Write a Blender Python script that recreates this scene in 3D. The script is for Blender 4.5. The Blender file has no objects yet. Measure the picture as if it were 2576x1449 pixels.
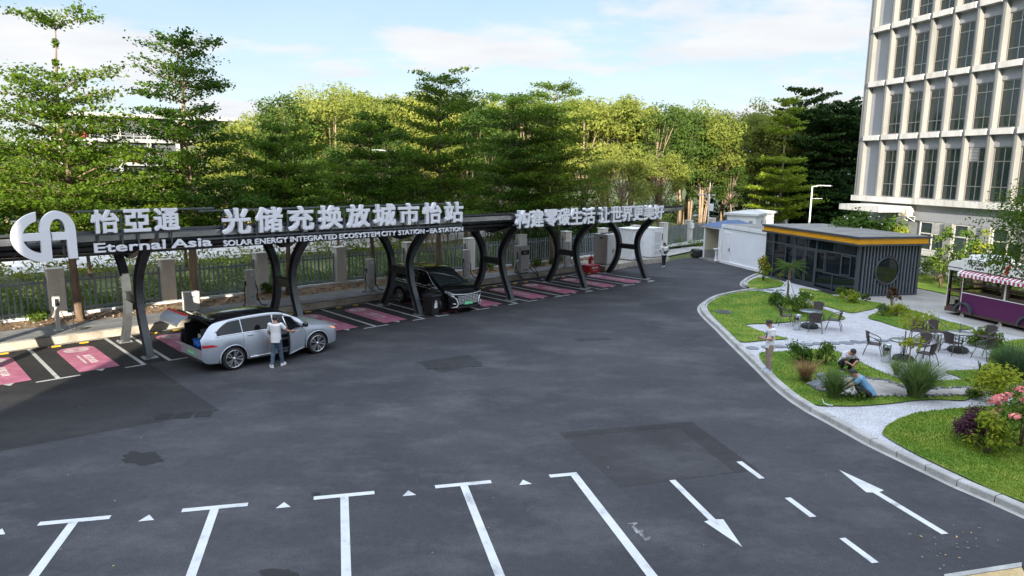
import bpy, bmesh, math, random
import numpy as np
from mathutils import Vector, Matrix

SC = bpy.context.scene
COL = SC.collection
rad = math.radians
# ---------------------------------------------------------------- camera, world, sun, exposure
CAM_Z = 6.6
F_PX = 1775.63                       # focal length in pixels of a 2576 px wide picture
PITCH, ROLL = rad(9.595348), rad(0.812542)
cd = bpy.data.cameras.new('camera'); cam = bpy.data.objects.new('camera', cd); COL.objects.link(cam)
cd.sensor_fit = 'HORIZONTAL'; cd.sensor_width = 36.0; cd.lens = 36.0*F_PX/2576.0
cd.clip_start = 0.2; cd.clip_end = 4000
_cp, _sp, _cr, _sr = math.cos(PITCH), math.sin(PITCH), math.cos(ROLL), math.sin(ROLL)
_r0 = Vector((1, 0, 0)); _f = Vector((0, _cp, -_sp)); _u0 = Vector((0, _sp, _cp))
_r = _cr*_r0 + _sr*_u0; _u = -_sr*_r0 + _cr*_u0
cam.matrix_world = Matrix(((_r.x, _u.x, -_f.x, 0), (_r.y, _u.y, -_f.y, 0), (_r.z, _u.z, -_f.z, CAM_Z), (0, 0, 0, 1)))
SC.camera = cam

SUN_EL = rad(15.5)
SUN_AZ = rad(-91.0)                  # direction towards the sun, seen from above (x axis = 0)
sd = bpy.data.lights.new('sun', 'SUN'); sd.energy = 5.0; sd.angle = rad(0.6); sd.color = (1.0, 0.90, 0.74)
sun = bpy.data.objects.new('sun', sd); COL.objects.link(sun)
_s = Vector((math.cos(SUN_AZ)*math.cos(SUN_EL), math.sin(SUN_AZ)*math.cos(SUN_EL), math.sin(SUN_EL)))
sun.rotation_euler = _s.to_track_quat('Z', 'Y').to_euler(); sun.location = _s*60

SC.view_settings.view_transform = 'Standard'; SC.view_settings.look = 'None'
SC.view_settings.exposure = 1.3; SC.view_settings.gamma = 1.0
try: SC.view_settings.use_curve_mapping = False
except Exception: pass
SC.cycles.use_denoising = True
SC.cycles.max_bounces = 8; SC.cycles.diffuse_bounces = 3; SC.cycles.glossy_bounces = 3
SC.cycles.transmission_bounces = 4; SC.cycles.transparent_max_bounces = 8
SC.cycles.caustics_reflective = False; SC.cycles.caustics_refractive = False
SC.cycles.sample_clamp_indirect = 6.0

W = bpy.data.worlds.new('World'); SC.world = W; W.use_nodes = True
nt = W.node_tree; nt.nodes.clear(); N = nt.nodes.new; L = nt.links.new
wo = N('ShaderNodeOutputWorld'); bg = N('ShaderNodeBackground'); L(bg.outputs[0], wo.inputs[0])
sky = N('ShaderNodeTexSky'); sky.sky_type = 'NISHITA'; sky.sun_disc = False
sky.sun_elevation = SUN_EL; sky.sun_rotation = rad(90)-SUN_AZ; sky.air_density = 1.0; sky.dust_density = 0.6; sky.ozone_density = 1.5; sky.altitude = 0
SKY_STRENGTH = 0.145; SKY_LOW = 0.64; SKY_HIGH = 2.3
bg.inputs[1].default_value = SKY_STRENGTH
tc = N('ShaderNodeTexCoord'); sep = N('ShaderNodeSeparateXYZ'); L(tc.outputs['Generated'], sep.inputs[0])
# clouds: flat layers, so look the noise up on the plane z = 1
mz = N('ShaderNodeMath'); mz.operation = 'MAXIMUM'; L(sep.outputs[2], mz.inputs[0]); mz.inputs[1].default_value = 0.0
az = N('ShaderNodeMath'); az.operation = 'ADD'; L(mz.outputs[0], az.inputs[0]); az.inputs[1].default_value = 0.10
dx = N('ShaderNodeMath'); dx.operation = 'DIVIDE'; L(sep.outputs[0], dx.inputs[0]); L(az.outputs[0], dx.inputs[1])
dy = N('ShaderNodeMath'); dy.operation = 'DIVIDE'; L(sep.outputs[1], dy.inputs[0]); L(az.outputs[0], dy.inputs[1])
cx = N('ShaderNodeCombineXYZ'); L(dx.outputs[0], cx.inputs[0]); L(dy.outputs[0], cx.inputs[1]); cx.inputs[2].default_value = 3.7
n1 = N('ShaderNodeTexNoise'); n1.inputs['Scale'].default_value = 0.58; n1.inputs['Detail'].default_value = 7; n1.inputs['Roughness'].default_value = 0.58
L(cx.outputs[0], n1.inputs['Vector'])
r1 = N('ShaderNodeValToRGB'); r1.color_ramp.elements[0].position = 0.44; r1.color_ramp.elements[1].position = 0.58
r1.color_ramp.elements[0].color = (0, 0, 0, 1); r1.color_ramp.elements[1].color = (1, 1, 1, 1); r1.color_ramp.interpolation = 'EASE'
L(n1.outputs[0], r1.inputs[0])
# a milky band towards the horizon
hz = N('ShaderNodeMapRange'); L(sep.outputs[2], hz.inputs[0]); hz.inputs[1].default_value = 0.0; hz.inputs[2].default_value = 0.30; hz.inputs[3].default_value = 0.50; hz.inputs[4].default_value = 0.02
mx = N('ShaderNodeMath'); mx.operation = 'MAXIMUM'; L(r1.outputs[0], mx.inputs[0]); L(hz.outputs[0], mx.inputs[1])
n2 = N('ShaderNodeTexNoise'); n2.inputs['Scale'].default_value = 1.9; n2.inputs['Detail'].default_value = 5
L(cx.outputs[0], n2.inputs['Vector'])
ccol = N('ShaderNodeMix'); ccol.data_type = 'RGBA'; L(n2.outputs[0], ccol.inputs[0])
ccol.inputs[6].default_value = (3.3, 3.5, 3.8, 1); ccol.inputs[7].default_value = (4.8, 4.8, 4.8, 1)
# sky above the view brightened to add ambient light, clearer blue lower down
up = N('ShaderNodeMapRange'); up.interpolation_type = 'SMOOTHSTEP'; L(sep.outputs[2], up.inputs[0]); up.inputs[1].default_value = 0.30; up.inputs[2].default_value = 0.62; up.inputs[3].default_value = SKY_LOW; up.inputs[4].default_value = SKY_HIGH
mxc = N('ShaderNodeMix'); mxc.data_type = 'RGBA'; L(mx.outputs[0], mxc.inputs[0]); L(ccol.outputs[2], mxc.inputs[7])
lo_ = N('ShaderNodeMix'); lo_.data_type = 'RGBA'; lo_.inputs[0].default_value = 0.55; L(sky.outputs[0], lo_.inputs[6]); lo_.inputs[7].default_value = (1.75, 2.5, 3.2, 1)
L(lo_.outputs[2], mxc.inputs[6])
wh = N('ShaderNodeMapRange'); L(sep.outputs[2], wh.inputs[0]); wh.inputs[1].default_value = 0.30; wh.inputs[2].default_value = 0.62; wh.inputs[3].default_value = 0.0; wh.inputs[4].default_value = 0.65
whm = N('ShaderNodeMix'); whm.data_type = 'RGBA'; L(wh.outputs[0], whm.inputs[0]); L(mxc.outputs[2], whm.inputs[6]); whm.inputs[7].default_value = (2.15, 2.45, 3.0, 1)
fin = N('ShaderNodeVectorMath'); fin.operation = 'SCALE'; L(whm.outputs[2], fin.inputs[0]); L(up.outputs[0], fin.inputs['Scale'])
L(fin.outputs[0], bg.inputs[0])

# ---------------------------------------------------------------- frames of reference
def ray(px, py):
    X = (px-1288.0)/F_PX; Y = (py-724.5)/F_PX
    return X*_r - Y*_u + _f
def G(px, py, z=0.0):
    """point of the level plane z that shows at (px, py) of the 2576 px wide photograph"""
    d = ray(px, py); t = (z-CAM_Z)/d.z
    return Vector((0, 0, CAM_Z)) + t*d
def S(px, py, z=0.0): return G(px/1.565217, py/1.565217, z)        # the same for the 4032 px original
A1, A2 = rad(43.356279), rad(13.901596)
D1 = Vector((math.cos(A1), math.sin(A1), 0)); N1 = Vector((-math.sin(A1), math.cos(A1), 0)); O1 = Vector((-13.974, 21.011, 0))
D2 = Vector((math.cos(A2), math.sin(A2), 0)); N2 = Vector((-math.sin(A2), math.cos(A2), 0)); O2 = Vector((-8.105, 12.258, 0))
def R(u, v, z=0.0): return O1 + D1*u + N1*v + Vector((0, 0, z))     # along / across the charging row
def T(a, b, z=0.0): return O2 + D2*a + N2*b + Vector((0, 0, z))     # along / across the front bays
def uv(P): q = Vector(P)-O1; return q.dot(D1), q.dot(N1)
def st(P): q = Vector(P)-O2; return q.dot(D2), q.dot(N2)
def onv(px, py, v):
    d = ray(px, py); c = Vector((0, 0, CAM_Z)); t = (v-(c-O1).dot(N1))/d.dot(N1); P = c+t*d
    return uv(P)[0], P.z
ST, GP, BAY = 2.4505, 0.8133, 5.7143      # stall width, gap, two stalls + gap

# ---------------------------------------------------------------- object helpers
def tag(o, label=None, cat=None, group=None, kind=None):
    if label: o['label'] = label
    if cat: o['category'] = cat
    if group: o['group'] = group
    if kind: o['kind'] = kind
    return o
def empty(name, loc, rz=0.0, label=None, cat=None, group=None, scale=None):
    o = bpy.data.objects.new(name, None); COL.objects.link(o); o.empty_display_size = 0.2
    o.location = loc; o.rotation_euler = (0, 0, rz)
    if scale: o.scale = (scale,)*3
    return tag(o, label, cat, group)
def copy_tree(o, parent=None):
    c = o.copy(); COL.objects.link(c); c.parent = parent
    for ch in [x for x in o.children]: copy_tree(ch, c)
    return c

class MB:
    """collects shapes; build() links them as ONE mesh object"""
    def __init__(s): s.v = []; s.f = []; s.m = []; s.sm = []
    def add(s, vs, fs, mi=0, smooth=False):
        b = len(s.v); s.v += [tuple(x) for x in vs]
        for f in fs: s.f.append(tuple(b+i for i in f)); s.m.append(mi); s.sm.append(smooth)
        return s
    def box(s, c, d, mi=0, rz=0.0, M=None):
        hx, hy, hz_ = d[0]/2, d[1]/2, d[2]/2
        pts = [Vector((x*hx, y*hy, z*hz_)) for z in (-1, 1) for y in (-1, 1) for x in (-1, 1)]
        mm = Matrix.Rotation(rz, 4, 'Z') if M is None else M
        pts = [mm @ p + Vector(c) for p in pts]
        return s.add(pts, [(0, 2, 3, 1), (4, 5, 7, 6), (0, 1, 5, 4), (2, 6, 7, 3), (0, 4, 6, 2), (1, 3, 7, 5)], mi)
    def bbox(s, c, d, bev=0.02, mi=0, rz=0.0, M=None, seg=2, smooth=False):
        bm = bmesh.new(); bmesh.ops.create_cube(bm, size=1.0)
        for v in bm.verts: v.co = Vector((v.co.x*d[0], v.co.y*d[1], v.co.z*d[2]))
        bmesh.ops.bevel(bm, geom=bm.edges[:], offset=bev, segments=seg, affect='EDGES', profile=0.5)
        mm = Matrix.Rotation(rz, 4, 'Z') if M is None else M
        bm.verts.index_update()
        s.add([mm @ v.co + Vector(c) for v in bm.verts], [[v.index for v in f.verts] for f in bm.faces], mi, smooth)
        bm.free(); return s
    def prism(s, poly, z0, z1, mi=0, side=None):
        n = len(poly); P = [Vector((p[0], p[1], z0)) for p in poly] + [Vector((p[0], p[1], z1)) for p in poly]
        a = sum(poly[i][0]*poly[(i+1) % n][1]-poly[(i+1) % n][0]*poly[i][1] for i in range(n))
        top = list(range(n, 2*n)); bot = list(range(n-1, -1, -1)); q = [(i, (i+1) % n, (i+1) % n+n, i+n) for i in range(n)]
        if a < 0: top.reverse(); bot.reverse(); q = [x[::-1] for x in q]
        s.add(P, [top, bot]+q, mi)
        if side is not None: s.m[-n:] = [side]*n
        return s
    def tube(s, pts, r, n=8, mi=0, cap=True, smooth=True):
        pts = [Vector(p) for p in pts]; rs = r if isinstance(r, (list, tuple)) else [r]*len(pts)
        vs = []; up0 = Vector((0, 0, 1))
        prev = None
        for i, p in enumerate(pts):
            d = (pts[min(i+1, len(pts)-1)]-pts[max(i-1, 0)])
            d = d.normalized() if d.length > 1e-9 else Vector((0, 0, 1))
            if prev is None:
                ref = up0 if abs(d.z) < 0.9 else Vector((1, 0, 0)); a = d.cross(ref).normalized()
            else:
                a = (prev - d*prev.dot(d)); a = a.normalized() if a.length > 1e-6 else d.orthogonal().normalized()
            prev = a; b = d.cross(a)
            for k in range(n):
                t = 2*math.pi*k/n; vs.append(p + (a*math.cos(t)+b*math.sin(t))*rs[i])
        fs = []
        for i in range(len(pts)-1):
            for k in range(n):
                k2 = (k+1) % n; fs.append((i*n+k, i*n+k2, (i+1)*n+k2, (i+1)*n+k))
        s.add(vs, fs, mi, smooth)
        if cap:
            b = len(s.v)-len(vs)
            s.f.append(tuple(b+k for k in range(n-1, -1, -1))); s.m.append(mi); s.sm.append(False)
            e = b+(len(pts)-1)*n; s.f.append(tuple(e+k for k in range(n))); s.m.append(mi); s.sm.append(False)
        return s
    def cyl(s, c, r, h, n=20, mi=0, r2=None, axis='Z', smooth=True):
        c = Vector(c); ax = {'X': Vector((1, 0, 0)), 'Y': Vector((0, 1, 0)), 'Z': Vector((0, 0, 1))}[axis] if isinstance(axis, str) else Vector(axis)
        return s.tube([c-ax*h/2, c+ax*h/2], [r, r if r2 is None else r2], n, mi, True, smooth)
    def lathe(s, prof, c=(0, 0, 0), n=24, mi=0, smooth=True, M=None):
        vs = []; c = Vector(c)
        for r, z in prof:
            for k in range(n):
                t = 2*math.pi*k/n; p = Vector((r*math.cos(t), r*math.sin(t), z)); vs.append((M @ p if M else p)+c)
        fs = [(i*n+k, i*n+(k+1) % n, (i+1)*n+(k+1) % n, (i+1)*n+k) for i in range(len(prof)-1) for k in range(n)]
        return s.add(vs, fs, mi, smooth)
    def ball(s, c, r, mi=0, nu=12, nv=8):
        r = (r,)*3 if not isinstance(r, (tuple, list)) else r
        vs = []; 
        for i in range(nv+1):
            a = math.pi*i/nv
            for k in range(nu):
                t = 2*math.pi*k/nu; vs.append((c[0]+r[0]*math.sin(a)*math.cos(t), c[1]+r[1]*math.sin(a)*math.sin(t), c[2]-r[2]*math.cos(a)))
        fs = [(i*nu+k, i*nu+(k+1) % nu, (i+1)*nu+(k+1) % nu, (i+1)*nu+k) for i in range(nv) for k in range(nu)]
        return s.add(vs, fs, mi, True)
    def sheet(s, poly, z, mi=0):
        n = len(poly); a = sum(poly[i][0]*poly[(i+1) % n][1]-poly[(i+1) % n][0]*poly[i][1] for i in range(n))
        p = poly if a > 0 else poly[::-1]
        return s.add([(q[0], q[1], z) for q in p], [tuple(range(n))], mi)
    def xf(s, M):
        s.v = [tuple(M @ Vector(p)) for p in s.v]; return s
    def build(s, name, mats, parent=None, loc=None, rz=None, tri=False):
        me = bpy.data.meshes.new(name); me.from_pydata(s.v, [], s.f)
        for m in (mats if isinstance(mats, (list, tuple)) else [mats]): me.materials.append(m)
        me.polygons.foreach_set('material_index', s.m); me.polygons.foreach_set('use_smooth', s.sm)
        if tri:
            bm = bmesh.new(); bm.from_mesh(me); bmesh.ops.triangulate(bm, faces=[f for f in bm.faces if len(f.verts) > 4]); bm.to_mesh(me); bm.free()
        me.update()
        o = bpy.data.objects.new(name, me); COL.objects.link(o)
        if parent is not None: o.parent = parent
        if loc is not None: o.location = loc
        if rz is not None: o.rotation_euler = (0, 0, rz)
        return o

# ---------------------------------------------------------------- materials
def newmat(name):
    m = bpy.data.materials.new(name); m.use_nodes = True
    nt = m.node_tree; b = nt.nodes['Principled BSDF']
    return m, nt, b
def mat(name, col, rough=0.6, var=0.12, scale=6.0, metal=0.0, bump=0.0, bscale=60.0, spec=0.5, coat=0.0, detail=4, stretch=None, emit=0.0):
    m, nt, b = newmat(name)
    b.inputs['Roughness'].default_value = rough; b.inputs['Metallic'].default_value = metal
    b.inputs['Specular IOR Level'].default_value = spec; b.inputs['Coat Weight'].default_value = coat; b.inputs['Coat Roughness'].default_value = 0.05
    tc = nt.nodes.new('ShaderNodeTexCoord'); n = nt.nodes.new('ShaderNodeTexNoise')
    src = tc.outputs['Object']
    if stretch:
        mp = nt.nodes.new('ShaderNodeMapping'); mp.inputs['Scale'].default_value = stretch; nt.links.new(src, mp.inputs[0]); src = mp.outputs[0]
    n.inputs['Scale'].default_value = scale; n.inputs['Detail'].default_value = detail
    nt.links.new(src, n.inputs['Vector'])
    mr = nt.nodes.new('ShaderNodeMapRange'); nt.links.new(n.outputs[0], mr.inputs[0])
    mr.inputs[1].default_value = 0.3; mr.inputs[2].default_value = 0.7; mr.inputs[3].default_value = 1-var; mr.inputs[4].default_value = 1+var
    mu = nt.nodes.new('ShaderNodeVectorMath'); mu.operation = 'SCALE'; mu.inputs[0].default_value = col[:3]; nt.links.new(mr.outputs[0], mu.inputs['Scale'])
    nt.links.new(mu.outputs[0], b.inputs['Base Color'])
    if bump:
        n2 = nt.nodes.new('ShaderNodeTexNoise'); n2.inputs['Scale'].default_value = bscale; n2.inputs['Detail'].default_value = 3; nt.links.new(src, n2.inputs['Vector'])
        bp = nt.nodes.new('ShaderNodeBump'); bp.inputs['Strength'].default_value = bump; bp.inputs['Distance'].default_value = 0.02
        nt.links.new(n2.outputs[0], bp.inputs['Height']); nt.links.new(bp.outputs[0], b.inputs['Normal'])
    if emit:
        b.inputs['Emission Color'].default_value = (*col[:3], 1); b.inputs['Emission Strength'].default_value = emit
    return m
def mixmat(name, stops, scale=1.0, rough=0.9, detail=8, nrough=0.6, fine=None, bump=0.0, bscale=50.0, stretch=None, dist=0.0):
    """ground-like material: a colour ramp over noise, times a fine speckle"""
    m, nt, b = newmat(name); b.inputs['Roughness'].default_value = rough; b.inputs['Specular IOR Level'].default_value = 0.3
    tc = nt.nodes.new('ShaderNodeTexCoord'); src = tc.outputs['Object']
    if stretch:
        mp = nt.nodes.new('ShaderNodeMapping'); mp.inputs['Scale'].default_value = stretch; nt.links.new(src, mp.inputs[0]); src2 = mp.outputs[0]
    else: src2 = src
    n = nt.nodes.new('ShaderNodeTexNoise'); n.inputs['Scale'].default_value = scale; n.inputs['Detail'].default_value = detail; n.inputs['Roughness'].default_value = nrough; n.inputs['Distortion'].default_value = dist
    nt.links.new(src2, n.inputs['Vector'])
    r = nt.nodes.new('ShaderNodeValToRGB'); el = r.color_ramp.elements
    while len(el) < len(stops): el.new(0.5)
    for e, (p, c) in zip(el, stops): e.position = p; e.color = (*c, 1)
    nt.links.new(n.outputs[0], r.inputs[0]); out = r.outputs[0]
    if fine:
        fs, fv = fine
        n2 = nt.nodes.new('ShaderNodeTexNoise'); n2.inputs['Scale'].default_value = fs; n2.inputs['Detail'].default_value = 3; nt.links.new(src, n2.inputs['Vector'])
        mr = nt.nodes.new('ShaderNodeMapRange'); nt.links.new(n2.outputs[0], mr.inputs[0]); mr.inputs[1].default_value = 0.3; mr.inputs[2].default_value = 0.7; mr.inputs[3].default_value = 1-fv; mr.inputs[4].default_value = 1+fv
        mu = nt.nodes.new('ShaderNodeVectorMath'); mu.operation = 'SCALE'; nt.links.new(out, mu.inputs[0]); nt.links.new(mr.outputs[0], mu.inputs['Scale']); out = mu.outputs[0]
    nt.links.new(out, b.inputs['Base Color'])
    if bump:
        n3 = nt.nodes.new('ShaderNodeTexNoise'); n3.inputs['Scale'].default_value = bscale; n3.inputs['Detail'].default_value = 3; nt.links.new(src, n3.inputs['Vector'])
        bp = nt.nodes.new('ShaderNodeBump'); bp.inputs['Strength'].default_value = bump; bp.inputs['Distance'].default_value = 0.03
        nt.links.new(n3.outputs[0], bp.inputs['Height']); nt.links.new(bp.outputs[0], b.inputs['Normal'])
    return m
def leafmat(name, c1, c2, c3=None, trans=0.35, cl=0.45, gloss=0.45):
    """leaves: colour varies clump by clump and tree by tree, light passes through"""
    m, nt, b = newmat(name); b.inputs['Roughness'].default_value = 0.6; b.inputs['Specular IOR Level'].default_value = 0.08
    tc = nt.nodes.new('ShaderNodeTexCoord'); n = nt.nodes.new('ShaderNodeTexNoise'); n.inputs['Scale'].default_value = cl; n.inputs['Detail'].default_value = 5; n.inputs['Roughness'].default_value = 0.7
    nt.links.new(tc.outputs['Object'], n.inputs['Vector'])
    oi = nt.nodes.new('ShaderNodeObjectInfo')
    ad = nt.nodes.new('ShaderNodeMath'); ad.operation = 'MULTIPLY_ADD'; nt.links.new(oi.outputs['Random'], ad.inputs[0]); ad.inputs[1].default_value = 0.22; nt.links.new(n.outputs[0], ad.inputs[2])
    r = nt.nodes.new('ShaderNodeValToRGB'); el = r.color_ramp.elements
    el[0].position = 0.40; el[0].color = (*c1, 1); el[1].position = 0.78; el[1].color = (*c2, 1)
    if c3: e = el.new(0.90); e.color = (*c3, 1)
    nt.links.new(ad.outputs[0], r.inputs[0]); nt.links.new(r.outputs[0], b.inputs['Base Color'])
    tr = nt.nodes.new('ShaderNodeBsdfTranslucent'); nt.links.new(r.outputs[0], tr.inputs[0])
    mx = nt.nodes.new('ShaderNodeMixShader'); mx.inputs[0].default_value = trans
    nt.links.new(b.outputs[0], mx.inputs[1]); nt.links.new(tr.outputs[0], mx.inputs[2])
    nt.links.new(mx.outputs[0], nt.nodes['Material Output'].inputs[0])
    return m
def glassmat(name, tintc=(0.02, 0.03, 0.035), rough=0.03, spec=0.8):
    m, nt, b = newmat(name); b.inputs['Roughness'].default_value = rough; b.inputs['Specular IOR Level'].default_value = spec
    b.inputs['Base Color'].default_value = (*tintc, 1); return m

MT = {}
MT['white'] = mat('white_paint', (0.78, 0.79, 0.80), 0.45, 0.05, 3)
MT['letter'] = mat('letter_acrylic', (0.80, 0.80, 0.84), 0.35, 0.03, 2)
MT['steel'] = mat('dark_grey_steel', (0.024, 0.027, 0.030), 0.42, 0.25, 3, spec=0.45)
MT['steel_lit'] = mat('lit_grey_steel', (0.085, 0.095, 0.105), 0.4, 0.2, 3, spec=0.5)  # lit copy of the steel, catch of light painted into its colour
MT['rail'] = mat('galvanised_rail', (0.33, 0.35, 0.37), 0.4, 0.15, 5, metal=0.5)
MT['black'] = mat('black_plastic', (0.018, 0.018, 0.02), 0.5, 0.2, 5)
MT['rubber'] = mat('tyre_rubber', (0.02, 0.02, 0.021), 0.8, 0.2, 20)
MT['road_white'] = mixmat('road_paint_white', [(0.30, (0.30, 0.30, 0.31)), (0.44, (0.50, 0.51, 0.51)), (0.7, (0.58, 0.59, 0.59))], 2.2, 0.75, fine=(60, 0.08))
MT['asphalt'] = None
MT['concrete'] = mixmat('pale_concrete', [(0.3, (0.30, 0.29, 0.27)), (0.55, (0.40, 0.39, 0.37)), (0.75, (0.48, 0.47, 0.45))], 0.8, 0.85, fine=(30, 0.08))
MT['chrome'] = mat('brushed_steel', (0.62, 0.63, 0.64), 0.22, 0.08, 2, metal=1.0, stretch=(60, 60, 1))
MT['bark'] = mat('brown_bark', (0.20, 0.14, 0.095), 0.9, 0.4, 5, bump=0.6, bscale=20, stretch=(1, 1, 0.3))
MT['bark_pale'] = mat('pale_bark', (0.30, 0.22, 0.15), 0.9, 0.35, 4, bump=0.5, bscale=16, stretch=(1, 1, 0.3))
MT['grey'] = mat('light_grey_panel', (0.60, 0.60, 0.59), 0.45, 0.06, 3)
MT['midgrey'] = mat('grey_panel', (0.30, 0.30, 0.295), 0.45, 0.08, 3)
MT['red'] = mat('red_paint', (0.50, 0.02, 0.03), 0.4, 0.1, 4)
MT['glass'] = glassmat('dark_glass', (0.006, 0.010, 0.014), 0.02, 0.45)
MT['green_plate'] = mat('green_plate', (0.08, 0.55, 0.22), 0.4, 0.25, 6)
MT['skin'] = mat('skin', (0.42, 0.23, 0.15), 0.5, 0.08, 12)
MT['hair'] = mat('black_hair', (0.012, 0.011, 0.011), 0.55, 0.3, 60)
# ================================================================ ground, road, markings
def asphalt(name, dark, light, dust):
    m, nt, b = newmat(name); b.inputs['Roughness'].default_value = 0.88; b.inputs['Specular IOR Level'].default_value = 0.28
    tc = nt.nodes.new('ShaderNodeTexCoord'); src = tc.outputs['Object']
    def noise(sc, det, stretch=None, ro=0.6):
        n = nt.nodes.new('ShaderNodeTexNoise'); n.inputs['Scale'].default_value = sc; n.inputs['Detail'].default_value = det; n.inputs['Roughness'].default_value = ro
        if stretch:
            mp = nt.nodes.new('ShaderNodeMapping'); mp.inputs['Rotation'].default_value = (0, 0, rad(-40)); mp.inputs['Scale'].default_value = stretch
            nt.links.new(src, mp.inputs[0]); nt.links.new(mp.outputs[0], n.inputs['Vector'])
        else: nt.links.new(src, n.inputs['Vector'])
        return n
    a = noise(0.22, 6); c = noise(0.50, 9, (0.75, 1.25, 1), 0.68); d = noise(40, 3); e = noise(5.5, 6, None, 0.75)
    r = nt.nodes.new('ShaderNodeValToRGB'); el = r.color_ramp.elements
    el[0].position = 0.32; el[0].color = (*dark, 1); el[1].position = 0.70; el[1].color = (*light, 1)
    nt.links.new(a.outputs[0], r.inputs[0])
    r2 = nt.nodes.new('ShaderNodeMapRange'); nt.links.new(c.outputs[0], r2.inputs[0]); r2.inputs[1].default_value = 0.48; r2.inputs[2].default_value = 0.74; r2.inputs[3].default_value = 0; r2.inputs[4].default_value = 0.7
    mx = nt.nodes.new('ShaderNodeMix'); mx.data_type = 'RGBA'; nt.links.new(r2.outputs[0], mx.inputs[0]); nt.links.new(r.outputs[0], mx.inputs[6]); mx.inputs[7].default_value = (*dust, 1)
    r3 = nt.nodes.new('ShaderNodeMapRange'); nt.links.new(d.outputs[0], r3.inputs[0]); r3.inputs[1].default_value = 0.3; r3.inputs[2].default_value = 0.7; r3.inputs[3].default_value = 0.72; r3.inputs[4].default_value = 1.3
    r4 = nt.nodes.new('ShaderNodeMapRange'); nt.links.new(e.outputs[0], r4.inputs[0]); r4.inputs[1].default_value = 0.3; r4.inputs[2].default_value = 0.7; r4.inputs[3].default_value = 0.86; r4.inputs[4].default_value = 1.14
    mm = nt.nodes.new('ShaderNodeMath'); mm.operation = 'MULTIPLY'; nt.links.new(r3.outputs[0], mm.inputs[0]); nt.links.new(r4.outputs[0], mm.inputs[1])
    mu = nt.nodes.new('ShaderNodeVectorMath'); mu.operation = 'SCALE'; nt.links.new(mx.outputs[2], mu.inputs[0]); nt.links.new(mm.outputs[0], mu.inputs['Scale'])
    nt.links.new(mu.outputs[0], b.inputs['Base Color'])
    bp = nt.nodes.new('ShaderNodeBump'); bp.inputs['Strength'].default_value = 0.35; bp.inputs['Distance'].default_value = 0.01
    nt.links.new(d.outputs[0], bp.inputs['Height']); nt.links.new(bp.outputs[0], b.inputs['Normal'])
    return m
MT['asphalt'] = asphalt('asphalt', (0.031, 0.032, 0.037), (0.055, 0.056, 0.062), (0.098, 0.099, 0.102))
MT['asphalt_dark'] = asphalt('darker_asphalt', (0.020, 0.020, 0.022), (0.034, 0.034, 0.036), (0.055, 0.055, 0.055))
MT['oil'] = asphalt('oily_asphalt', (0.017, 0.017, 0.019), (0.026, 0.026, 0.028), (0.040, 0.040, 0.041))
MT['soil'] = mixmat('brown_soil', [(0.30, (0.10, 0.065, 0.04)), (0.5, (0.19, 0.125, 0.075)), (0.68, (0.33, 0.24, 0.15))], 2.2, 0.95, 9, 0.72, fine=(14, 0.35), bump=0.9, bscale=7)
MT['earth'] = mixmat('scrub_earth', [(0.3, (0.045, 0.06, 0.02)), (0.55, (0.08, 0.10, 0.03)), (0.75, (0.14, 0.14, 0.05))], 0.3, 0.95, 8, 0.65, fine=(3, 0.3))
MT['street'] = mixmat('pale_street', [(0.3, (0.34, 0.33, 0.32)), (0.6, (0.42, 0.41, 0.40)), (0.8, (0.50, 0.49, 0.47))], 0.4, 0.85, fine=(6, 0.08), stretch=(0.3, 2, 1))
MT['lawn'] = mixmat('lawn_turf', [(0.30, (0.060, 0.140, 0.013)), (0.46, (0.115, 0.205, 0.021)), (0.60, (0.205, 0.255, 0.034)), (0.74, (0.34, 0.32, 0.09))], 0.75, 0.95, 7, 0.65, fine=(42, 0.30), bump=0.7, bscale=60)
MT['gravel'] = mixmat('white_gravel', [(0.32, (0.25, 0.25, 0.27)), (0.5, (0.43, 0.43, 0.455)), (0.68, (0.64, 0.64, 0.65))], 22, 0.9, 3, 0.7, fine=(2.2, 0.10), bump=1.0, bscale=26)
MT['slate'] = mat('grey_slate', (0.16, 0.175, 0.20), 0.6, 0.2, 2.5)
MT['kerbstone'] = mixmat('kerb_stone', [(0.3, (0.26, 0.255, 0.245)), (0.55, (0.38, 0.375, 0.36)), (0.75, (0.48, 0.47, 0.46))], 1.6, 0.85, 7, 0.65, fine=(22, 0.12))
MT['kerbface'] = mixmat('stained_concrete_face', [(0.3, (0.25, 0.22, 0.18)), (0.5, (0.42, 0.38, 0.32)), (0.72, (0.52, 0.49, 0.43))], 1.5, 0.9, 7, 0.65, fine=(18, 0.10))
MT['paver'] = mixmat('grey_paving_stone', [(0.3, (0.15, 0.155, 0.16)), (0.55, (0.22, 0.225, 0.23)), (0.75, (0.30, 0.30, 0.30))], 1.8, 0.8, 6, 0.6, fine=(25, 0.1))
MT['pink'] = mixmat('pink_road_paint', [(0.28, (0.30, 0.10, 0.15)), (0.5, (0.50, 0.17, 0.27)), (0.72, (0.58, 0.26, 0.34))], 1.6, 0.75, 7, 0.65, fine=(45, 0.10))
MT['padwhite'] = mixmat('worn_white_paint', [(0.3, (0.45, 0.28, 0.34)), (0.5, (0.66, 0.58, 0.60)), (0.7, (0.74, 0.70, 0.70))], 5, 0.75, 5, 0.6)
MT['yellow'] = mat('yellow_rubber', (0.75, 0.42, 0.02), 0.5, 0.15, 8)

def struct(o): o['kind'] = 'structure'; return o
def xy(p): return (p.x, p.y)
g = MB(); g.sheet([(-1500, -400), (1500, -400), (1500, 2500), (-1500, 2500)], -0.06); struct(g.build('ground', MT['earth']))
g = MB(); g.sheet([xy(R(-60, 5.2)), xy(R(70, 5.2)), (60, 40), (60, -30), (-75, -30)], 0.0); struct(g.build('road', MT['asphalt']))
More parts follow.
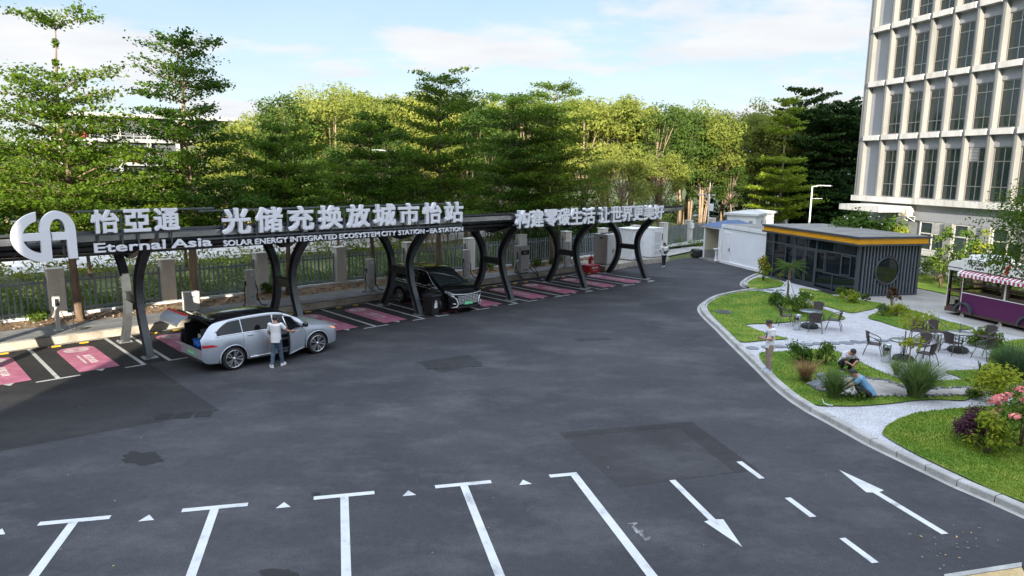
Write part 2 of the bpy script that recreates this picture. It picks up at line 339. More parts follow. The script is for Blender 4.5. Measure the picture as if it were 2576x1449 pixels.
# older, darker asphalt
def patch(name, pts, z, m): g = MB(); g.sheet([xy(p) for p in pts], z); return struct(g.build(name, m))
patch('asphalt_patch', [R(-9, 0.02), R(2.62, 0.02), S(867, 1617), S(0, 1777), S(-300, 1840)], 0.003, MT['asphalt_dark'])
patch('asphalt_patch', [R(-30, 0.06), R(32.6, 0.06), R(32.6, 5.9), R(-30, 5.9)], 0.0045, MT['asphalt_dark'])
MT['asphalt_mid'] = asphalt('slightly_darker_asphalt', (0.026, 0.026, 0.029), (0.046, 0.046, 0.049), (0.080, 0.080, 0.081))
patch('asphalt_patch', [G(1405, 1088), G(1738, 1062), G(1905, 1182), G(1560, 1226)], 0.004, MT['asphalt_mid'])
patch('asphalt_patch', [G(1690, 1064), G(1740, 1061), G(1908, 1182), G(1850, 1190)], 0.0055, MT['asphalt_dark'])
patch('asphalt_patch', [G(1405, 1088), G(1738, 1061), G(1732, 1074), G(1420, 1101)], 0.0058, MT['asphalt_dark'])
patch('asphalt_patch', [G(1045, 911), G(1180, 893), G(1216, 915), G(1110, 938)], 0.004, MT['asphalt_dark'])
def blot(px, py, rx, ry, seed, m=None, name='oil_stain', z=0.005):
    rnd = random.Random(seed); n = 26; P = []
    for i in range(n):
        t = 2*math.pi*i/n; k = 1+rnd.uniform(-0.22, 0.2); P.append(G(px+rx*k*math.cos(t), py+ry*k*math.sin(t)))
    patch(name, P, z, m or MT['oil'])
blot(358, 1153, 52, 17, 1); blot(700, 1446, 45, 17, 2); blot(796, 1243, 12, 4, 3); blot(1060, 735, 16, 4, 4)
# drain grates
for gi, (px, py, n, w, h) in enumerate([(462, 1045, 3, 21, 13), (1492, 853, 3, 12, 6), (1142, 921, 4, 13, 9)]):
    c = G(px, py); e = empty('drain_grate', (c.x, c.y, 0.0), A2, ['three-slot iron drain grate beside the dark asphalt patch near the silver car', 'small iron drain grate alone on the open asphalt before the pink bays', 'four-slot iron drain grate inside the small dark asphalt patch'][gi], 'drain grate', 'drain grates in the asphalt')
    for k in range(n):
        s_ = MB(); W_ = 0.42; D_ = 0.46
        x0 = (k-(n-1)/2)*0.50
        s_.box((x0, 0, 0.004), (W_, D_, 0.006), 0)
        for q in range(6): s_.box((x0-W_/2+0.05+q*0.064, 0, 0.010), (0.022, D_-0.04, 0.008), 1)
        s_.build('grate', [MT['black'], MT['steel']], e)

# ---- front bays (near the camera)
def poly_mark(name, pts, z=0.008, m='road_white'): return patch(name, pts, z, MT[m])
for k in range(-3, 5):
    a = k*ST
    if k < 4:
        poly_mark('road_marking', [T(a-0.6, -0.075), T(a+0.6, -0.075), T(a+0.6, 0.075), T(a-0.6, 0.075)])
        poly_mark('road_marking', [T(a-0.08, -0.077), T(a+0.08, -0.077), T(a+0.08, -5.2), T(a-0.08, -5.2)])
        ca = a+ST/2+0.06; poly_mark('road_marking', [T(ca-0.14, -0.29), T(ca+0.14, -0.29), T(ca, -0.05)])
    else:
        poly_mark('road_marking', [T(a-0.55, -0.075), T(a+0.09, -0.075), T(a+0.09, 0.075), T(a-0.55, 0.075)])
        poly_mark('road_marking', [T(a-0.09, -0.077), T(a+0.09, -0.077), T(a+0.09, -5.2), T(a-0.09, -5.2)])
K3 = 1400/2576
def Z3(x, y): return S(2500+x*K3, 1750+y*K3)
poly_mark('painted_arrow', [Z3(*q) for q in [(248, 262), (292, 258), (584, 545), (640, 545), (778, 746), (502, 561), (535, 551)]])
poly_mark('painted_arrow', [Z3(*q) for q in [(1477, 185), (1803, 335), (1770, 347), (2272, 648), (2222, 653), (1725, 351), (1676, 349)]])
for q in ([(735, 127), (775, 124), (940, 247), (900, 250)], [(1085, 390), (1128, 386), (1315, 525), (1268, 529)], [(1480, 683), (1524, 678), (1767, 857), (1717, 863)], [(1950, 1060), (1995, 1054), (2300, 1280), (2245, 1290)]):
    poly_mark('lane_dash', [Z3(*p) for p in q])
MT['faint'] = mixmat('worn_road_paint', [(0.38, (0.10, 0.10, 0.105)), (0.55, (0.25, 0.25, 0.26)), (0.7, (0.36, 0.36, 0.37))], 5, 0.85, 6, 0.7)
def Z2(x, y): return S(1200+x*0.54348, 1800+y*0.54348)
for q in ([(2340, 482), (2405, 474), (2412, 484), (2384, 500), (2372, 488), (2346, 490)], [(2362, 498), (2384, 500), (2420, 535), (2450, 528), (2458, 545), (2404, 556)], [(2418, 556), (2445, 550), (2470, 585), (2500, 578), (2508, 596), (2468, 608)]):
    poly_mark('faded_marking', [Z2(*p) for p in q], 0.008, 'faint')
MT['dust'] = mixmat('pale_dust', [(0.45, (0.085, 0.085, 0.087)), (0.62, (0.16, 0.16, 0.16)), (0.8, (0.30, 0.30, 0.30))], 6, 0.9, 8, 0.75)

rnd = random.Random(5)
lit = MB()
for i in range(54):
    if i < 26: p = Z3(rnd.gauss(2250, 150), rnd.gauss(740, 60))
    elif i < 40: p = G(rnd.uniform(1300, 2500), rnd.uniform(980, 1440))
    else: p = G(rnd.uniform(100, 1700), rnd.uniform(900, 1440))
    a = rnd.uniform(0, 6.28); w = rnd.uniform(0.008, 0.020); l = w*rnd.uniform(1.2, 2.6)
    ca, sa = math.cos(a), math.sin(a)
    lit.add([(p.x+x*ca-y*sa, p.y+x*sa+y*ca, 0.016+rnd.uniform(0, 0.004)) for x, y in ((-l, 0), (0, -w), (l, 0), (0, w))], [(0, 1, 2, 3)], rnd.choice([0, 0, 1]))
lit.build('scattered_litter', [MT['faint'], mat('dry_leaf', (0.35, 0.25, 0.10), 0.8)])['kind'] = 'stuff'
# corner kerb at the lower right
g = MB(); P = [Z3(2240, 956), Z3(2576, 903), Z3(2800, 868), Z3(2800, 900), Z3(2576, 935), Z3(2300, 978), Z3(2240, 985)]
g.prism([xy(p) for p in P], 0.0, 0.04); struct(g.build('kerb_stone', MT['kerbstone']))
g = MB(); g.prism([xy(p) for p in [Z3(2300, 979), Z3(2576, 936.5), Z3(2800, 901.5), Z3(2900, 1100), Z3(2300, 1100)]], 0.0, 0.03)
struct(g.build('pavement', mixmat('tan_paving', [(0.35, (0.42, 0.30, 0.15)), (0.65, (0.55, 0.42, 0.22))], 3, 0.9, fine=(20, 0.15))))

# ---- charging bays
def text_mesh(s, ext=0.0, off=0.0, size=1.0, sx=1.0, align='CENTER'):
    c = bpy.data.curves.new('t', 'FONT'); c.body = s; c.extrude = ext; c.offset = off; c.size = size; c.align_x = align; c.resolution_u = 3
    o = bpy.data.objects.new('t', c); COL.objects.link(o); bpy.context.view_layer.update()
    me = bpy.data.meshes.new_from_object(o.evaluated_get(bpy.context.evaluated_depsgraph_get()))
    bpy.data.objects.remove(o); bpy.data.curves.remove(c)
    n = len(me.vertices); v = np.empty(n*3); me.vertices.foreach_get('co', v); v = v.reshape(n, 3)
    v[:, 0] *= sx
    f = [tuple(p.vertices) for p in me.polygons]; bpy.data.meshes.remove(me)
    return v, f
def text_fit(s, w, h, depth, off=0.02):
    """text scaled to w by h, its face at z = depth, its back at z = 0, lower left at the origin"""
    v, f = text_mesh(s, 0.5, off)
    lo, hi = v.min(0), v.max(0)
    v = (v-lo)/np.maximum(hi-lo, 1e-6)*np.array([w, h, depth])
    return v, f
def put_text(mb, s, w, h, depth, Mx, mi=0, off=0.02):
    """bold lettering: the glyph struck several times, each a little shifted and a hair deeper"""
    v, f = text_fit(s, w, h, depth, 0.0)
    n = max(len(s), 1)*1.0; bx, by = off*w/n*1.05, off*h*0.95
    sc = np.array([(w-2*bx)/w, (h-2*by)/h, 1.0])
    for k, (sx, sy) in enumerate(((0, 0), (-1, -1), (1, 1), (-1, 1), (1, -1)) if off > 0.012 else ((0, 0),)):
        q = v*sc+np.array([bx+sx*bx, by+sy*by, 0]); q[:, 2] *= 1-0.02*k
        mb.add([Mx @ Vector(p) for p in q], f, mi)
    return mb
def basis(o, x, y, z):
    x, y, z, o = Vector(x), Vector(y), Vector(z), Vector(o)
    return Matrix(((x.x, y.x, z.x, o.x), (x.y, y.y, z.y, o.y), (x.z, y.z, z.z, o.z), (0, 0, 0, 1)))
UPZ = Vector((0, 0, 1))

us = []
for b in range(-3, 6):
    for j in (0, 1): us.append(-ST+0.0+b*BAY*1.0+(j*ST) if False else (b*BAY - ST + j*ST + 0.0))
# stall left edges: bay b holds two stalls between u = b*BAY-ST and u = b*BAY+ST
pad_proto = None
for b in range(-2, 6):
    u0 = b*BAY-ST
    for k, uu in enumerate((u0, u0+ST, u0+2*ST)):
        poly_mark('road_marking', [R(uu-0.06, 0.055), R(uu+0.06, 0.055), R(uu+0.06, 4.72), R(uu-0.06, 4.72)], 0.009)
        if k == 0: q = (uu-0.06, uu+0.58)
        elif k == 1: q = (uu-0.59, uu+0.59)
        else: q = (uu-0.58, uu+0.06)
        poly_mark('road_marking', [R(q[0], -0.055), R(q[1], -0.055), R(q[1], 0.053), R(q[0], 0.053)], 0.009)
    poly_mark('road_marking', [R(u0-0.06, 4.722), R(u0+2*ST+0.06, 4.722), R(u0+2*ST+0.06, 4.80), R(u0-0.06, 4.80)], 0.009)
    for j in (0, 1):
        c = u0+(j+0.5)*ST
        P = [(-0.585, 0.36), (0.585, 0.36)]
        for i in range(13):
            t = math.pi*i/12; P.append((0.585*math.copysign(abs(math.cos(t))**0.75, math.cos(t)), 3.50+0.50*math.sin(t)**0.75 if i not in (0, 12) else 3.50))
        poly_mark('pink_bay_pad', [R(c+p[0], p[1]) for p in P], 0.009, 'pink')
        poly_mark('bay_emblem', [R(c+0.40*math.cos(t), 3.52+0.36*math.sin(t)) for t in [2*math.pi*i/24 for i in range(24)]], 0.012, 'padwhite')
        poly_mark('bay_triangle', [R(c-0.14, 0.34), R(c+0.14, 0.34), R(c, 0.07)], 0.009)
        em = MB()
        for rr in (0.10, 0.19, 0.28):
            for (t0, t1) in ((0.3, 2.5), (3.5, 5.6)):
                n = 8; a = [t0+(t1-t0)*i/n for i in range(n+1)]
                em.add([R(c+(rr+w)*math.cos(t), 3.52+(rr+w)*0.9*math.sin(t), 0.015) for w in (-0.018, 0.018) for t in a], [(i, i+1, n+2+i, n+1+i) for i in range(n)])
        em.sheet([xy(R(c+x, 3.52+y)) for x, y in ((-0.07, -0.05), (0.07, -0.05), (0.05, 0.05), (-0.05, 0.05))], 0.0152)
        struct(em.build('bay_emblem_rings', MT['pink']))
        tx = MB()
        M1 = basis(R(c-0.12, 2.62, 0.012), -N1, D1, UPZ)
        put_text(tx, '光储', 0.62, 0.24, 0.003, basis(R(c-0.02, 2.58, 0.012), -N1, D1, UPZ), 0, 0.03)
        put_text(tx, '充放', 0.62, 0.24, 0.003, basis(R(c-0.02, 1.92, 0.012), -N1, D1, UPZ), 0, 0.03)
        tx.sheet([xy(R(c-0.20, 2.62)), xy(R(c-0.13, 2.62)), xy(R(c-0.13, 1.32)), xy(R(c-0.20, 1.32))], 0.0145)
        struct(tx.build('bay_lettering', MT['padwhite']))
# wheel stops: a yellow strip between two black brackets
ws = 0
ORD = ['first', 'second', 'third', 'fourth', 'fifth', 'sixth', 'seventh', 'eighth', 'ninth', 'tenth', 'eleventh', 'twelfth', 'thirteenth', 'fourteenth']
for b in range(0, 6):
    for j in (0, 1):
        c = b*BAY-ST+(j+0.5)*ST
        for s_ in (-0.44, 0.44):
            p = R(c+s_, 4.45); side = 'left' if s_ < 0 else 'right'
            e = empty('wheel_stop', p, A1, 'yellow-striped wheel stop in the %s pink bay from the left, %s-hand one' % (ORD[2*b+j], side), 'wheel stop', 'wheel stops behind the pink pads')
            m = MB(); m.bbox((0, 0, 0.03), (0.30, 0.06, 0.05), 0.012); m.build('yellow_strip', MT['yellow'], e)
            m = MB(); m.bbox((-0.20, 0, 0.03), (0.10, 0.07, 0.055), 0.012); m.build('end_block', MT['black'], e)
            m = MB(); m.bbox((0.20, 0, 0.03), (0.10, 0.07, 0.055), 0.012); m.build('end_block', MT['black'], e)

# ================================================================ raised kerb, soil bed, street beyond the fence
KF = [(-40, 4.85), (0, 4.9), (11, 4.92), (14, 5.02), (22, 5.3), (27, 5.55), (32, 5.72), (38, 5.8)]
FV = [(-40, 8.4), (2, 8.7), (6, 8.95), (15, 9.0), (24, 8.6), (32, 8.5), (42, 9.2), (52, 10.1), (75, 12.0)]
def lerp(tab, u):
    for (a, b), (c, d) in zip(tab, tab[1:]):
        if u <= c: return b+(d-b)*(u-a)/(c-a)
    return tab[-1][1]
KH = 0.34
U_ = [-40+2*i for i in range(40)]+[38]
U_ = sorted(set(x for x in U_ if x <= 38))
g = MB()
for a, b in zip(U_, U_[1:]):
    g.add([R(a, lerp(KF, a), 0), R(b, lerp(KF, b), 0), R(b, lerp(KF, b), KH-0.04), R(a, lerp(KF, a), KH-0.04)], [(0, 1, 2, 3)])
g.add([R(38, 5.8, 0), R(38, 7.0, 0), R(38, 7.0, KH-0.04), R(38, 5.8, KH-0.04)], [(0, 1, 2, 3)])
struct(g.build('raised_kerb', MT['kerbface']))
g = MB(); u = -40.0; rnd = random.Random(8)
while u < 37.9:
    w = 0.98; u2 = min(u+w, 38.0); f0, f1 = lerp(KF, u)-0.02, lerp(KF, u2)-0.02; dz = rnd.uniform(-0.004, 0.004)
    g.prism([xy(R(u+0.006, f0)), xy(R(u2-0.006, f1)), xy(R(u2-0.006, f1+0.92)), xy(R(u+0.006, f0+0.92))], KH-0.045, KH+dz)
    g.prism([xy(R(u+0.006, f0+0.932)), xy(R(u2-0.006, f1+0.932)), xy(R(u2-0.006, 6.86)), xy(R(u+0.006, 6.86))], KH-0.045, KH-dz)
    u = u2
struct(g.build('kerb_paving', MT['paver']))
# soil bed with a slightly lumpy surface
g = MB(); n = 0; nu, nv = 190, 9
for i in range(nu+1):
    u = -40+i*0.43
    for j in range(nv+1):
        v0, v1 = 6.84, lerp(FV, u)+0.35; v = v0+(v1-v0)*j/nv
        g.v.append(tuple(R(u, v, KH-0.03+0.06*j/nv+rnd.uniform(-0.035, 0.045)*(0 < j))))
for i in range(nu):
    for j in range(nv):
        a = i*(nv+1)+j; g.f.append((a, a+nv+1, a+nv+2, a+1)); g.m.append(0); g.sm.append(True)
struct(g.build('soil_bed', MT['soil']))
g = MB(); rnd = random.Random(3)
for i in range(900):
    u = rnd.uniform(-8, 36); v = rnd.uniform(6.95, 8.4); r = rnd.uniform(0.02, 0.06)
    p = R(u, v, KH+0.03); g.ball((p.x, p.y, p.z), (r, r*rnd.uniform(.6, 1), r*0.6), 0 if rnd.random() < 0.75 else 1, 5, 3)
g.build('stones', [MT['soil'], MT['kerbstone']])['kind'] = 'stuff'
# low white edging under the fence
g = MB()
for a, b in zip(range(-40, 74, 2), range(-38, 76, 2)):
    g.prism([xy(R(a, lerp(FV, a)-0.24)), xy(R(b, lerp(FV, b)-0.24)), xy(R(b, lerp(FV, b)-0.10)), xy(R(a, lerp(FV, a)-0.10))], KH-0.1, KH+0.12)
struct(g.build('kerb_edging', MT['white']))
# verge, street and far verge beyond the fence
g = MB(); g.sheet([xy(R(-120, 9.2)), xy(R(120, 9.2)), xy(R(120, 26)), xy(R(-120, 26))], 0.22); struct(g.build('verge', MT['earth']))
g = MB(); g.prism([xy(R(-160, 23.5)), xy(R(30, 23.5)), xy(R(44, 26)), xy(R(44, 35)), xy(R(-160, 36))], 0.0, 0.27); struct(g.build('street', MT['street']))
g = MB()
for a in range(-100, 30, 6): g.box(R(a, 29.5, 0.277), (3.0, 0.14, 0.006), 0, A1)
g.box(R(-65, 24.2, 0.277), (180, 0.14, 0.006), 0, A1); struct(g.build('lane_line', MT['road_white']))
# concrete apron at the end of the bays
g = MB(); g.sheet([xy(R(38, 5.9)), xy(R(50, 8.0)), xy(R(66, 9.4)), xy(R(66, 11.5)), xy(R(38, 9.0))], 0.05); struct(g.build('gravel_verge', MT['concrete']))

# ================================================================ solar canopy
UE = 31.85; UL = -14.6
canopy = empty('solar_canopy', R(2.86, 2.3), 0, 'long dark steel solar canopy on paired curved columns over the pink bays', 'canopy')
def local(o, root): o.parent = root; o.matrix_parent_inverse = Matrix.Translation(-root.location); return o
PV = mat('solar_cell', (0.012, 0.014, 0.02), 0.18, 0.2, 3, spec=0.7)
FRAMEC = [(0.80, 0.0), (1.13, 0.70), (1.42, 1.35), (1.57, 2.03), (1.48, 2.60), (1.12, 3.15), (0.60, 3.62), (0.10, 4.06)]
FRAMER = [(3.78, 0.0), (3.36, 0.62), (3.06, 1.25), (2.97, 1.95), (3.08, 2.5), (3.36, 2.95), (3.80, 3.35), (4.15, 3.62)]
def smooth_path(P, n=24):
    out = []
    for i in range(n+1):
        t = i/n*(len(P)-1); k = min(int(t), len(P)-2); f = t-k
        p0, p1, p2, p3 = P[max(k-1, 0)], P[k], P[k+1], P[min(k+2, len(P)-1)]
        out.append(tuple(0.5*(2*p1[a]+(p2[a]-p0[a])*f+(2*p0[a]-5*p1[a]+4*p2[a]-p3[a])*f*f+(3*p1[a]-p0[a]-3*p2[a]+p3[a])*f**3) for a in (0, 1)))
    return out
def ibeam(mb, P, d0, d1):
    """I-section swept along (v, z) points in the local frame x = u, y = v"""
    n = len(P); norm = []
    for i in range(n):
        a, b = P[max(i-1, 0)], P[min(i+1, n-1)]; t = Vector((b[0]-a[0], b[1]-a[1])).normalized(); norm.append((t.y, -t.x))
    def strip(o0, o1, hw, mi):
        vs = []
        for i, (p, q) in enumerate(zip(P, norm)):
            k = d0+(d1-d0)*i/(n-1)
            for o, x in ((o0, -hw), (o0, hw), (o1, hw), (o1, -hw)):
                oo = o*k; vs.append((x, p[0]+q[0]*oo, p[1]+q[1]*oo))
        fs = [(i*4+j, i*4+(j+1) % 4, i*4+4+(j+1) % 4, i*4+4+j) for i in range(n-1) for j in range(4)]+[(3, 2, 1, 0), tuple((n-1)*4+j for j in range(4))]
        mb.add(vs, fs, mi)
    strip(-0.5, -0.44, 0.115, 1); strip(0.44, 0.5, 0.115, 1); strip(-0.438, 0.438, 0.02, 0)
for k in range(-1, 6):
    u = 2.86+5.69*k
    fr = MB(); 
    for u_, sz in ((0, 1),):
        fr.box((0, 2.27, 1.90), (0.16, 1.36, 0.26), 0)
        for zz in (2.04, 1.76): fr.box((0, 2.27, zz), (0.22, 1.36, 0.02), 0)
    Mx = basis(R(u, 0), D1, N1, UPZ)
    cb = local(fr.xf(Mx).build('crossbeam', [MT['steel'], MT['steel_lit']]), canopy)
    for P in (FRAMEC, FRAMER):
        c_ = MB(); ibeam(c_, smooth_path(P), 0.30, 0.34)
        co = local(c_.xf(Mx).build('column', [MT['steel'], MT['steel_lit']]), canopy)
        b_ = MB(); b_.box((0, P[0][0], 0.015), (0.46, 0.46, 0.03), 0)
        for sx in (-0.18, 0.18):
            for sy in (-0.18, 0.18): b_.cyl((sx, P[0][0]+sy, 0.045), 0.022, 0.05, 8)
        bo = b_.xf(Mx).build('base_plate', MT['rail']); bo.parent = co; bo.matrix_parent_inverse = co.matrix_parent_inverse.copy() if False else Matrix.Identity(4)
    a_ = MB(); ibeam(a_, [(-1.05, 4.42), (0.6, 3.90), (2.2, 3.42)], 0.16, 0.2); ibeam(a_, [(2.2, 3.42), (3.6, 3.58), (5.0, 3.74)], 0.2, 0.12)
    local(a_.xf(Mx).build('roof_arm', [MT['steel'], MT['steel_lit']]), canopy)
SL0, SL1, SL2 = (-1.2, 4.56), (2.2, 3.53), (5.1, 3.88)
def slab(mb, u0, u1, A, B, off0, off1, mi):
    d = Vector((B[0]-A[0], B[1]-A[1])).normalized(); q = Vector((-d.y, d.x))
    pts = [(A[0]+q.x*off0, A[1]+q.y*off0), (B[0]+q.x*off0, B[1]+q.y*off0), (B[0]+q.x*off1, B[1]+q.y*off1), (A[0]+q.x*off1, A[1]+q.y*off1)]
    vs = [R(u, p[0], p[1]) for u in (u0, u1) for p in pts]
    mb.add(vs, [(0, 1, 2, 3), (7, 6, 5, 4), (0, 4, 5, 1), (1, 5, 6, 2), (2, 6, 7, 3), (3, 7, 4, 0)], mi)
def along(A, B, t): return (A[0]+(B[0]-A[0])*t, A[1]+(B[1]-A[1])*t)
edges = [UL]+[2.86+5.69*k for k in range(-2, 6) if 2.86+5.69*k > UL+0.5]+[UE]
for a, b in zip(edges, edges[1:]):
    for (A, B) in ((SL0, SL1), (SL1, SL2)):
        m = MB(); nrow = 3
        for i in range(nrow):
            A_, B_ = along(A, B, i/nrow+0.006), along(A, B, (i+1)/nrow-0.006)
            ncol = max(1, int(round((b-a)/1.14)))
            for j in range(ncol):
                w = (b-a)/ncol; slab(m, a+j*w+0.012, a+(j+1)*w-0.012, A_, B_, 0.0, 0.035, 0)
            for t_ in (0.0, 1.0):
                e_ = along(A_, B_, t_); d_ = along(A_, B_, t_+(0.03 if t_ == 0 else -0.03)); slab(m, a+0.012, b-0.012, e_ if t_ == 0 else d_, d_ if t_ == 0 else e_, -0.012, -0.002, 1)
        local(m.build('solar_panel', [PV, MT['rail']]), canopy)
pu = MB()
for (A, B, ts) in ((SL0, SL1, (0.10, 0.36, 0.64, 0.92)), (SL1, SL2, (0.2, 0.55, 0.9))):
    for t_ in ts:
        q = along(A, B, t_); slab(pu, UL, UE, (q[0]-0.04, q[1]), (q[0]+0.04, q[1]), -0.10, -0.02, 0)
local(pu.build('purlin', MT['steel_lit']), canopy)
eb = MB(); slab(eb, UL, UE, (-1.235, 4.30), (-1.18, 4.30), 0.0, 0.19, 0); slab(eb, UL, UE+0.02, (-1.27, 4.50), (-1.16, 4.47), 0.04, 0.12, 1)
local(eb.build('edge_beam', [mat('aluminium_gutter', (0.40, 0.41, 0.42), 0.25, 0.35, 0.8, metal=0.85, stretch=(1, 1, 4)), MT['steel']]), canopy)
ee = MB()
for (A, B) in ((SL0, SL1), (SL1, SL2)): slab(ee, UE+0.003, UE+0.06, A, B, -0.05, 0.06, 0)
local(ee.build('end_trim', MT['rail']), canopy)
dn = MB()
for u in (18.9, 7.7): dn.bbox(R(u, -1.34, 4.32), (0.16, 0.10, 0.10), 0.015, 0, A1)
local(dn.build('floodlight', MT['white']), canopy)

# ================================================================ the signs on the canopy
VS = -1.55
def SX(px, py): return onv(px, py, VS)
def sign_char(parent, ch, u0, u1, z0, z1, depth=0.11, off=0.028, name='letter'):
    m = MB(); put_text(m, ch, u1-u0, z1-z0, depth, basis(R(u0, VS+depth, z0), D1, UPZ, -N1), 0, off)
    o = m.build(name, MT['letter']); local(o, parent); return o
def sign_rails(parent, u0, u1, zs, posts, z0, z1):
    m = MB()
    for z in zs: m.box(R((u0+u1)/2, VS+0.16, z), (u1-u0, 0.05, 0.05), 0, A1)
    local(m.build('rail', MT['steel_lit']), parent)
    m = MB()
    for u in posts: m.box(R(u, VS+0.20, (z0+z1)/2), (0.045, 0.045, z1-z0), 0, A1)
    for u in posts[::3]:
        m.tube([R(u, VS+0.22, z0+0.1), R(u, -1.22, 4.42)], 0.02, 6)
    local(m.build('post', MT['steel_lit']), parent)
# round E-and-A emblem
lg = empty('logo_sign', R(-0.9, VS, 4.4), 0, 'big pale emblem sign of a curved E joined to an A', 'sign', 'raised sign letters on the canopy edge')
LU0, LU1, LZ0, LZ1 = -1.05, 0.50, 3.82, 5.25
def LP(x, y): return (LU0+(LU1-LU0)*x, LZ0+(LZ1-LZ0)*y)
def logo_piece(name, poly, dy):
    m = MB(); n = len(poly); front = [R(*[LP(*p)[0], VS-dy], LP(*p)[1]) for p in poly]; back = [R(LP(*p)[0], VS+0.14, LP(*p)[1]) for p in poly]
    a = sum(poly[i][0]*poly[(i+1) % n][1]-poly[(i+1) % n][0]*poly[i][1] for i in range(n))
    if a < 0: front.reverse(); back.reverse()
    m.add(front+back, [tuple(range(n)), tuple(range(2*n-1, n-1, -1))]+[(i, i+n, (i+1) % n+n, (i+1) % n) for i in range(n)])
    local(m.build(name, MT['letter'], tri=True), lg)
def ell(cx, cy, rx, ry, a0, a1, n=26): return [(cx+rx*math.cos(rad(a0+(a1-a0)*i/n)), cy+ry*math.sin(rad(a0+(a1-a0)*i/n))) for i in range(n+1)]
logo_piece('letter', ell(.53, .50, .53, .50, 104, 268)+ell(.53, .50, .36, .335, 260, 112), 0.0)
logo_piece('letter', [(.155, .43), (.44, .43), (.44, .575), (.155, .575)], 0.002)
logo_piece('letter', [(.435, .0), (.595, .005), (.595, .60), (.435, .60)], 0.004)
logo_piece('letter', ell(.715, .60, .285, .40, 0, 180)+ell(.715, .60, .125, .245, 180, 0), 0.006)
logo_piece('letter', [(.855, .035), (1.0, .04), (1.0, .605), (.84, .605)], 0.008)
logo_piece('letter', [(.62, .42), (.85, .425), (.85, .575), (.62, .575)], 0.010)
sign_rails(lg, -1.0, 0.45, (4.3, 4.98), (-0.7, 0.2), 3.95, 5.1)
# company name
cs = empty('company_sign', R(2.2, VS, 4.6), 0, 'three raised Chinese characters over the words Eternal Asia, next to the emblem', 'sign', 'raised sign letters on the canopy edge')
for ch, x0, x1 in (('怡', 868, 1145), ('亞', 1178, 1443), ('通', 1470, 1720)):
    u0 = onv(x0*.41408/1.5652, (700+420*.41408)/1.5652, VS)[0]; u1 = onv(x1*.41408/1.5652, (700+400*.41408)/1.5652, VS)[0]
    sign_char(cs, ch, u0, u1-0.03, 4.555, 5.245, 0.10, 0.03 if ch != '亞' else 0.035)
sign_char(cs, 'Eternal', 0.93, 2.90, 3.99, 4.275, 0.07, 0.035, 'word'); sign_char(cs, 'Asia', 3.08, 4.32, 3.985, 4.265, 0.07, 0.035, 'word')
sign_rails(cs, 0.55, 4.5, (5.20, 4.5), (1.1, 1.75, 2.2, 2.75, 3.15), 4.1, 5.1)
# station name
ss = empty('station_sign', R(10, VS, 4.6), 0, 'nine raised Chinese characters above a line of small English capitals', 'sign', 'raised sign letters on the canopy edge')
for ch, x0, x1 in zip('光储充换放城市怡站', (40, 385, 712, 1022, 1310, 1580, 1838, 2083, 2303), (330, 655, 972, 1264, 1541, 1803, 2040, 2267, 2486)):
    u0 = onv((860+x0*.3882)/1.5652, 545, VS)[0]; u1 = onv((860+x1*.3882)/1.5652, 545, VS)[0]
    sign_char(ss, ch, u0, u1, 4.335, 5.19, 0.13, 0.03)
for w, x0, x1 in (('SOLAR', 48, 345), ('ENERGY', 370, 705), ('INTEGRATED', 728, 1205), ('ECOSYSTEM', 1228, 1640), ('CITY', 1658, 1805), ('STATION', 1828, 2092), ('-', 2110, 2138), ('EA', 2150, 2225), ('STATION', 2238, 2484)):
    u0 = onv((860+x0*.3882)/1.5652, 585, VS)[0]; u1 = onv((860+x1*.3882)/1.5652, 585, VS)[0]
    if w == '-': sign_char(ss, '-', u0, u1, 4.02, 4.06, 0.06, 0.03, 'word')
    else: sign_char(ss, w, u0, u1, 3.945, 4.135, 0.06, 0.03, 'word')
sign_rails(ss, 4.0, 14.9, (5.12, 4.20), tuple(4.8+0.56*i for i in range(19)), 4.04, 5.0)
# slogan
sl = empty('slogan_sign', R(24, VS, 4.3), 0, 'twelve raised Chinese characters in two groups at the far end of the canopy', 'sign', 'raised sign letters on the canopy edge')
for ch, x0, x1 in zip('构建零碳生活让世界更美好', (327, 465, 600, 725, 843, 965, 1112, 1228, 1333, 1437, 1533, 1637), (462, 594, 724, 842, 962, 1082, 1222, 1334, 1437, 1536, 1640, 1732)):
    u0 = onv((1900+x0*.41408)/1.5652, 540, VS)[0]; u1 = onv((1900+x1*.41408)/1.5652, 540, VS)[0]
    sign_char(sl, ch, u0, u1-0.05, 3.90, 4.72, 0.16, 0.03)
sign_rails(sl, 17.9, 29.4, (4.55, 4.05), tuple(18.3+1.1*i for i in range(10)), 3.95, 4.65)

# ================================================================ fence along the street
MT['pillar'] = mixmat('weathered_render', [(0.3, (0.52, 0.47, 0.39)), (0.5, (0.68, 0.65, 0.60)), (0.7, (0.76, 0.75, 0.72))], 0.9, 0.9, 7, 0.65, fine=(12, 0.08), stretch=(1, 1, 0.45))
MT['picket'] = mat('grey_picket', (0.20, 0.225, 0.25), 0.5, 0.1, 3)
PU = [1.70+4.39*k for k in range(-5, 17)]
pil_names = {}
pr = MB(); pr.prism([(-0.29, -0.25), (0.29, -0.25), (0.29, 0.25), (-0.29, 0.25)], 0, 1.93)
pc = MB(); pc.bbox((0, 0, 1.965), (0.64, 0.56, 0.07), 0.015)
proto = None
PL = ['behind the wall charger on its white post', 'behind the grey electrical box', 'behind the second column pair', 'left of the third column pair', 'left of the black van roof', 'behind the black van windscreen', 'beside the charger with black screen', 'behind the fifth column pair', 'above the beige steel cabinet', 'behind the white cabinets', 'right of the white cabinets', 'with the white junction box']
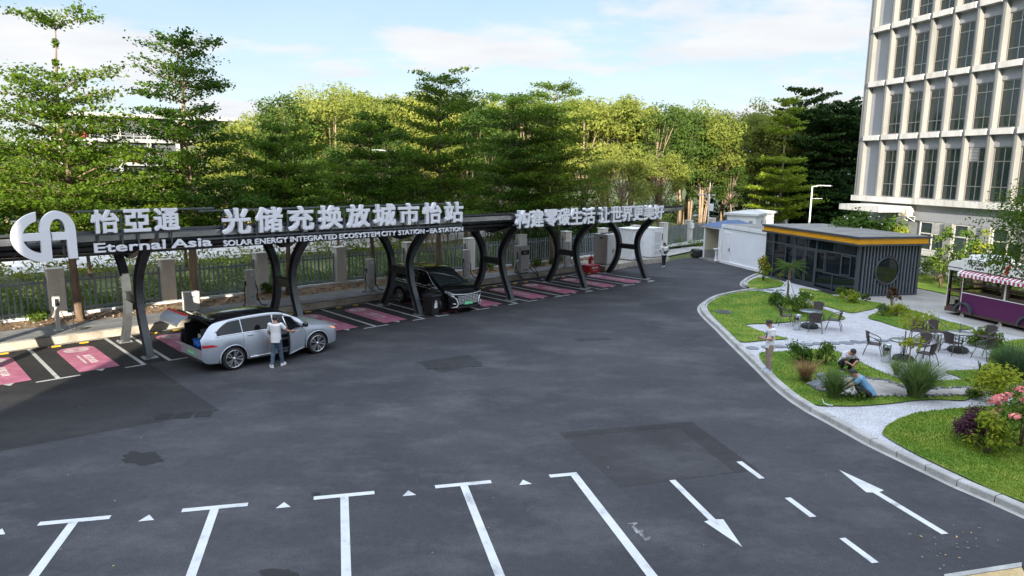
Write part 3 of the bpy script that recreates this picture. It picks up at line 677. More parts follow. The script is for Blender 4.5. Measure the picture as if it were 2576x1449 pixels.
for i, u in enumerate(PU):
    k = i-5
    if proto is None:
        e = empty('fence_pillar', R(u, lerp(FV, u), KH), A1, None, 'pillar', 'rendered pillars along the street fence'); pr.build('shaft', MT['pillar'], e); pc.build('cap', MT['pillar'], e); proto = e
    else:
        e = copy_tree(proto); e.location = R(u, lerp(FV, u), KH)
    e['label'] = 'square rendered fence pillar '+(PL[k] if 0 <= k < len(PL) else ('beyond the left edge of the picture' if k < 0 else 'behind the huts'))
fproto = None
for i, (u0, u1) in enumerate(zip(PU, PU[1:])):
    a, b = R(u0, lerp(FV, u0), KH), R(u1, lerp(FV, u1), KH); ang = math.atan2(b.y-a.y, b.x-a.x); Ln = (b-a).length
    k = i-5
    lab = 'grey picket fence panel, right of the pillar '+(PL[k] if 0 <= k < len(PL) else ('beyond the left edge of the picture' if k < 0 else 'behind the huts'))
    if fproto is None:
        e = empty('fence_panel', a, ang, lab, 'fence', 'picket panels of the street fence')
        m = MB(); n = 18; rnd = random.Random(2)
        for q in range(n):
            x = 0.36+(4.39-0.72)*q/(n-1); w = 0.10 if q % 4 == 1 else 0.055
            m.box((x, 0, 0.88), (w, 0.035, 1.60), 0)
        m.build('pickets', MT['picket'], e)
        for z in (1.43, 0.22):
            m = MB(); m.box((2.195, 0.04, z), (4.39-0.585, 0.04, 0.09), 0); m.build('rail', MT['picket'], e)
        fproto = e
    else:
        e = copy_tree(fproto); e.location = a; e.rotation_euler = (0, 0, ang); e['label'] = lab; e.scale = (Ln/4.39, 1, 1)
# ================================================================ buildings
def ona(px, py, a):
    d = ray(px/1.565217, py/1.565217); c = Vector((0, 0, CAM_Z)); t = (a-(c-O2).dot(D2))/d.dot(D2); P = c+t*d
    return st(P)[1], P.z
def onb(px, py, b):
    d = ray(px/1.565217, py/1.565217); c = Vector((0, 0, CAM_Z)); t = (b-(c-O2).dot(N2))/d.dot(N2); P = c+t*d
    return st(P)[0], P.z
def tbox(mb, a0, a1, b0, b1, z0, z1, mi=0, root=None):
    c = T((a0+a1)/2, (b0+b1)/2, (z0+z1)/2)
    if root is not None: c = c-root.location
    return mb.box(c, (abs(a1-a0), abs(b1-b0), abs(z1-z0)), mi, A2)
MT['render_w'] = mixmat('pale_painted_render', [(0.3, (0.185, 0.185, 0.176)), (0.5, (0.24, 0.24, 0.229)), (0.7, (0.275, 0.275, 0.264))], 0.5, 0.8, 7, 0.65, fine=(8, 0.05), stretch=(1.5, 1.5, 0.35))
MT['ledge'] = mixmat('weathered_white_ledge', [(0.3, (0.42, 0.39, 0.36)), (0.5, (0.55, 0.535, 0.51)), (0.7, (0.62, 0.61, 0.585))], 0.8, 0.8, 7, 0.7, fine=(10, 0.06), stretch=(2, 2, 0.5))
def tilemat(name, c1, c2, sx=0.12, sz=0.06):
    m, nt, b = newmat(name); b.inputs['Roughness'].default_value = 0.5
    tc = nt.nodes.new('ShaderNodeTexCoord'); sp = nt.nodes.new('ShaderNodeSeparateXYZ'); nt.links.new(tc.outputs['Object'], sp.inputs[0])
    ad = nt.nodes.new('ShaderNodeMath'); ad.operation = 'ADD'; nt.links.new(sp.outputs[0], ad.inputs[0]); nt.links.new(sp.outputs[1], ad.inputs[1])
    cb = nt.nodes.new('ShaderNodeCombineXYZ'); nt.links.new(ad.outputs[0], cb.inputs[0]); nt.links.new(sp.outputs[2], cb.inputs[1])
    br = nt.nodes.new('ShaderNodeTexBrick'); br.inputs['Scale'].default_value = 1.0; br.inputs['Brick Width'].default_value = sx; br.inputs['Row Height'].default_value = sz; br.inputs['Mortar Size'].default_value = 0.006; br.offset = 0.0
    br.inputs['Color1'].default_value = (*c1, 1); br.inputs['Color2'].default_value = (*c2, 1); br.inputs['Mortar'].default_value = (c1[0]*0.7, c1[1]*0.7, c1[2]*0.7, 1)
    nt.links.new(cb.outputs[0], br.inputs['Vector']); nt.links.new(br.outputs[0], b.inputs['Base Color']); return m
MT['tile'] = tilemat('grey_wall_tile', (0.30, 0.31, 0.33), (0.33, 0.34, 0.36))
MT['winframe'] = mat('bronze_frame', (0.30, 0.28, 0.25), 0.4, 0.1, 3)
def seeglass(name, tintc, mixf, rough=0.02):
    m, nt, b = newmat(name); b.inputs['Base Color'].default_value = (*tintc, 1); b.inputs['Roughness'].default_value = rough; b.inputs['Specular IOR Level'].default_value = 0.9
    t = nt.nodes.new('ShaderNodeBsdfTransparent'); t.inputs[0].default_value = (0.75, 0.85, 0.80, 1); x = nt.nodes.new('ShaderNodeMixShader'); x.inputs[0].default_value = mixf
    nt.links.new(b.outputs[0], x.inputs[1]); nt.links.new(t.outputs[0], x.inputs[2]); nt.links.new(x.outputs[0], nt.nodes['Material Output'].inputs[0]); return m
MT['win'] = seeglass('office_glass', (0.045, 0.065, 0.062), 0.30)
MT['slab_grey'] = mixmat('roof_felt', [(0.3, (0.15, 0.15, 0.15)), (0.5, (0.23, 0.225, 0.215)), (0.7, (0.29, 0.28, 0.265))], 0.9, 0.9, 7, 0.65, fine=(14, 0.08))
MT['charcoal'] = mat('charcoal_paint', (0.055, 0.066, 0.078), 0.45, 0.1, 3)
MT['navy'] = mat('dark_blue_wall', (0.010, 0.014, 0.026), 0.5, 0.2, 3)
MT['orange'] = mat('orange_fascia', (0.80, 0.36, 0.012), 0.5, 0.08, 1.5)
MT['container'] = mat('white_sandwich_panel', (0.80, 0.83, 0.87), 0.45, 0.04, 0.8)
MT['cream'] = mat('cream_boarding', (0.60, 0.56, 0.42), 0.55, 0.06, 2)
MT['brown'] = mat('dark_brown_wood', (0.055, 0.035, 0.028), 0.5, 0.25, 4)
MT['blueroof'] = mat('blue_shingle', (0.05, 0.09, 0.20), 0.6, 0.35, 9)

# --- the block behind the viewpoint: it is what shades the car park
ob = empty('office_block', (3.8, -20, 0), 0, 'tall grey office block behind the viewpoint that shades the car park', 'building')
m = MB(); m.box((0, 0, 13.1), (36.0, 14.0, 26.2)); m.build('wall', mat('dark_stone_cladding', (0.10, 0.10, 0.105), 0.7, 0.15, 0.6), ob)
m = MB(); m.box((0, 0, 26.35), (37.6, 14.6, 0.3)); m.build('roof', MT['ledge'], ob)
m = MB()
for i in range(11):
    for j in range(7): m.box((-16.2+3.24*i, 7.02, 2.0+3.6*j), (2.0, 0.05, 2.1))
m.build('windows', MT['win'], ob)['kind'] = 'stuff'

# --- office building on the right
AF = 42.36
of = empty('office_building', T(AF+6, 20, 0), 0, 'pale office building with deep vertical fins, white ledges and tall dark windows', 'building')
def opart(mb, name, m, parent=of): 
    o = mb.build(name, m, parent); return o
BMIN = 1.8
NB = 16; PIT = 1.80; B0 = 28.05                                     # window i spans B0-PIT*i .. +1.08
LEDG = [4.65, 8.97, 12.73, 16.49, 20.25, 24.01, 27.8]
def tb(mb, *a): return tbox(mb, *a, root=of)
fin_b0 = 29.38
m = MB(); tb(m, AF+1.2, AF+14, BMIN-0.6, 31.70, 4.9, 31.0); tb(m, AF+0.34, AF+1.2, fin_b0, 31.70, 5.03, 31.0); tb(m, AF+0.42, AF+14, BMIN-0.6, 31.35, 0, 4.62)
opart(m, 'wall', MT['tile'])
m = MB(); tb(m, AF-0.02, AF+14.2, BMIN-0.8, 31.80, 31.0, 31.6); opart(m, 'parapet', MT['ledge'])
m = MB(); tb(m, AF-0.10, AF+0.9, BMIN-0.8, 31.82, 4.63, 5.02); tb(m, AF+0.9, AF+14, 31.2, 31.82, 4.63, 5.02); opart(m, 'base_ledge', MT['ledge'])
PIT = 1.735; FD = 0.38; FW = 0.29; BF = 29.37                     # fin i: front from BF-PIT*i, FW wide, FD deep
def fin_b(i): return BF-PIT*i
for i in range(-1, NB+1):
    f0 = fin_b(i); f1 = f0+FW
    if i == -1: f0, f1 = 31.14, 31.70
    if f0 < BMIN-0.5: continue
    m = MB()
    for z0, z1 in zip([5.022]+LEDG[1:], LEDG[1:]+[31.0]):
        tb(m, AF, AF+FD+0.2, f0, f0+FW*0.55 if i >= 0 else f0+0.3, z0+0.01, z1-0.01); tb(m, AF+0.05, AF+FD+0.2, f0+(FW*0.55 if i >= 0 else 0.3), f1, z0+0.01, z1-0.01)
        tb(m, AF+0.06, AF+FD+0.2, f0+0.01, f1-0.01, z1-0.01, z1+0.01)
    opart(m, 'fin', MT['render_w'])
for j, z in enumerate(LEDG[1:]):
    for i in range(0, 11):
        w1 = fin_b(i)-0.004; w0 = fin_b(i+1)+FW+0.004
        m = MB(); tb(m, AF-0.10, AF+0.61, w0, w1, z, z+0.35)
        if j < 5: opart(m, 'ledge', MT['ledge'])
    m = MB(); tb(m, AF-0.10, AF+0.61, fin_b(0)+FW+0.004, 31.136, z, z+0.35); opart(m, 'ledge', MT['ledge'])
zw = [(5.03, 8.26), (9.35, 12.05), (13.11, 15.83), (16.87, 19.6), (20.63, 23.36), (24.4, 27.1)]
MT['curtain'] = mat('grey_green_blind', (0.36, 0.40, 0.385), 0.8, 0.15, 2)
rnd = random.Random(17)
for j, (z0, z1) in enumerate(zw):
    if j > 4: break
    for i in range(0, 10):
        w1 = fin_b(i)-0.03; w0 = fin_b(i+1)+FW+0.03
        fr = MB(); t_ = 0.055; af0, af1 = AF+FD, AF+FD+0.07
        hm = [z0+(z1-z0)*0.26, z0+(z1-z0)*0.80] if j else [5.92, 7.42]
        xs = w0+(w1-w0)*0.46
        tb(fr, af0, af1, w0, w1, z0, z0+t_); tb(fr, af0, af1, w0, w1, z1-t_, z1)
        for x in (w0, w1-t_): tb(fr, af0, af1, x, x+t_, z0+t_, z1-t_)
        tb(fr, af0, af1, xs, xs+t_, z0+t_, z1-t_)
        for h in hm:
            tb(fr, af0+.002, af1-.002, w0+t_, xs, h-t_/2, h+t_/2); tb(fr, af0+.002, af1-.002, xs+t_, w1-t_, h-t_/2, h+t_/2)
        fo = opart(fr, 'window', MT['winframe'])
        pm = MB(); tb(pm, AF+FD+0.03, AF+FD+0.045, w0+t_, w1-t_, z0+t_, z1-t_)
        opart(pm, 'pane', MT['win'], fo)
        if rnd.random() < 0.75:
            cw = rnd.uniform(0.25, 0.6)*(w1-w0); cu = MB(); tb(cu, AF+FD+0.075, AF+FD+0.085, w1-t_-cw, w1-t_, z0+t_, z1-t_); opart(cu, 'blind', MT['curtain'], fo)
        if j == 0 and i == 4:
            lv = MB()
            for q in range(9): tb(lv, af0-0.03, af0+0.02, xs+t_, w1-t_, hm[1]+0.06+q*0.085, hm[1]+0.11+q*0.085)
            opart(lv, 'louvre', MT['ledge'], fo)
sp_ = MB()
for j in range(6):
    zt = zw[j][1] if j < 6 else 31; zn = LEDG[j+1] if j+1 < len(LEDG) else 31.0
    tb(sp_, AF+FD-0.06, AF+FD+0.2, BMIN, fin_b0, zt+0.005, zn+0.1)
    if j: tb(sp_, AF+FD-0.05, AF+FD+0.2, BMIN, fin_b0, LEDG[j]+0.2, zw[j][0]-0.005)
opart(sp_, 'spandrel', MT['tile'])
bk_ = MB(); tb(bk_, AF+FD+0.35, AF+FD+0.40, BMIN, fin_b0, 5.0, 31.0); opart(bk_, 'dark_interior', MT['navy'])
# ground floor: tiled band, wide windows, sill wall
m = MB(); tb(m, AF+0.30, AF+0.43, BMIN, 26.4, 3.56, 4.13); opart(m, 'tiled_band', MT['tile'])
m = MB(); tb(m, AF+0.25, AF+0.43, BMIN, 25.9, 1.30, 1.62); opart(m, 'sill', MT['ledge'])
for i in range(9):
    w1 = 25.55-i*2.72; w0 = w1-2.1
    fr = MB(); tb(fr, AF+0.34, AF+0.43, w0, w1, 1.65, 1.73); tb(fr, AF+0.34, AF+0.43, w0, w1, 3.46, 3.55)
    for x in (w0, w0+1.0, w1-0.09): tb(fr, AF+0.345, AF+0.425, x, x+0.09, 1.73, 3.46)
    tb(fr, AF+0.35, AF+0.42, w0+0.09, w0+1.0, 2.72, 2.80); tb(fr, AF+0.35, AF+0.42, w0+1.09, w1-0.09, 2.72, 2.80)
    fo = opart(fr, 'window', MT['ledge'])
    pm = MB(); tb(pm, AF+0.385, AF+0.395, w0+0.09, w1-0.09, 1.73, 3.46); opart(pm, 'pane', MT['win'], fo)
    lv = MB()
    for q in range(8): tb(lv, AF+0.32, AF+0.372, w0+0.09, w0+1.0, 2.84+q*0.078, 2.885+q*0.078)
    opart(lv, 'louvre', MT['ledge'], fo)
    pi = MB(); tb(pi, AF+0.20, AF+0.43, w0-0.60, w0-0.02, 0, 3.55); opart(pi, 'pier', MT['render_w'])
m = MB(); tb(m, AF-2.5, AF+0.42, 26.15, 30.0, 4.08, 4.47); opart(m, 'entrance_canopy', MT['ledge'])
m = MB(); tb(m, AF+0.30, AF+0.43, 26.6, 29.6, 0.1, 3.0); opart(m, 'entrance_door', MT['win'])
ac = empty('air_conditioner', T(AF-0.3, 26.2, 3.82), A2, 'cream air conditioner box on brackets beside the flat entrance canopy', 'air conditioner')
m = MB(); m.bbox((0, 0, 0.27), (0.42, 0.85, 0.55), 0.03); m.build('casing', MT['cream'], ac)
m = MB(); m.lathe([(0.19, 0), (0.21, 0.015), (0.19, 0.02)], (0, 0, 0), 16, M=Matrix.Rotation(rad(-90), 4, 'Y')); o = m.build('fan_grille', MT['midgrey'], ac, loc=(-0.215, -0.12, 0.27))
m = MB(); [m.tube([(-0.2, y, -0.01), (0.52, y, -0.01), (0.52, y, -0.35), (-0.15, y, -0.01)], 0.02, 6) for y in (-0.3, 0.3)]; m.build('bracket', MT['white'], ac)

# --- glazed kiosk
AK, BK, BK2, AK2 = 31.74, 17.94, 26.4, 35.7
ki = empty('glass_kiosk', T(AK, BK, 0), 0, 'flat-roofed dark kiosk with glazed front, orange fascia and a round side window', 'kiosk')
def kb(mb, *a, mi=0): return tbox(mb, *a, mi, root=ki)
m = MB(); kb(m, AK-0.30, AK2+0.30, BK-0.32, BK2+0.1, 3.21, 3.31); kb(m, AK-0.28, AK2+0.28, BK-0.30, BK2+0.1, 2.83, 2.92)
m.build('roof_edge', MT['charcoal'], ki)
m = MB(); kb(m, AK-0.22, AK2+0.22, BK-0.24, BK2+0.08, 3.311, 3.325); m.build('roof', MT['slab_grey'], ki)
m = MB(); kb(m, AK-0.20, AK2+0.20, BK-0.22, BK2+0.06, 2.922, 3.208); m.build('fascia', MT['orange'], ki)
m = MB(); kb(m, AK+0.10, AK2, BK+0.35, BK2, 0.0, 0.10); m.build('floor', MT['slab_grey'], ki)
m = MB(); kb(m, AK2-0.1, AK2, BK+0.14, BK2-0.12, 0.1, 2.82); kb(m, AK+0.2, AK2-0.1, BK2-0.12, BK2, 0.1, 2.82); m.build('wall', MT['charcoal'], ki)
# glazed front
fr = MB(); gl = MB()
zs = (0.08, 1.02, 2.24, 2.83)
def kf(b0, b1, z0, z1, mb=fr, d0=-0.02, d1=0.07, mi=0): kb(mb, AK+d0, AK+d1, b0, b1, z0, z1, mi=mi)
kf(BK, BK2, 0.0, 0.10); kf(BK+0.16, BK2-0.10, 2.21, 2.28, d0=-0.018, d1=0.068); kf(BK+0.16, BK2-0.1, 2.76, 2.828, d0=-0.018)
for b in (BK2-0.10, 25.5, 23.36, 21.36): kf(b-0.05, b+0.05, 0.10, 2.76, d0=-0.024, d1=0.074)
for b in (24.94, 19.87, 22.35): kf(b-0.03, b+0.03, 2.28, 2.76, d0=-0.016, d1=0.06)
kf(24.24, 24.30, 0.10, 2.21, d0=-0.016, d1=0.06)
kf(BK+0.16, 21.31, 1.00, 1.06, d0=-0.018, d1=0.066)
for b in (20.50, 19.25): kf(b-0.03, b+0.03, 1.06, 2.21, d0=-0.016, d1=0.06)
kf(19.82, 19.88, 0.10, 1.00, d0=-0.016, d1=0.06)
fr.build('window_frame', MT['charcoal'], ki)
kf(BK+0.16, 21.31, 0.10, 2.76, gl, 0.02, 0.03); kf(23.41, BK2-0.15, 0.10, 2.76, gl, 0.02, 0.03); kf(21.41, 23.31, 2.28, 2.76, gl, 0.02, 0.03)
gl.build('pane', MT['glass'], ki)
for (b0, b1) in ((20.53, 21.31), (18.42, 19.22), (23.41, 24.24)):
    c_ = MB(); zlo, zhi = (1.10, 2.18)
    for q in ((b0+.02, b1-.02, zlo, zlo+.06), (b0+.02, b1-.02, zhi-.06, zhi)): kf(*q, c_, -0.05, -0.021)
    for q in ((b0+.02, b0+.08, zlo+.06, zhi-.06), (b1-.08, b1-.02, zlo+.06, zhi-.06)): kf(*q, c_, -0.05, -0.021)
    c_.build('casement', MT['charcoal'], ki)
for (b0, b1) in ((21.42, 22.34), (22.37, 23.30)):
    d_ = MB(); 
    for q in ((b0, b1, 0.12, 0.26), (b0, b1, 2.10, 2.20)): kf(*q, d_, 0.0, 0.06)
    for q in ((b0, b0+.09, 0.26, 2.10), (b1-.09, b1, 0.26, 2.10)): kf(*q, d_, 0.0, 0.06)
    do = d_.build('door', MT['charcoal'], ki)
    p_ = MB(); kf(b0+.09, b1-.09, 0.26, 2.10, p_, 0.025, 0.035); p_.build('pane', MT['glass'], do)
    h_ = MB(); bb = b1-0.05 if b0 < 22 else b0+0.05; c0 = T(AK-0.07, bb, 0)-ki.location
    h_.tube([c0+UPZ*0.75, c0+UPZ*1.75], 0.022, 8); [h_.tube([c0+UPZ*z, c0+UPZ*z+D2*0.08], 0.012, 6) for z in (0.8, 1.7)]; h_.build('handle', MT['black'], do)
# slatted side with the round window
sd_ = MB(); kb(sd_, AK+0.16, AK2-0.15, BK+0.06, BK+0.16, 0.16, 2.78); sd_.build('wall', MT['navy'], ki)
ps = MB()
for a in (AK+0.08, AK2-0.08): kb(ps, a-0.08, a+0.08, BK, BK+0.16, 0.0, 2.82)
kb(ps, AK+0.16, AK2-0.16, BK+0.005, BK+0.155, 0.0, 0.16); ps.build('corner_post', MT['charcoal'], ki)
RC, RZ, RR = 33.6, 1.45, 0.78
sl_ = MB(); n = 17
for i in range(n):
    a = AK+0.34+(AK2-AK-0.68)*i/(n-1); dx_ = abs(a-RC)
    segs = [(0.165, 2.80)]
    if dx_ < RR+0.03:
        hh = math.sqrt(max((RR+0.03)**2-dx_**2, 0)); segs = [(0.165, RZ-hh), (RZ+hh, 2.80)]
    for z0, z1 in segs:
        if z1-z0 > 0.02: kb(sl_, a-0.035, a+0.035, BK-0.04, BK+0.055, z0, z1)
sl_.build('slats', mat('blue_grey_slat', (0.115, 0.135, 0.155), 0.45, 0.1, 3), ki)
MY = basis(T(RC, BK, RZ)-ki.location, D2, UPZ, -N2)
rg = MB(); rg.lathe([(RR-0.07, -0.05), (RR-0.07, 0.07), (RR, 0.07), (RR, -0.05)], n=40, M=MY.to_3x3().to_4x4(), c=MY.translation); rw = rg.build('round_window', MT['charcoal'], ki)
rp = MB(); rp.lathe([(0.001, 0.012), (RR-0.06, 0.012)], n=40, M=MY.to_3x3().to_4x4(), c=MY.translation); rp.build('pane', MT['glass'], rw)
dm = MB(); kb(dm, AK-1.0, AK-0.35, BK+0.8, BK+1.9, 0.115, 0.13); tag(dm.build('doormat', MT['black']), 'black doormat on the ground before the kiosk front', 'doormat'); bpy.data.objects['doormat'].location = ki.location

# --- white container cabin
cn = empty('site_cabin', T(32.05, 26.6, 0), 0, 'white flat-roofed site cabin with a plain door, left of the kiosk', 'cabin')
def cb_(mb, *a, mi=0): return tbox(mb, *a, mi, root=cn)
m = MB(); cb_(m, 32.10, 35.0, 26.62, 32.34, 0.16, 2.62); m.build('wall', MT['container'], cn)
m = MB(); cb_(m, 32.02, 35.06, 26.55, 32.42, 2.60, 2.84); cb_(m, 32.02, 35.06, 26.55, 32.42, 0.03, 0.20)
for (a, b) in ((32.10, 32.34), (32.10, 26.63), (34.98, 32.34)): cb_(m, a-0.085, a+0.085, b-0.085, b+0.085, 0.2, 2.6)
m.build('frame', MT['white'], cn)
m = MB(); cb_(m, 32.12, 34.96, 26.65, 32.32, 2.842, 2.86); m.build('roof', MT['slab_grey'], cn)
m = MB(); cb_(m, 32.075, 32.099, 31.16, 32.06, 0.21, 2.24); do = m.build('door', MT['white'], cn)
m = MB(); 
for q in ((31.10, 31.155, 0.2, 2.30), (32.065, 32.12, 0.2, 2.30), (31.155, 32.065, 2.245, 2.30)): cb_(m, 32.06, 32.099, *q)
m.build('door_frame', MT['container'], do)
m = MB(); c0 = T(32.05, 31.26, 1.1)-cn.location; m.box(c0, (0.03, 0.05, 0.26), 0, A2); m.tube([c0-D2*0.03, c0-D2*0.03+N2*0.15], 0.014, 6); m.build('handle', MT['black'], do)
# --- guard hut with the blue roof
hu = empty('guard_hut', T(32.3, 32.5, 0), 0, 'small cream guard hut with blue hipped roof and brown glazed door', 'hut')
def hb(mb, *a, mi=0): return tbox(mb, *a, mi, root=hu)
m = MB(); hb(m, 33.3, 35.2, 32.5, 34.75, 0.12, 2.45); hb(m, 32.0, 33.3, 34.62, 34.75, 0.7, 2.45); m.build('wall', MT['cream'], hu)
m = MB(); hb(m, 32.0, 33.29, 34.58, 34.76, 0.12, 0.72); m.build('plinth', MT['midgrey'], hu)
m = MB(); hb(m, 31.7, 35.3, 32.45, 34.85, 0.0, 0.12); m.build('floor', MT['slab_grey'], hu)
m = MB(); 
for (a, b) in ((32.02, 34.72), (32.0, 32.5)): hb(m, a-0.07, a+0.07, b-0.07, b+0.07, 0.12, 2.45)
hb(m, 31.85, 35.35, 32.43, 34.95, 2.45, 2.56); m.build('post_and_eaves', MT['white'], hu)
m = MB(); q = [T(31.8, 32.4, 2.562)-hu.location, T(35.4, 32.4, 2.562)-hu.location, T(35.4, 35.0, 2.562)-hu.location, T(31.8, 35.0, 2.562)-hu.location, T(33.2, 33.7, 3.05)-hu.location, T(34.2, 33.7, 3.05)-hu.location]
m.add(q, [(3, 0, 4), (0, 1, 5, 4), (1, 2, 5), (2, 3, 4, 5), (0, 3, 2, 1)]); m.build('roof', MT['blueroof'], hu)
m = MB(); hb(m, 33.25, 33.298, 33.1, 34.0, 0.15, 2.3); do = m.build('door', MT['brown'], hu)
m = MB(); [hb(m, 33.235, 33.249, 33.2+0.26*i, 33.42+0.26*i, 1.2+0.34*j, 1.5+0.34*j) for i in range(3) for j in range(3)]; m.build('glazing', MT['grey'], do)
wb = empty('washbasin', T(31.9, 32.75, 0.12), A2, 'white pedestal washbasin on the step between guard hut and site cabin', 'washbasin')
m = MB(); m.lathe([(0.02, 0.78), (0.2, 0.80), (0.26, 0.90), (0.24, 0.90), (0.17, 0.83), (0.01, 0.82)], n=20); m.build('basin', MT['white'], wb)
m = MB(); m.lathe([(0.13, 0), (0.09, 0.15), (0.08, 0.6), (0.12, 0.79)], n=16); m.build('pedestal', MT['white'], wb)
# --- transformer kiosk
q = [G(*p, 2.9) for p in ((1820.0, 533.5), (1909, 537), (1957, 529))]
cx_ = (q[0]+q[2])/2; ex = (q[2]-q[1]); ey = (q[0]-q[1]); tz = math.atan2(ex.y, ex.x); LX, LY = ex.length-0.5, max(ey.length, 2.6)-0.5
tr = empty('transformer_cabinet', (cx_.x, cx_.y, 0), tz, 'long white transformer cabinet with louvred doors behind the site cabin roof', 'electrical cabinet')
m = MB(); m.box((0, 0, 1.32), (LX, LY, 2.64)); m.build('body', MT['container'], tr)
m = MB(); m.add([(-LX/2-.25, -LY/2-.25, 2.65), (LX/2+.25, -LY/2-.25, 2.65), (LX/2+.25, LY/2+.25, 2.65), (-LX/2-.25, LY/2+.25, 2.65), (-LX/2-.25, -LY/2-.25, 2.83), (LX/2+.25, -LY/2-.25, 2.83), (LX/2+.25, LY/2+.25, 2.83), (-LX/2-.25, LY/2+.25, 2.83), (-LX/2+.6, 0, 2.98), (LX/2-.6, 0, 2.98)], [(0, 3, 2, 1), (0, 1, 5, 4), (1, 2, 6, 5), (2, 3, 7, 6), (3, 0, 4, 7), (4, 5, 9, 8), (5, 6, 9), (6, 7, 8, 9), (7, 4, 8)]); m.build('roof', MT['grey'], tr)
for i in range(5):
    w = LX/5; x = -LX/2+w*(i+.5); m = MB(); m.box((x, -LY/2-0.015, 1.4), (w-0.16, 0.03, 2.2)); do = m.build('door', MT['white'], tr)
    if i in (1, 2): m = MB(); m.box((x, -LY/2-0.036, 1.9), (0.4, 0.012, 0.5)); m.build('vent', MT['midgrey'], do)
for i in range(3):
    w = LY/3; y = -LY/2+w*(i+.5); m = MB(); m.box((-LX/2-0.015, y, 1.4), (0.03, w-0.10, 2.2)); do = m.build('door', MT['white'], tr)
    if i == 0: m = MB(); m.box((-LX/2-0.036, y, 1.9), (0.012, 0.35, 0.55)); m.build('vent', MT['midgrey'], do)
    else:
        m = MB(); m.box((-LX/2-0.035, y, 1.62 if i == 1 else 1.5), (0.01, 0.36, 0.07)); m.build('warning_label', MT['red'], do)
        m = MB(); m.box((-LX/2-0.035, y, 2.1), (0.01, 0.40, 0.10)); m.build('emblem', mat('teal_mark', (0.10, 0.35, 0.38), 0.5), do) if i == 1 else None
rl = empty('railing', tr.location+ex.normalized()*(LX/2+2.6), tz, 'low white railing to the right of the transformer cabinet', 'railing')
m = MB()
for z in (1.05, 0.25): m.box((0, 0, z), (4.6, 0.05, 0.06))
for i in range(24): m.box((-2.25+4.5*i/23, 0, 0.62), (0.035, 0.03, 0.80))
for x in (-2.3, 0, 2.3): m.box((x, 0, 0.55), (0.07, 0.07, 1.1))
m.build('bars', MT['white'], rl)
# black upholstered thing beside the hut
bx = empty('storage_trunk', T(31.9, 35.6, 0), A2, 'black rounded trunk on the ground at the left corner of the guard hut', 'trunk')
m = MB(); m.bbox((0, 0, 0.33), (0.7, 0.9, 0.66), 0.14, seg=3, smooth=True); m.build('body', MT['black'], bx)
m = MB(); m.bbox((-0.36, 0.1, 0.36), (0.04, 0.12, 0.12), 0.01); m.build('latch', MT['rail'], bx)

# ================================================================ chargers and cabinets on the kerb
def cable(parent, pts, r=0.022, m='black', name='cable'):
    P = []
    n = len(pts)
    for i in range(n-1):
        p0, p1, p2, p3 = (Vector(pts[max(i-1, 0)]), Vector(pts[i]), Vector(pts[i+1]), Vector(pts[min(i+2, n-1)]))
        for k in range(5):
            f = k/5; P.append(0.5*(2*p1+(p2-p0)*f+(2*p0-5*p1+4*p2-p3)*f*f+(3*p1-p0-3*p2+p3)*f**3))
    P.append(Vector(pts[-1])); mb = MB(); mb.tube(P, r, 8); return mb.build(name, MT[m], parent)
MT['silver'] = mat('silver_grey_casing', (0.60, 0.58, 0.56), 0.4, 0.06, 2)
def slim_charger(u, v, label, long_cable=True):
    e = empty('charging_post', R(u, v, KH), A1, label, 'charger', 'slim silver charging posts on the kerb')
    m = MB(); m.bbox((0, 0, 0.90), (0.38, 0.30, 1.52), 0.05, seg=3); m.build('casing', MT['silver'], e)
    m = MB(); m.bbox((0.02, -0.152, 0.92), (0.29, 0.02, 1.44), 0.008); m.build('front_panel', MT['grey'], e)
    m = MB(); m.box((0, 0, 0.07), (0.30, 0.24, 0.14)); m.build('base', MT['grey'], e)
    m = MB(); m.lathe([(0.001, 0), (0.065, 0), (0.065, 0.012), (0.05, 0.014), (0.001, 0.014)], (0.02, -0.163, 1.42), 18, M=Matrix.Rotation(rad(90), 4, 'X')); m.build('emblem', MT['white'], e)
    m = MB(); m.box((0.02, -0.166, 0.45), (0.10, 0.006, 0.045)); m.box((0.02, -0.166, 0.52), (0.05, 0.006, 0.04)); m.build('sticker', mat('teal_sticker', (0.12, 0.30, 0.36), 0.5), e)
    for s in (-1, 1):
        m = MB(); m.bbox((s*0.21, 0.0, 1.05), (0.07, 0.10, 0.22), 0.02); m.build('plug_holder', MT['black'], e)
        if long_cable and s < 0: cable(e, [(-0.22, -0.02, 1.0), (-0.30, -0.05, 0.95), (-0.34, -0.08, 0.55), (-0.15, -0.4, 0.12), (0.15, -0.75, -0.05), (0.25, -1.0, -0.28), (0.05, -1.1, -0.30), (-0.05, -1.0, -0.28), (0.3, -0.95, -0.25)], 0.03, 'midgrey')
        cable(e, [(s*0.24, 0.0, 0.98), (s*0.30, -0.05, 0.75), (s*0.28, -0.08, 0.35), (s*0.42, -0.18, 0.05), (s*0.62, -0.25, 0.03)], 0.024)
slim_charger(8.61, 5.85, 'slim silver charging post on the kerb just behind the silver car roof', False)
slim_charger(14.94, 6.05, 'slim silver charging post with a grey cable coiled at its foot')
slim_charger(21.43, 6.2, 'slim silver charging post partly hidden by the black van', False)
slim_charger(29.73, 5.95, 'slim silver charging post under the fifth column pair', False)
wc = empty('charger_pedestal', R(1.14, 5.75, KH), A1, 'small rounded wall charger on a white post, far left on the kerb', 'charger')
m = MB(); m.box((0, 0, 0.46), (0.13, 0.09, 0.92)); m.box((0, 0, 0.01), (0.30, 0.26, 0.02)); m.build('post', MT['white'], wc)
m = MB(); m.bbox((0, -0.05, 1.16), (0.27, 0.16, 0.48), 0.06, seg=3, smooth=True); m.build('casing', MT['silver'], wc)
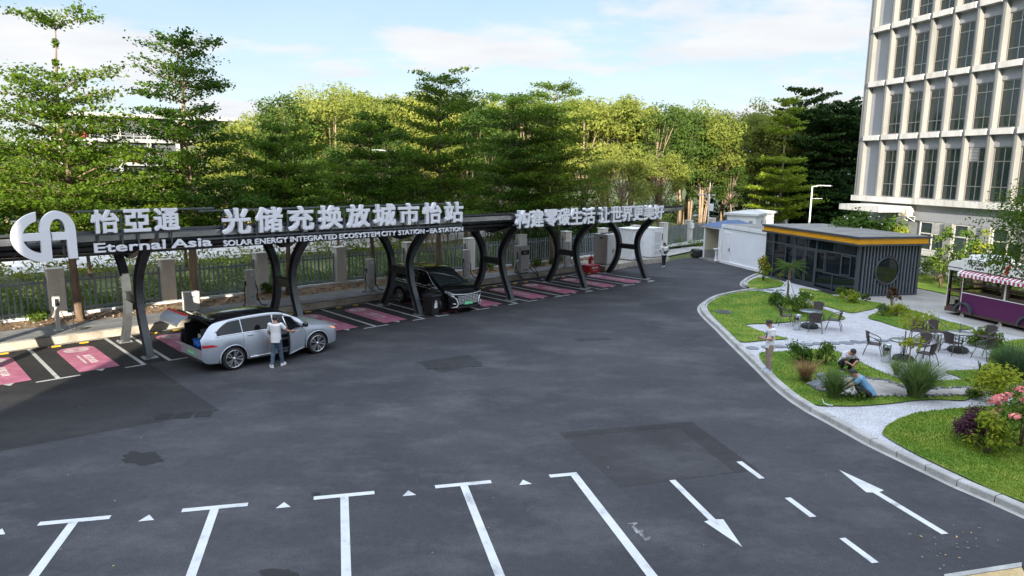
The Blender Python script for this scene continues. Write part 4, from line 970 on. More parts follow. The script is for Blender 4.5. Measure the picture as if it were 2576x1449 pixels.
m = MB(); m.bbox((0, -0.132, 1.10), (0.13, 0.02, 0.26), 0.008); m.build('socket_panel', MT['black'], wc)
m = MB(); m.tube([(0.1, -0.1, 0.78), (0.2, -0.13, 0.80), (0.33, -0.15, 0.74)], [0.035, 0.04, 0.03], 8); m.build('plug', MT['white'], wc)
cable(wc, [(0.33, -0.15, 0.74), (0.46, -0.18, 0.6), (0.46, -0.2, 0.2), (0.62, -0.25, 0.04), (0.95, -0.25, 0.03), (0.7, -0.5, 0.03), (0.35, -0.35, 0.08), (0.12, -0.1, 0.7)], 0.016)
eb_ = empty('electrical_box', R(6.2, 6.35, KH), A1, 'plain grey electrical box standing on the soil left of the silver charger', 'electrical box')
m = MB(); m.bbox((0, 0, 0.45), (0.62, 0.36, 0.82), 0.015); m.build('casing', MT['grey'], eb_)
m = MB(); m.box((0, 0, 0.03), (0.58, 0.32, 0.07)); m.build('base', MT['midgrey'], eb_)
m = MB(); m.box((0, -0.184, 0.45), (0.54, 0.008, 0.74)); do = m.build('door', MT['grey'], eb_)
m = MB(); m.box((0, -0.192, 0.66), (0.22, 0.006, 0.03)); m.box((0, -0.192, 0.61), (0.12, 0.006, 0.03)); m.build('lettering', mat('grey_teal_print', (0.16, 0.24, 0.28), 0.5), do)
bc = empty('fast_charger', R(25.4, 5.75, KH), A1, 'tall grey charger cabinet with a black screen band and two white plugs', 'charger')
m = MB(); m.bbox((0, 0, 0.86), (0.68, 0.62, 1.62), 0.015); m.build('casing', MT['midgrey'], bc)
m = MB(); m.box((0, -0.315, 0.60), (0.66, 0.02, 1.06)); m.box((0, -0.315, 1.55), (0.66, 0.02, 0.26)); m.build('front_panel', MT['grey'], bc)
m = MB(); m.box((0, -0.318, 1.27), (0.66, 0.022, 0.27)); m.build('screen', MT['black'], bc)
m = MB(); m.box((-0.05, -0.332, 1.27), (0.14, 0.006, 0.12)); m.box((0.12, -0.332, 1.27), (0.05, 0.006, 0.14)); m.build('display', MT['midgrey'], bc)
m = MB(); m.box((0.06, -0.328, 0.22), (0.46, 0.008, 0.10)); m.build('vent', MT['midgrey'], bc)
m = MB(); m.box((0, 0, 0.03), (0.6, 0.55, 0.06)); m.build('base', MT['black'], bc)
for s in (-1, 1):
    m = MB(); m.tube([(s*0.36, -0.1, 0.78), (s*0.42, -0.12, 0.80), (s*0.52, -0.16, 0.72)], [0.05, 0.06, 0.04], 8); m.build('plug', MT['white'], bc)
    cable(bc, [(s*0.35, 0, 1.3), (s*0.40, -0.05, 0.9), (s*0.50, -0.1, 0.4), (s*0.62, -0.5, 0.06), (s*0.75, -0.9, -0.30), (s*1.2, -0.95, -0.31)], 0.028)
    cable(bc, [(s*0.52, -0.16, 0.72), (s*0.78, -0.3, 0.35), (s*0.80, -0.55, 0.05), (s*0.66, -0.85, -0.28)], 0.028)
# concrete pad for the cabinets
g = MB(); g.prism([xy(R(*p)) for p in ((31.75, 4.35), (33.6, 4.6), (36.6, 5.0), (39.6, 4.75), (39.9, 7.2), (31.75, 7.2))], 0.0, KH+0.012); struct(g.build('concrete_pad', MT['kerbface']))
def cabinet(name, u, v, w, d, h, label, mats, extra=None):
    e = empty(name, R(u, v, KH+0.012), A1, label, 'electrical cabinet')
    m = MB(); m.box((0, 0, 0.05), (w-0.08, d-0.08, 0.10)); m.build('base', MT['midgrey'], e)
    m = MB(); m.bbox((0, 0, 0.1+(h-0.1)/2), (w, d, h-0.1), 0.012); m.build('casing', mats, e)
    if extra: extra(e, w, d, h)
    return e
def gx(e, w, d, h):
    m = MB(); m.box((0, -d/2-0.008, h-0.30), (w-0.10, 0.016, 0.44)); m.build('upper_panel', MT['grey'], e)
    for s in (-1, 1):
        m = MB(); m.box((s*w/4, -d/2-0.008, 0.12+(h-0.75)/2+0.02), (w/2-0.05, 0.016, h-0.78)); do = m.build('door', MT['grey'], e)
        m = MB(); m.box((s*0.07, -d/2-0.025, 0.95), (0.025, 0.02, 0.24)); m.build('handle', MT['black'], do)
    m = MB(); [m.lathe([(0.20, 0), (0.20, 0.05), (0.16, 0.06), (0.001, 0.06)], (x, 0.05, h), 16) for x in (-0.28, 0.22)]; m.build('fan_cover', MT['black'], e)
    m = MB(); m.box((-w/2-0.005, -0.05, h-0.25), (0.008, 0.26, 0.10)); m.build('emblem', MT['steel_lit'], e)
cabinet('power_cabinet', 32.75, 5.15, 1.25, 1.15, 2.05, 'beige-grey steel cabinet with double doors behind the red sand box', MT['silver'], gx)
def w1x(e, w, d, h):
    m = MB(); m.add([(-w/2-.05, -d/2-.08, h), (w/2+.05, -d/2-.08, h), (w/2+.05, d/2+.05, h), (-w/2-.05, d/2+.05, h), (-w/2-.05, -d/2-.08, h+.06), (w/2+.05, -d/2-.08, h+.06), (w/2+.05, d/2+.05, h+.06), (-w/2-.05, d/2+.05, h+.06), (0, 0, h+.16)], [(3, 2, 1, 0), (0, 1, 5, 4), (1, 2, 6, 5), (2, 3, 7, 6), (3, 0, 4, 7), (4, 5, 8), (5, 6, 8), (6, 7, 8), (7, 4, 8)]); m.build('roof', MT['white'], e)
    for z0, z1 in ((1.25, h-0.06), (0.15, 1.10)):
        m = MB(); m.box((0, -d/2-0.008, (z0+z1)/2), (w-0.1, 0.016, z1-z0)); do = m.build('door', MT['white'], e)
        m = MB(); m.box((-0.1, -d/2-0.02, z1-0.25), (0.42, 0.01, 0.28)); m.build('window', MT['midgrey'], do)
    m = MB(); m.box((0, -d/2-0.011, h-0.03), (w-0.05, 0.014, 0.05)); m.build('red_strip', MT['red'], e)
cabinet('meter_cabinet', 35.9, 5.55, 1.25, 1.3, 2.2, 'white meter cabinet with pitched lid, left of the pair of white cabinets', MT['white'], w1x)
def w2x(e, w, d, h):
    m = MB(); m.box((0, -d/2-0.008, h/2+0.05), (w-0.12, 0.016, h-0.3)); do = m.build('door', MT['white'], e)
    for z, hh in ((1.5, 0.8), (0.83, 0.36), (0.42, 0.30)): m = MB(); m.box((-0.03, -d/2-0.022, z), (0.72, 0.012, hh)); m.build('vent', MT['grey'], do)
    m = MB(); m.box((0.52, -d/2-0.022, 1.5), (0.09, 0.012, 0.5)); m.build('display', MT['black'], do)
    m = MB(); m.box((0, 0, h+0.01), (w+0.04, d+0.04, 0.04)); m.build('lid', MT['white'], e)
cabinet('battery_cabinet', 38.35, 5.65, 1.35, 1.35, 2.15, 'white battery cabinet with three vents, right of the pair of white cabinets', MT['white'], w2x)
sb = empty('fire_sand_box', R(31.7, 4.85, 0.0), A1, 'red steel fire sand box with white Chinese lettering', 'sand box')
sb.location = R(30.75, 4.75, 0.0)
m = MB(); m.bbox((0, 0, 0.25), (1.0, 0.62, 0.48), 0.012); m.build('box', MT['red'], sb)
m = MB(); m.bbox((0, 0, 0.505), (1.05, 0.67, 0.035), 0.01); m.build('lid', mat('faded_red_lid', (0.52, 0.08, 0.12), 0.45, 0.15, 4), sb)
m = MB(); put_text(m, '消防沙箱', 0.62, 0.15, 0.008, basis((-0.30, -0.312, 0.27), (1, 0, 0), UPZ, (0, -1, 0)), 0, 0.02); put_text(m, '火警119', 0.36, 0.08, 0.008, basis((-0.18, -0.312, 0.12), (1, 0, 0), UPZ, (0, -1, 0)), 0, 0.01); m.build('lettering', MT['white'], sb)
fe = empty('fire_extinguisher', R(31.0, 5.55, KH), A1, 'big red fire extinguisher with a white label behind the sand box', 'fire extinguisher')
fe.location = R(31.45, 5.35, 0.0)
m = MB(); m.lathe([(0.001, 0.03), (0.17, 0.03), (0.18, 0.06), (0.18, 0.78), (0.14, 0.88), (0.06, 0.93), (0.05, 0.98), (0.001, 0.98)], n=20); m.build('cylinder', MT['red'], fe)
m = MB(); m.tube([(0, 0, 0.96), (0, 0, 1.05), (0.12, -0.05, 1.08)], 0.025, 8); m.tube([(-0.02, 0, 1.0), (-0.12, 0, 1.06), (-0.12, 0, 1.22), (0.1, 0, 1.22)], 0.012, 6); m.build('valve_and_handle', MT['rail'], fe)
m = MB(); m.lathe([(0.182, 0.42), (0.182, 0.70)], n=40, M=None); m.f = [f for i, f in enumerate(m.f) if 26 <= i < 36]; m.m = m.m[:len(m.f)]; m.sm = m.sm[:len(m.f)]; m.build('label', MT['white'], fe)
# wheelie bin by the third column
wbn = empty('wheelie_bin', R(14.62, 0.42, 0), A1+rad(8), 'black wheelie bin with a white recycling sticker beside the van', 'bin')
m = MB(); m.add([(-.20, -.24, .03), (.20, -.24, .03), (.20, .24, .03), (-.20, .24, .03), (-.27, -.30, .88), (.27, -.30, .88), (.27, .30, .88), (-.27, .30, .88)], [(0, 3, 2, 1), (4, 5, 6, 7), (0, 1, 5, 4), (1, 2, 6, 5), (2, 3, 7, 6), (3, 0, 4, 7)]); m.build('body', MT['black'], wbn)
m = MB(); m.bbox((0, -0.02, 0.925), (0.60, 0.68, 0.08), 0.03); m.bbox((0, 0.34, 0.93), (0.40, 0.06, 0.05), 0.02); m.build('lid', mat('bin_lid', (0.035, 0.037, 0.042), 0.45), wbn)
for s in (-1, 1): m = MB(); m.cyl((s*0.24, 0.24, 0.10), 0.10, 0.05, 16, axis='X'); m.build('wheel', MT['rubber'], wbn)
m = MB()
m.add([(-.07, -.292, .62), (.07, -.292, .62), (0, -.298, .74)], [(0, 1, 2)]); m.add([(-.085, -.283, .50), (.085, -.283, .50), (.085, -.291, .60), (-.085, -.291, .60)], [(0, 1, 2, 3)]); m.add([(-.095, -.277, .36), (.095, -.277, .36), (.095, -.282, .49), (-.095, -.282, .49)], [(0, 1, 2, 3)]); m.build('sticker', MT['white'], wbn)
# ================================================================ lamp posts
def lamp(name, P, h, label, arm=1.4, az=0.0):
    e = empty(name, P, az, label, 'lamp post')
    m = MB(); m.tube([(0, 0, 0), (0, 0, h)], [0.085, 0.05], 10); m.build('pole', MT['white'], e)
    m = MB(); m.tube([(0, 0, h-0.05), (arm*0.5, 0, h+0.05), (arm, 0, h+0.06)], 0.035, 8); m.tube([(0, 0, h-1.0), (arm*0.85, 0, h-0.98)], 0.018, 6); m.build('arm', MT['white'], e)
    m = MB(); m.bbox((arm+0.2, 0, h+0.05), (0.6, 0.22, 0.07), 0.02); m.build('lamp_head', MT['grey'], e); return e
LPz = G(2036, 560, 2.6); lamp('lamp_post', (LPz.x*1.0, LPz.y*1.0, 0), 5.55, 'slender white lamp post rising behind the kiosk roof', 1.0, rad(-10))
L2 = R(31, 22.8, 0.3); q_ = onv(981, 500, 22.6); lamp('lamp_post', R(q_[0], 22.6, 0.2), 7.6, 'pale street lamp beyond the fence among the middle trees', 1.5, A1+rad(200))
q_ = onv(672, 500, 22.6); lamp('lamp_post', R(q_[0], 22.6, 0.2), 4.6, 'short white lamp post beyond the fence, left of the station lettering', 0.5, A1)
cp = G(1781, 560, 2.0); cm = empty('camera_pole', (cp.x, cp.y, 0), 0, 'white camera pole with curved arm and box behind the guard hut', 'camera pole')
m = MB(); m.tube([(0, 0, 0), (0, 0, 4.6)], [0.07, 0.05], 10); m.tube([(0, 0, 4.6), (0, 0, 5.6)], 0.015, 6); m.build('pole', MT['white'], cm)
m = MB(); m.tube([(0, 0, 3.7), (-0.12, 0, 4.3), (-0.5, 0, 4.6), (-0.85, 0, 4.55)], 0.035, 8); m.build('arm', MT['white'], cm)
m = MB(); m.bbox((-0.95, -0.05, 4.5), (0.3, 0.14, 0.12), 0.03); m.bbox((0.35, 0, 4.5), (0.35, 0.12, 0.1), 0.02); m.build('camera', MT['grey'], cm)
m = MB(); m.bbox((0.22, 0, 3.4), (0.36, 0.25, 0.62), 0.02); m.build('control_box', MT['white'], cm)
jb = empty('junction_box', R(PU[16]-0.1, lerp(FV, PU[16])-0.40, KH+1.35), A1, 'white junction box on the last fence pillar left of the guard hut', 'junction box')
m = MB(); m.bbox((0, 0, 0.17), (0.42, 0.2, 0.42), 0.015); m.build('casing', MT['white'], jb)
m = MB(); m.tube([(0.05, 0.05, 0), (0.05, 0.08, -1.3)], 0.025, 6); m.build('conduit', MT['white'], jb)
# ================================================================ vehicles
def tab(t, x):
    if x <= t[0][0]: return t[0][1]
    for (a, b), (c, d) in zip(t, t[1:]):
        if x <= c:
            f = (x-a)/(c-a); return b+(d-b)*f
    return t[-1][1]
def stab(t, x):
    """smooth table (Catmull-Rom on unevenly spaced x)"""
    if x <= t[0][0]: return t[0][1]
    if x >= t[-1][0]: return t[-1][1]
    for i in range(len(t)-1):
        if x <= t[i+1][0]:
            x0, y0 = t[i]; x1, y1 = t[i+1]; h = x1-x0; f = (x-x0)/h
            m0 = (y1-t[i-1][1])/(x1-t[i-1][0])*h if i > 0 else (y1-y0)
            m1 = (t[i+2][1]-y0)/(t[i+2][0]-x0)*h if i+2 < len(t) else (y1-y0)
            s = (y1-y0); 
            if s*m0 < 0: m0 = 0
            if s*m1 < 0: m1 = 0
            f2, f3 = f*f, f*f*f
            return (2*f3-3*f2+1)*y0+(f3-2*f2+f)*m0+(-2*f3+3*f2)*y1+(f3-f2)*m1
def carpaint(name, col, metal=0.0, rough=0.28, coat=1.0):
    m, nt, b = newmat(name); b.inputs['Base Color'].default_value = (*col, 1); b.inputs['Metallic'].default_value = metal; b.inputs['Roughness'].default_value = rough
    b.inputs['Coat Weight'].default_value = coat; b.inputs['Coat Roughness'].default_value = 0.03
    tc = nt.nodes.new('ShaderNodeTexCoord'); n = nt.nodes.new('ShaderNodeTexNoise'); n.inputs['Scale'].default_value = 2.0; nt.links.new(tc.outputs['Object'], n.inputs['Vector'])
    mr = nt.nodes.new('ShaderNodeMapRange'); nt.links.new(n.outputs[0], mr.inputs[0]); mr.inputs[3].default_value = rough*0.85; mr.inputs[4].default_value = rough*1.2; nt.links.new(mr.outputs[0], b.inputs['Roughness'])
    return m
MT['silver_paint'] = carpaint('silver_blue_paint', (0.46, 0.50, 0.57), 0.45, 0.34)
MT['black_paint'] = carpaint('black_paint_gloss', (0.008, 0.008, 0.010), 0.0, 0.15)
MT['carglass'] = glassmat('car_glass', (0.008, 0.010, 0.012), 0.02, 0.28)
MT['windscreen'] = glassmat('windscreen_glass', (0.030, 0.040, 0.042), 0.02, 0.6)
MT['trim'] = mat('chrome_trim', (0.72, 0.73, 0.75), 0.15, 0.05, 3, metal=1.0)
MT['bright'] = mat('bright_trim', (0.80, 0.81, 0.84), 0.3, 0.05, 3, metal=0.35)
MT['rim'] = mat('rim_alloy', (0.60, 0.61, 0.63), 0.28, 0.05, 3, metal=0.9)
MT['rimdark'] = mat('rim_dark', (0.05, 0.05, 0.055), 0.4, 0.1, 3, metal=0.5)
MT['taillamp'] = mat('tail_lamp', (0.50, 0.01, 0.03), 0.2, 0.1, 3, coat=1.0)
MT['amber'] = mat('indicator_lit', (1.0, 0.32, 0.03), 0.3, 0.05, 3, emit=1.2)
MT['lampglass'] = mat('headlamp_glass', (0.30, 0.31, 0.33), 0.08, 0.2, 6, coat=1.0)
MT['seat'] = mat('cream_seat', (0.50, 0.45, 0.38), 0.6, 0.1, 4)

class Car:
    def __init__(s, xs, wheels, R_arch, tabs, sill=0.30):
        s.xs, s.wheels, s.Ra, s.t, s.sill = xs, wheels, R_arch, tabs, sill
    def zlow(s, x):
        z = stab(s.t['zl'], x)
        for w in s.wheels:
            d = abs(x-w)
            if d < s.Ra: z = max(z, s.t['wr']+math.sqrt(s.Ra**2-d*d))
        return z
    def sec(s, x):
        t = s.t; w = stab(t['w'], x); zl = s.zlow(x); zb = stab(t['zb'], x); zr = stab(t['zr'], x); yr = stab(t['yr'], x); zt = stab(t['zt'], x)
        zs = [zl, zl+(0.60-zl)*0.4 if zl < 0.60 else zl+0.02, max(0.60, zl+0.04), max(0.79, zl+0.06), zb-0.10, zb]
        ys = [0.93*w, 0.965*w, 0.99*w, 1.0*w, 0.985*w, 0.955*w]
        P = list(zip(ys, zs)); P += [(yr, zr), (yr-min(0.14, yr*0.2), zr+(zt-zr)*0.62), (yr*0.45, zr+(zt-zr)*0.93), (0.0, zt)]
        return P
    def P(s, x, j, sgn=1):
        j0 = int(j); q = s.sec(x); j1 = min(j0+1, len(q)-1); f = j-j0
        y = q[j0][0]+(q[j1][0]-q[j0][0])*f; z = q[j0][1]+(q[j1][1]-q[j0][1])*f
        return Vector((x, sgn*y, z))
    def off(s, x, j, sgn, d):
        e = 0.02; a = s.P(x+e, j, sgn)-s.P(x-e, j, sgn); b = s.P(x, min(j+e*2, 8.999), sgn)-s.P(x, max(j-e*2, 0), sgn)
        n = a.cross(b); n = n if n.y*sgn > 0 or (abs(n.y) < 1e-4 and n.z > 0) else -n
        if n.z < 0 and j > 6: n = -n
        return s.P(x, j, sgn)+n.normalized()*d
    def shell(s, mb, matf):
        nS = len(s.xs)
        for sg in (1, -1):
            vs = [s.P(x, j, sg) for x in s.xs for j in range(10)]
            for i in range(nS-1):
                for j in range(9):
                    xm = (s.xs[i]+s.xs[i+1])/2; mi = matf(xm, j)
                    if mi is None: continue
                    f = (i*10+j, (i+1)*10+j, (i+1)*10+j+1, i*10+j+1)
                    q = [vs[k] for k in (f if sg < 0 else f[::-1])]
                    mb.add(q, [(0, 1, 2, 3)], mi, True)
    def patch(s, mb, xs, lo, hi, sg, d, mi=0, n=4, both=False):
        """piece of the skin between stations, from section parameter lo(x) to hi(x), lifted by d"""
        vs = []
        for x in xs:
            a, b = (lo(x) if callable(lo) else lo), (hi(x) if callable(hi) else hi)
            vs += [s.off(x, a+(b-a)*k/n, sg, d) for k in range(n+1)]
        fs = []
        for i in range(len(xs)-1):
            for k in range(n):
                q = (i*(n+1)+k, (i+1)*(n+1)+k, (i+1)*(n+1)+k+1, i*(n+1)+k+1); fs.append(q if sg < 0 else q[::-1])
        mb.add(vs, fs, mi, True)
        return vs
def merge_smooth(o, dist=0.0008, angle=40):
    bm = bmesh.new(); bm.from_mesh(o.data); bmesh.ops.remove_doubles(bm, verts=bm.verts, dist=dist)
    bmesh.ops.recalc_face_normals(bm, faces=bm.faces)
    for e in bm.edges: e.smooth = e.calc_face_angle(0) < rad(angle)
    bm.to_mesh(o.data); bm.free(); return o
def lin(a, b, n): return [a+(b-a)*i/n for i in range(n+1)]
def add_wheel(parent, x, y, r, w, out, spokes=5, double=True):
    Mx = Matrix.Rotation(rad(-90)*out, 4, 'X')
    m = MB(); prof = [(r*0.765, -w/2+.01), (r*0.92, -w/2), (r, -w/2+.04), (r, w/2-.04), (r*0.92, w/2), (r*0.765, w/2-.01)]
    m.lathe(prof, n=36, M=Mx)
    t = m.build('tyre', MT['rubber'], None); 
    wl = t
    m = MB(); m.lathe([(r*0.775, w/2-0.005), (r*0.775, w/2+0.008), (r*0.725, w/2), (r*0.705, w/2-0.06), (0.001, w/2-0.07)], n=36, mi=1, M=Mx)
    m.lathe([(r*0.78, w/2-0.01), (r*0.78, w/2+0.012), (r*0.73, w/2+0.006), (r*0.72, w/2-0.02)], n=36, mi=0, M=Mx)
    for k in range(spokes):
        for dd in ((-0.16, 0.16) if double else (0,)):
            a = 2*math.pi*k/spokes+dd*0.9; b = 2*math.pi*k/spokes+dd*1.35
            p0 = Vector((math.cos(a)*r*0.10, math.sin(a)*r*0.10, w/2-0.012)); p1 = Vector((math.cos(b)*r*0.74, math.sin(b)*r*0.74, w/2+0.0))
            d = (p1-p0).normalized(); q = Vector((-d.y, d.x, 0)); hw0, hw1 = 0.014, (0.026 if double else 0.013)
            top = [p0-q*hw0, p0+q*hw0, p1+q*hw1, p1-q*hw1]; bot = [v-Vector((0, 0, 0.03)) for v in top]
            m.add([Mx @ v for v in top+bot], [(0, 1, 2, 3), (0, 4, 5, 1), (1, 5, 6, 2), (2, 6, 7, 3), (3, 7, 4, 0)][::1], 0)
    m.lathe([(0.001, w/2+0.004), (r*0.13, w/2), (r*0.15, w/2-0.03)], n=16, mi=0, M=Mx)
    root = bpy.data.objects.new('wheel', None); COL.objects.link(root); root.parent = parent; root.location = (x, y, r)
    t.parent = root
    rim = m.build('rim', [MT['rim'], MT['rimdark']], root)
    return root
def plate(parent, Mx, txt, name='number_plate'):
    m = MB(); m.add([Mx @ Vector(p) for p in ((-.24, -.07, 0), (.24, -.07, 0), (.24, .07, 0), (-.24, .07, 0), (-.24, -.07, -.012), (.24, -.07, -.012), (.24, .07, -.012), (-.24, .07, -.012))], [(0, 1, 2, 3), (4, 7, 6, 5), (0, 4, 5, 1), (1, 5, 6, 2), (2, 6, 7, 3), (3, 7, 4, 0)])
    o = m.build(name, MT['green_plate'], parent)
    m = MB(); put_text(m, txt, 0.40, 0.075, 0.003, Mx @ Matrix.Translation((-.20, -.0375, 0.001)), 0, 0.0); m.build('plate_lettering', MT['white'], o)

# ------------------------------------------------------------ silver SUV, tailgate up, front door open
SW = [-1.52, 1.52]
xs = sorted(set([round(v, 3) for v in lin(-2.50, -2.0, 6)+lin(-2.0, -1.02, 14)+lin(-1.02, 1.02, 14)+lin(1.02, 2.02, 14)+lin(2.02, 2.34, 4)+[2.40, 2.45, 2.48]]))
suv = Car(xs, SW, 0.445, dict(wr=0.375,
    zl=[(-2.50, 0.46), (-2.42, 0.36), (-2.1, 0.30), (-0.9, 0.26), (0.9, 0.26), (2.1, 0.27), (2.40, 0.30), (2.48, 0.38)],
    w=[(-2.50, 0.84), (-2.40, 0.90), (-2.1, 0.955), (-1.4, 0.985), (0, 0.985), (1.4, 0.98), (1.9, 0.955), (2.2, 0.90), (2.38, 0.80), (2.48, 0.66)],
    zb=[(-2.50, 1.02), (-2.2, 1.12), (-1.8, 1.145), (-1.0, 1.14), (0, 1.115), (1.0, 1.09), (1.3, 1.06), (1.9, 0.99), (2.2, 0.92), (2.38, 0.82), (2.48, 0.70)],
    zr=[(-2.50, 1.10), (-2.38, 1.25), (-2.2, 1.47), (-2.08, 1.56), (-1.7, 1.625), (-1.0, 1.675), (-0.3, 1.685), (0.15, 1.65), (0.5, 1.54), (0.9, 1.33), (1.2, 1.14), (1.35, 1.09), (1.9, 1.02), (2.2, 0.94), (2.38, 0.83), (2.48, 0.705)],
    yr=[(-2.50, 0.76), (-2.2, 0.70), (-1.7, 0.70), (-1.0, 0.705), (0, 0.705), (0.5, 0.72), (0.9, 0.765), (1.2, 0.82), (1.35, 0.82), (1.9, 0.76), (2.2, 0.68), (2.38, 0.56), (2.48, 0.42)],
    zt=[(-2.50, 1.12), (-2.38, 1.28), (-2.2, 1.53), (-2.08, 1.63), (-1.7, 1.70), (-1.0, 1.755), (-0.3, 1.765), (0.15, 1.73), (0.5, 1.60), (0.9, 1.37), (1.2, 1.17), (1.35, 1.13), (1.9, 1.07), (2.2, 0.985), (2.38, 0.86), (2.48, 0.72)]))
h_ = math.atan2(24.5-22.28, -6.93+9.06)
hd = Vector((math.cos(h_), math.sin(h_), 0)); hl = Vector((-hd.y, hd.x, 0))
car = empty('silver_suv', Vector((-7.995, 23.39, 0))+hl*0.90, h_, 'silver blue SUV with black roof, raised tailgate and open front door', 'car')
def mf(x, j):
    if j >= 6:
        if x < -2.10: return None
        if x < 0.22: return 1
        if x < 1.22: return 2
    return 0
m = MB(); suv.shell(m, mf)
f_ = [suv.P(2.48, j, 1) for j in range(10)]+[suv.P(2.48, j, -1) for j in range(8, -1, -1)]; m.add(f_, [tuple(range(len(f_)))], 0)
f_ = [suv.P(-2.50, j, 1) for j in range(4)]+[suv.P(-2.50, j, -1) for j in range(3, -1, -1)]; m.add(f_, [tuple(range(len(f_)))], 0)
merge_smooth(m.build('body', [MT['silver_paint'], MT['black_paint'], MT['carglass']], car, tri=False))
m = MB(); m.box((0, 0, 0.34), (4.55, 1.60, 0.16)); 
for w in SW: m.box((w, 0, 0.60), (0.98, 1.62, 0.50))
m.build('underbody', MT['black'], car)
m = MB(); m.box((-1.85, 0, 0.70), (1.24, 1.56, 0.04)); m.box((-1.85, 0.65, 1.08), (1.14, 0.02, 0.72)); m.box((-1.85, -0.65, 1.08), (1.14, 0.02, 0.72)); m.box((-1.24, 0, 1.13), (0.03, 1.32, 0.88)); m.box((-2.455, 0, 0.75), (0.03, 1.5, 0.06)); m.build('boot_lining', MT['black'], car)
for y in (0.38, -0.38):
    m = MB(); m.bbox((-1.36, y, 1.08), (0.14, 0.56, 0.66), 0.05, seg=3); m.bbox((-1.38, y, 1.47), (0.10, 0.28, 0.17), 0.04, seg=3); m.build('rear_seat', MT['seat'], car)
# windows on both sides
def wtop(x): return 5.86 if x > -1.55 else 5.86-0.62*((-1.55-x)/0.55)**1.6
def wtopf(x): return 5.86
for sg in (-1, 1):
    wins = [(-2.02, -1.20), (-1.17, -0.10)] + ([(-0.05, 0.72)] if sg > 0 else [])
    for (a, b) in wins:
        m = MB(); suv.patch(m, lin(a, b, 12), 5.10, wtop, sg, 0.006); m.build('side_window', MT['carglass'], car)
    m = MB(); X = lin(-2.06, 0.95, 40)
    m.tube([suv.off(x, 5.06, sg, 0.010) for x in X], 0.014, 6)
    m.tube([suv.off(x, min(5.93, wtop(x)+0.06), sg, 0.010) for x in lin(-2.06, 0.35, 34)], 0.014, 6)
    m.build('window_trim', MT['trim'], car)
    def jz(x, z):
        q = suv.sec(x)
        for j_ in range(9):
            if q[j_][1] <= z <= q[j_+1][1]: return j_+(z-q[j_][1])/max(q[j_+1][1]-q[j_][1], 1e-6)
        return 4.0
    m = MB(); suv.patch(m, lin(-2.485, -2.02, 10), lambda x: jz(x, 0.86), lambda x: jz(x, 0.945-max(0, (x+2.2))*0.42), sg, 0.007); m.build('tail_light', MT['taillamp'], car)
    m = MB(); suv.patch(m, lin(1.98, 2.40, 8), lambda x: 4.15, lambda x: 4.15+0.55*(x-1.98)/0.42, sg, 0.007); ho = m.build('headlight', MT['lampglass'], car)
    m = MB(); suv.patch(m, lin(2.08, 2.30, 5), 4.18, 4.34, sg, 0.012); m.build('indicator', MT['amber'], ho)
    for w in SW:
        m = MB(); ring = []
        for i in range(25):
            a = math.pi*(-0.06+1.12*i/24); x = w+0.455*math.cos(a); z = 0.375+0.455*math.sin(a); y = stab(suv.t['w'], x)*0.985+0.006
            ring.append(Vector((x, sg*y, z)))
        m.tube(ring, 0.022, 6); m.build('arch_trim', MT['silver_paint'], car)
    m = MB(); m.tube([Vector((x, sg*0.975, 0.33)) for x in lin(-1.0, 1.0, 6)], 0.03, 6); m.build('sill_trim', MT['rim'], car)
    for x in (-0.95,) if sg < 0 else (-0.95, 0.1):
        m = MB(); m.tube([suv.off(x-0.10, 4.2, sg, 0.012), suv.off(x+0.12, 4.2, sg, 0.012)], 0.010, 6); m.build('door_handle', MT['rimdark'], car)
    # panel gaps
    m = MB()
    for x0 in (-1.18, -0.075, 1.04):
        m.add([suv.off(x0+d, j, sg, 0.002) for j in [0.3+i*0.5 for i in range(10)] for d in (-0.006, 0.006)], [(2*i, 2*i+1, 2*i+3, 2*i+2) for i in range(9)], 0)
    m.build('door_gap', MT['black'], car)
    for w in SW: add_wheel(car, w, sg*0.86, 0.375, 0.25, -1 if sg < 0 else 1)
# dark cabin painted as a black patch over the doorway, and the open door on the near side
m = MB(); suv.patch(m, lin(-0.04, 1.0, 10), 0.6, lambda x: 5.86 if x < 0.55 else 5.86-(x-0.55)*1.3, -1, 0.004); m.build('dark_door_patch', MT['black'], car)
m = MB(); m.bbox((0.35, -0.42, 0.62), (0.55, 0.50, 0.18), 0.06, seg=3); m.build('front_seat', MT['seat'], car)
HX = 1.03; hinge = Vector((HX, -0.985, 0.0)); Md = Matrix.Translation(hinge) @ Matrix.Rotation(rad(32), 4, 'Z') @ Matrix.Translation(-hinge)
m = MB(); o_ = suv.patch(m, lin(0.0, 1.0, 10), 0.45, 5.02, -1, 0.012, 0, 8); i_ = suv.patch(m, lin(0.0, 1.0, 10), 0.45, 5.02, 1, 0.012, 1, 8)
k0 = len(m.v)//2
for q in range(k0, len(m.v)): p = Vector(m.v[q]); m.v[q] = (p.x, -(p.y-0.07), p.z)
idx = [i*9 for i in range(11)]+[10*9+k for k in range(1, 9)]+[i*9+8 for i in range(9, -1, -1)]+[k for k in range(7, 0, -1)]
for a, b in zip(idx, idx[1:]+idx[:1]): m.f.append((a, b, b+k0, a+k0)); m.m.append(1); m.sm.append(False)
m.xf(Md); do = m.build('front_door', [MT['silver_paint'], MT['black']], car)
m = MB(); suv.patch(m, lin(0.03, 0.80, 10), 5.04, lambda x: 5.86 if x < 0.5 else 5.86-(x-0.5)*2.2, -1, 0.006); m.xf(Md); m.build('side_window', MT['carglass'], do)
m = MB(); m.tube([suv.off(x, 5.88 if x < 0.5 else 5.88-(x-0.5)*2.2, -1, 0.006) for x in lin(0.0, 0.84, 12)], 0.018, 6); m.tube([suv.off(0.0, j, -1, 0.006) for j in (5.0, 5.4, 5.88)], 0.018, 6); m.xf(Md); m.build('window_frame', MT['trim'], do)
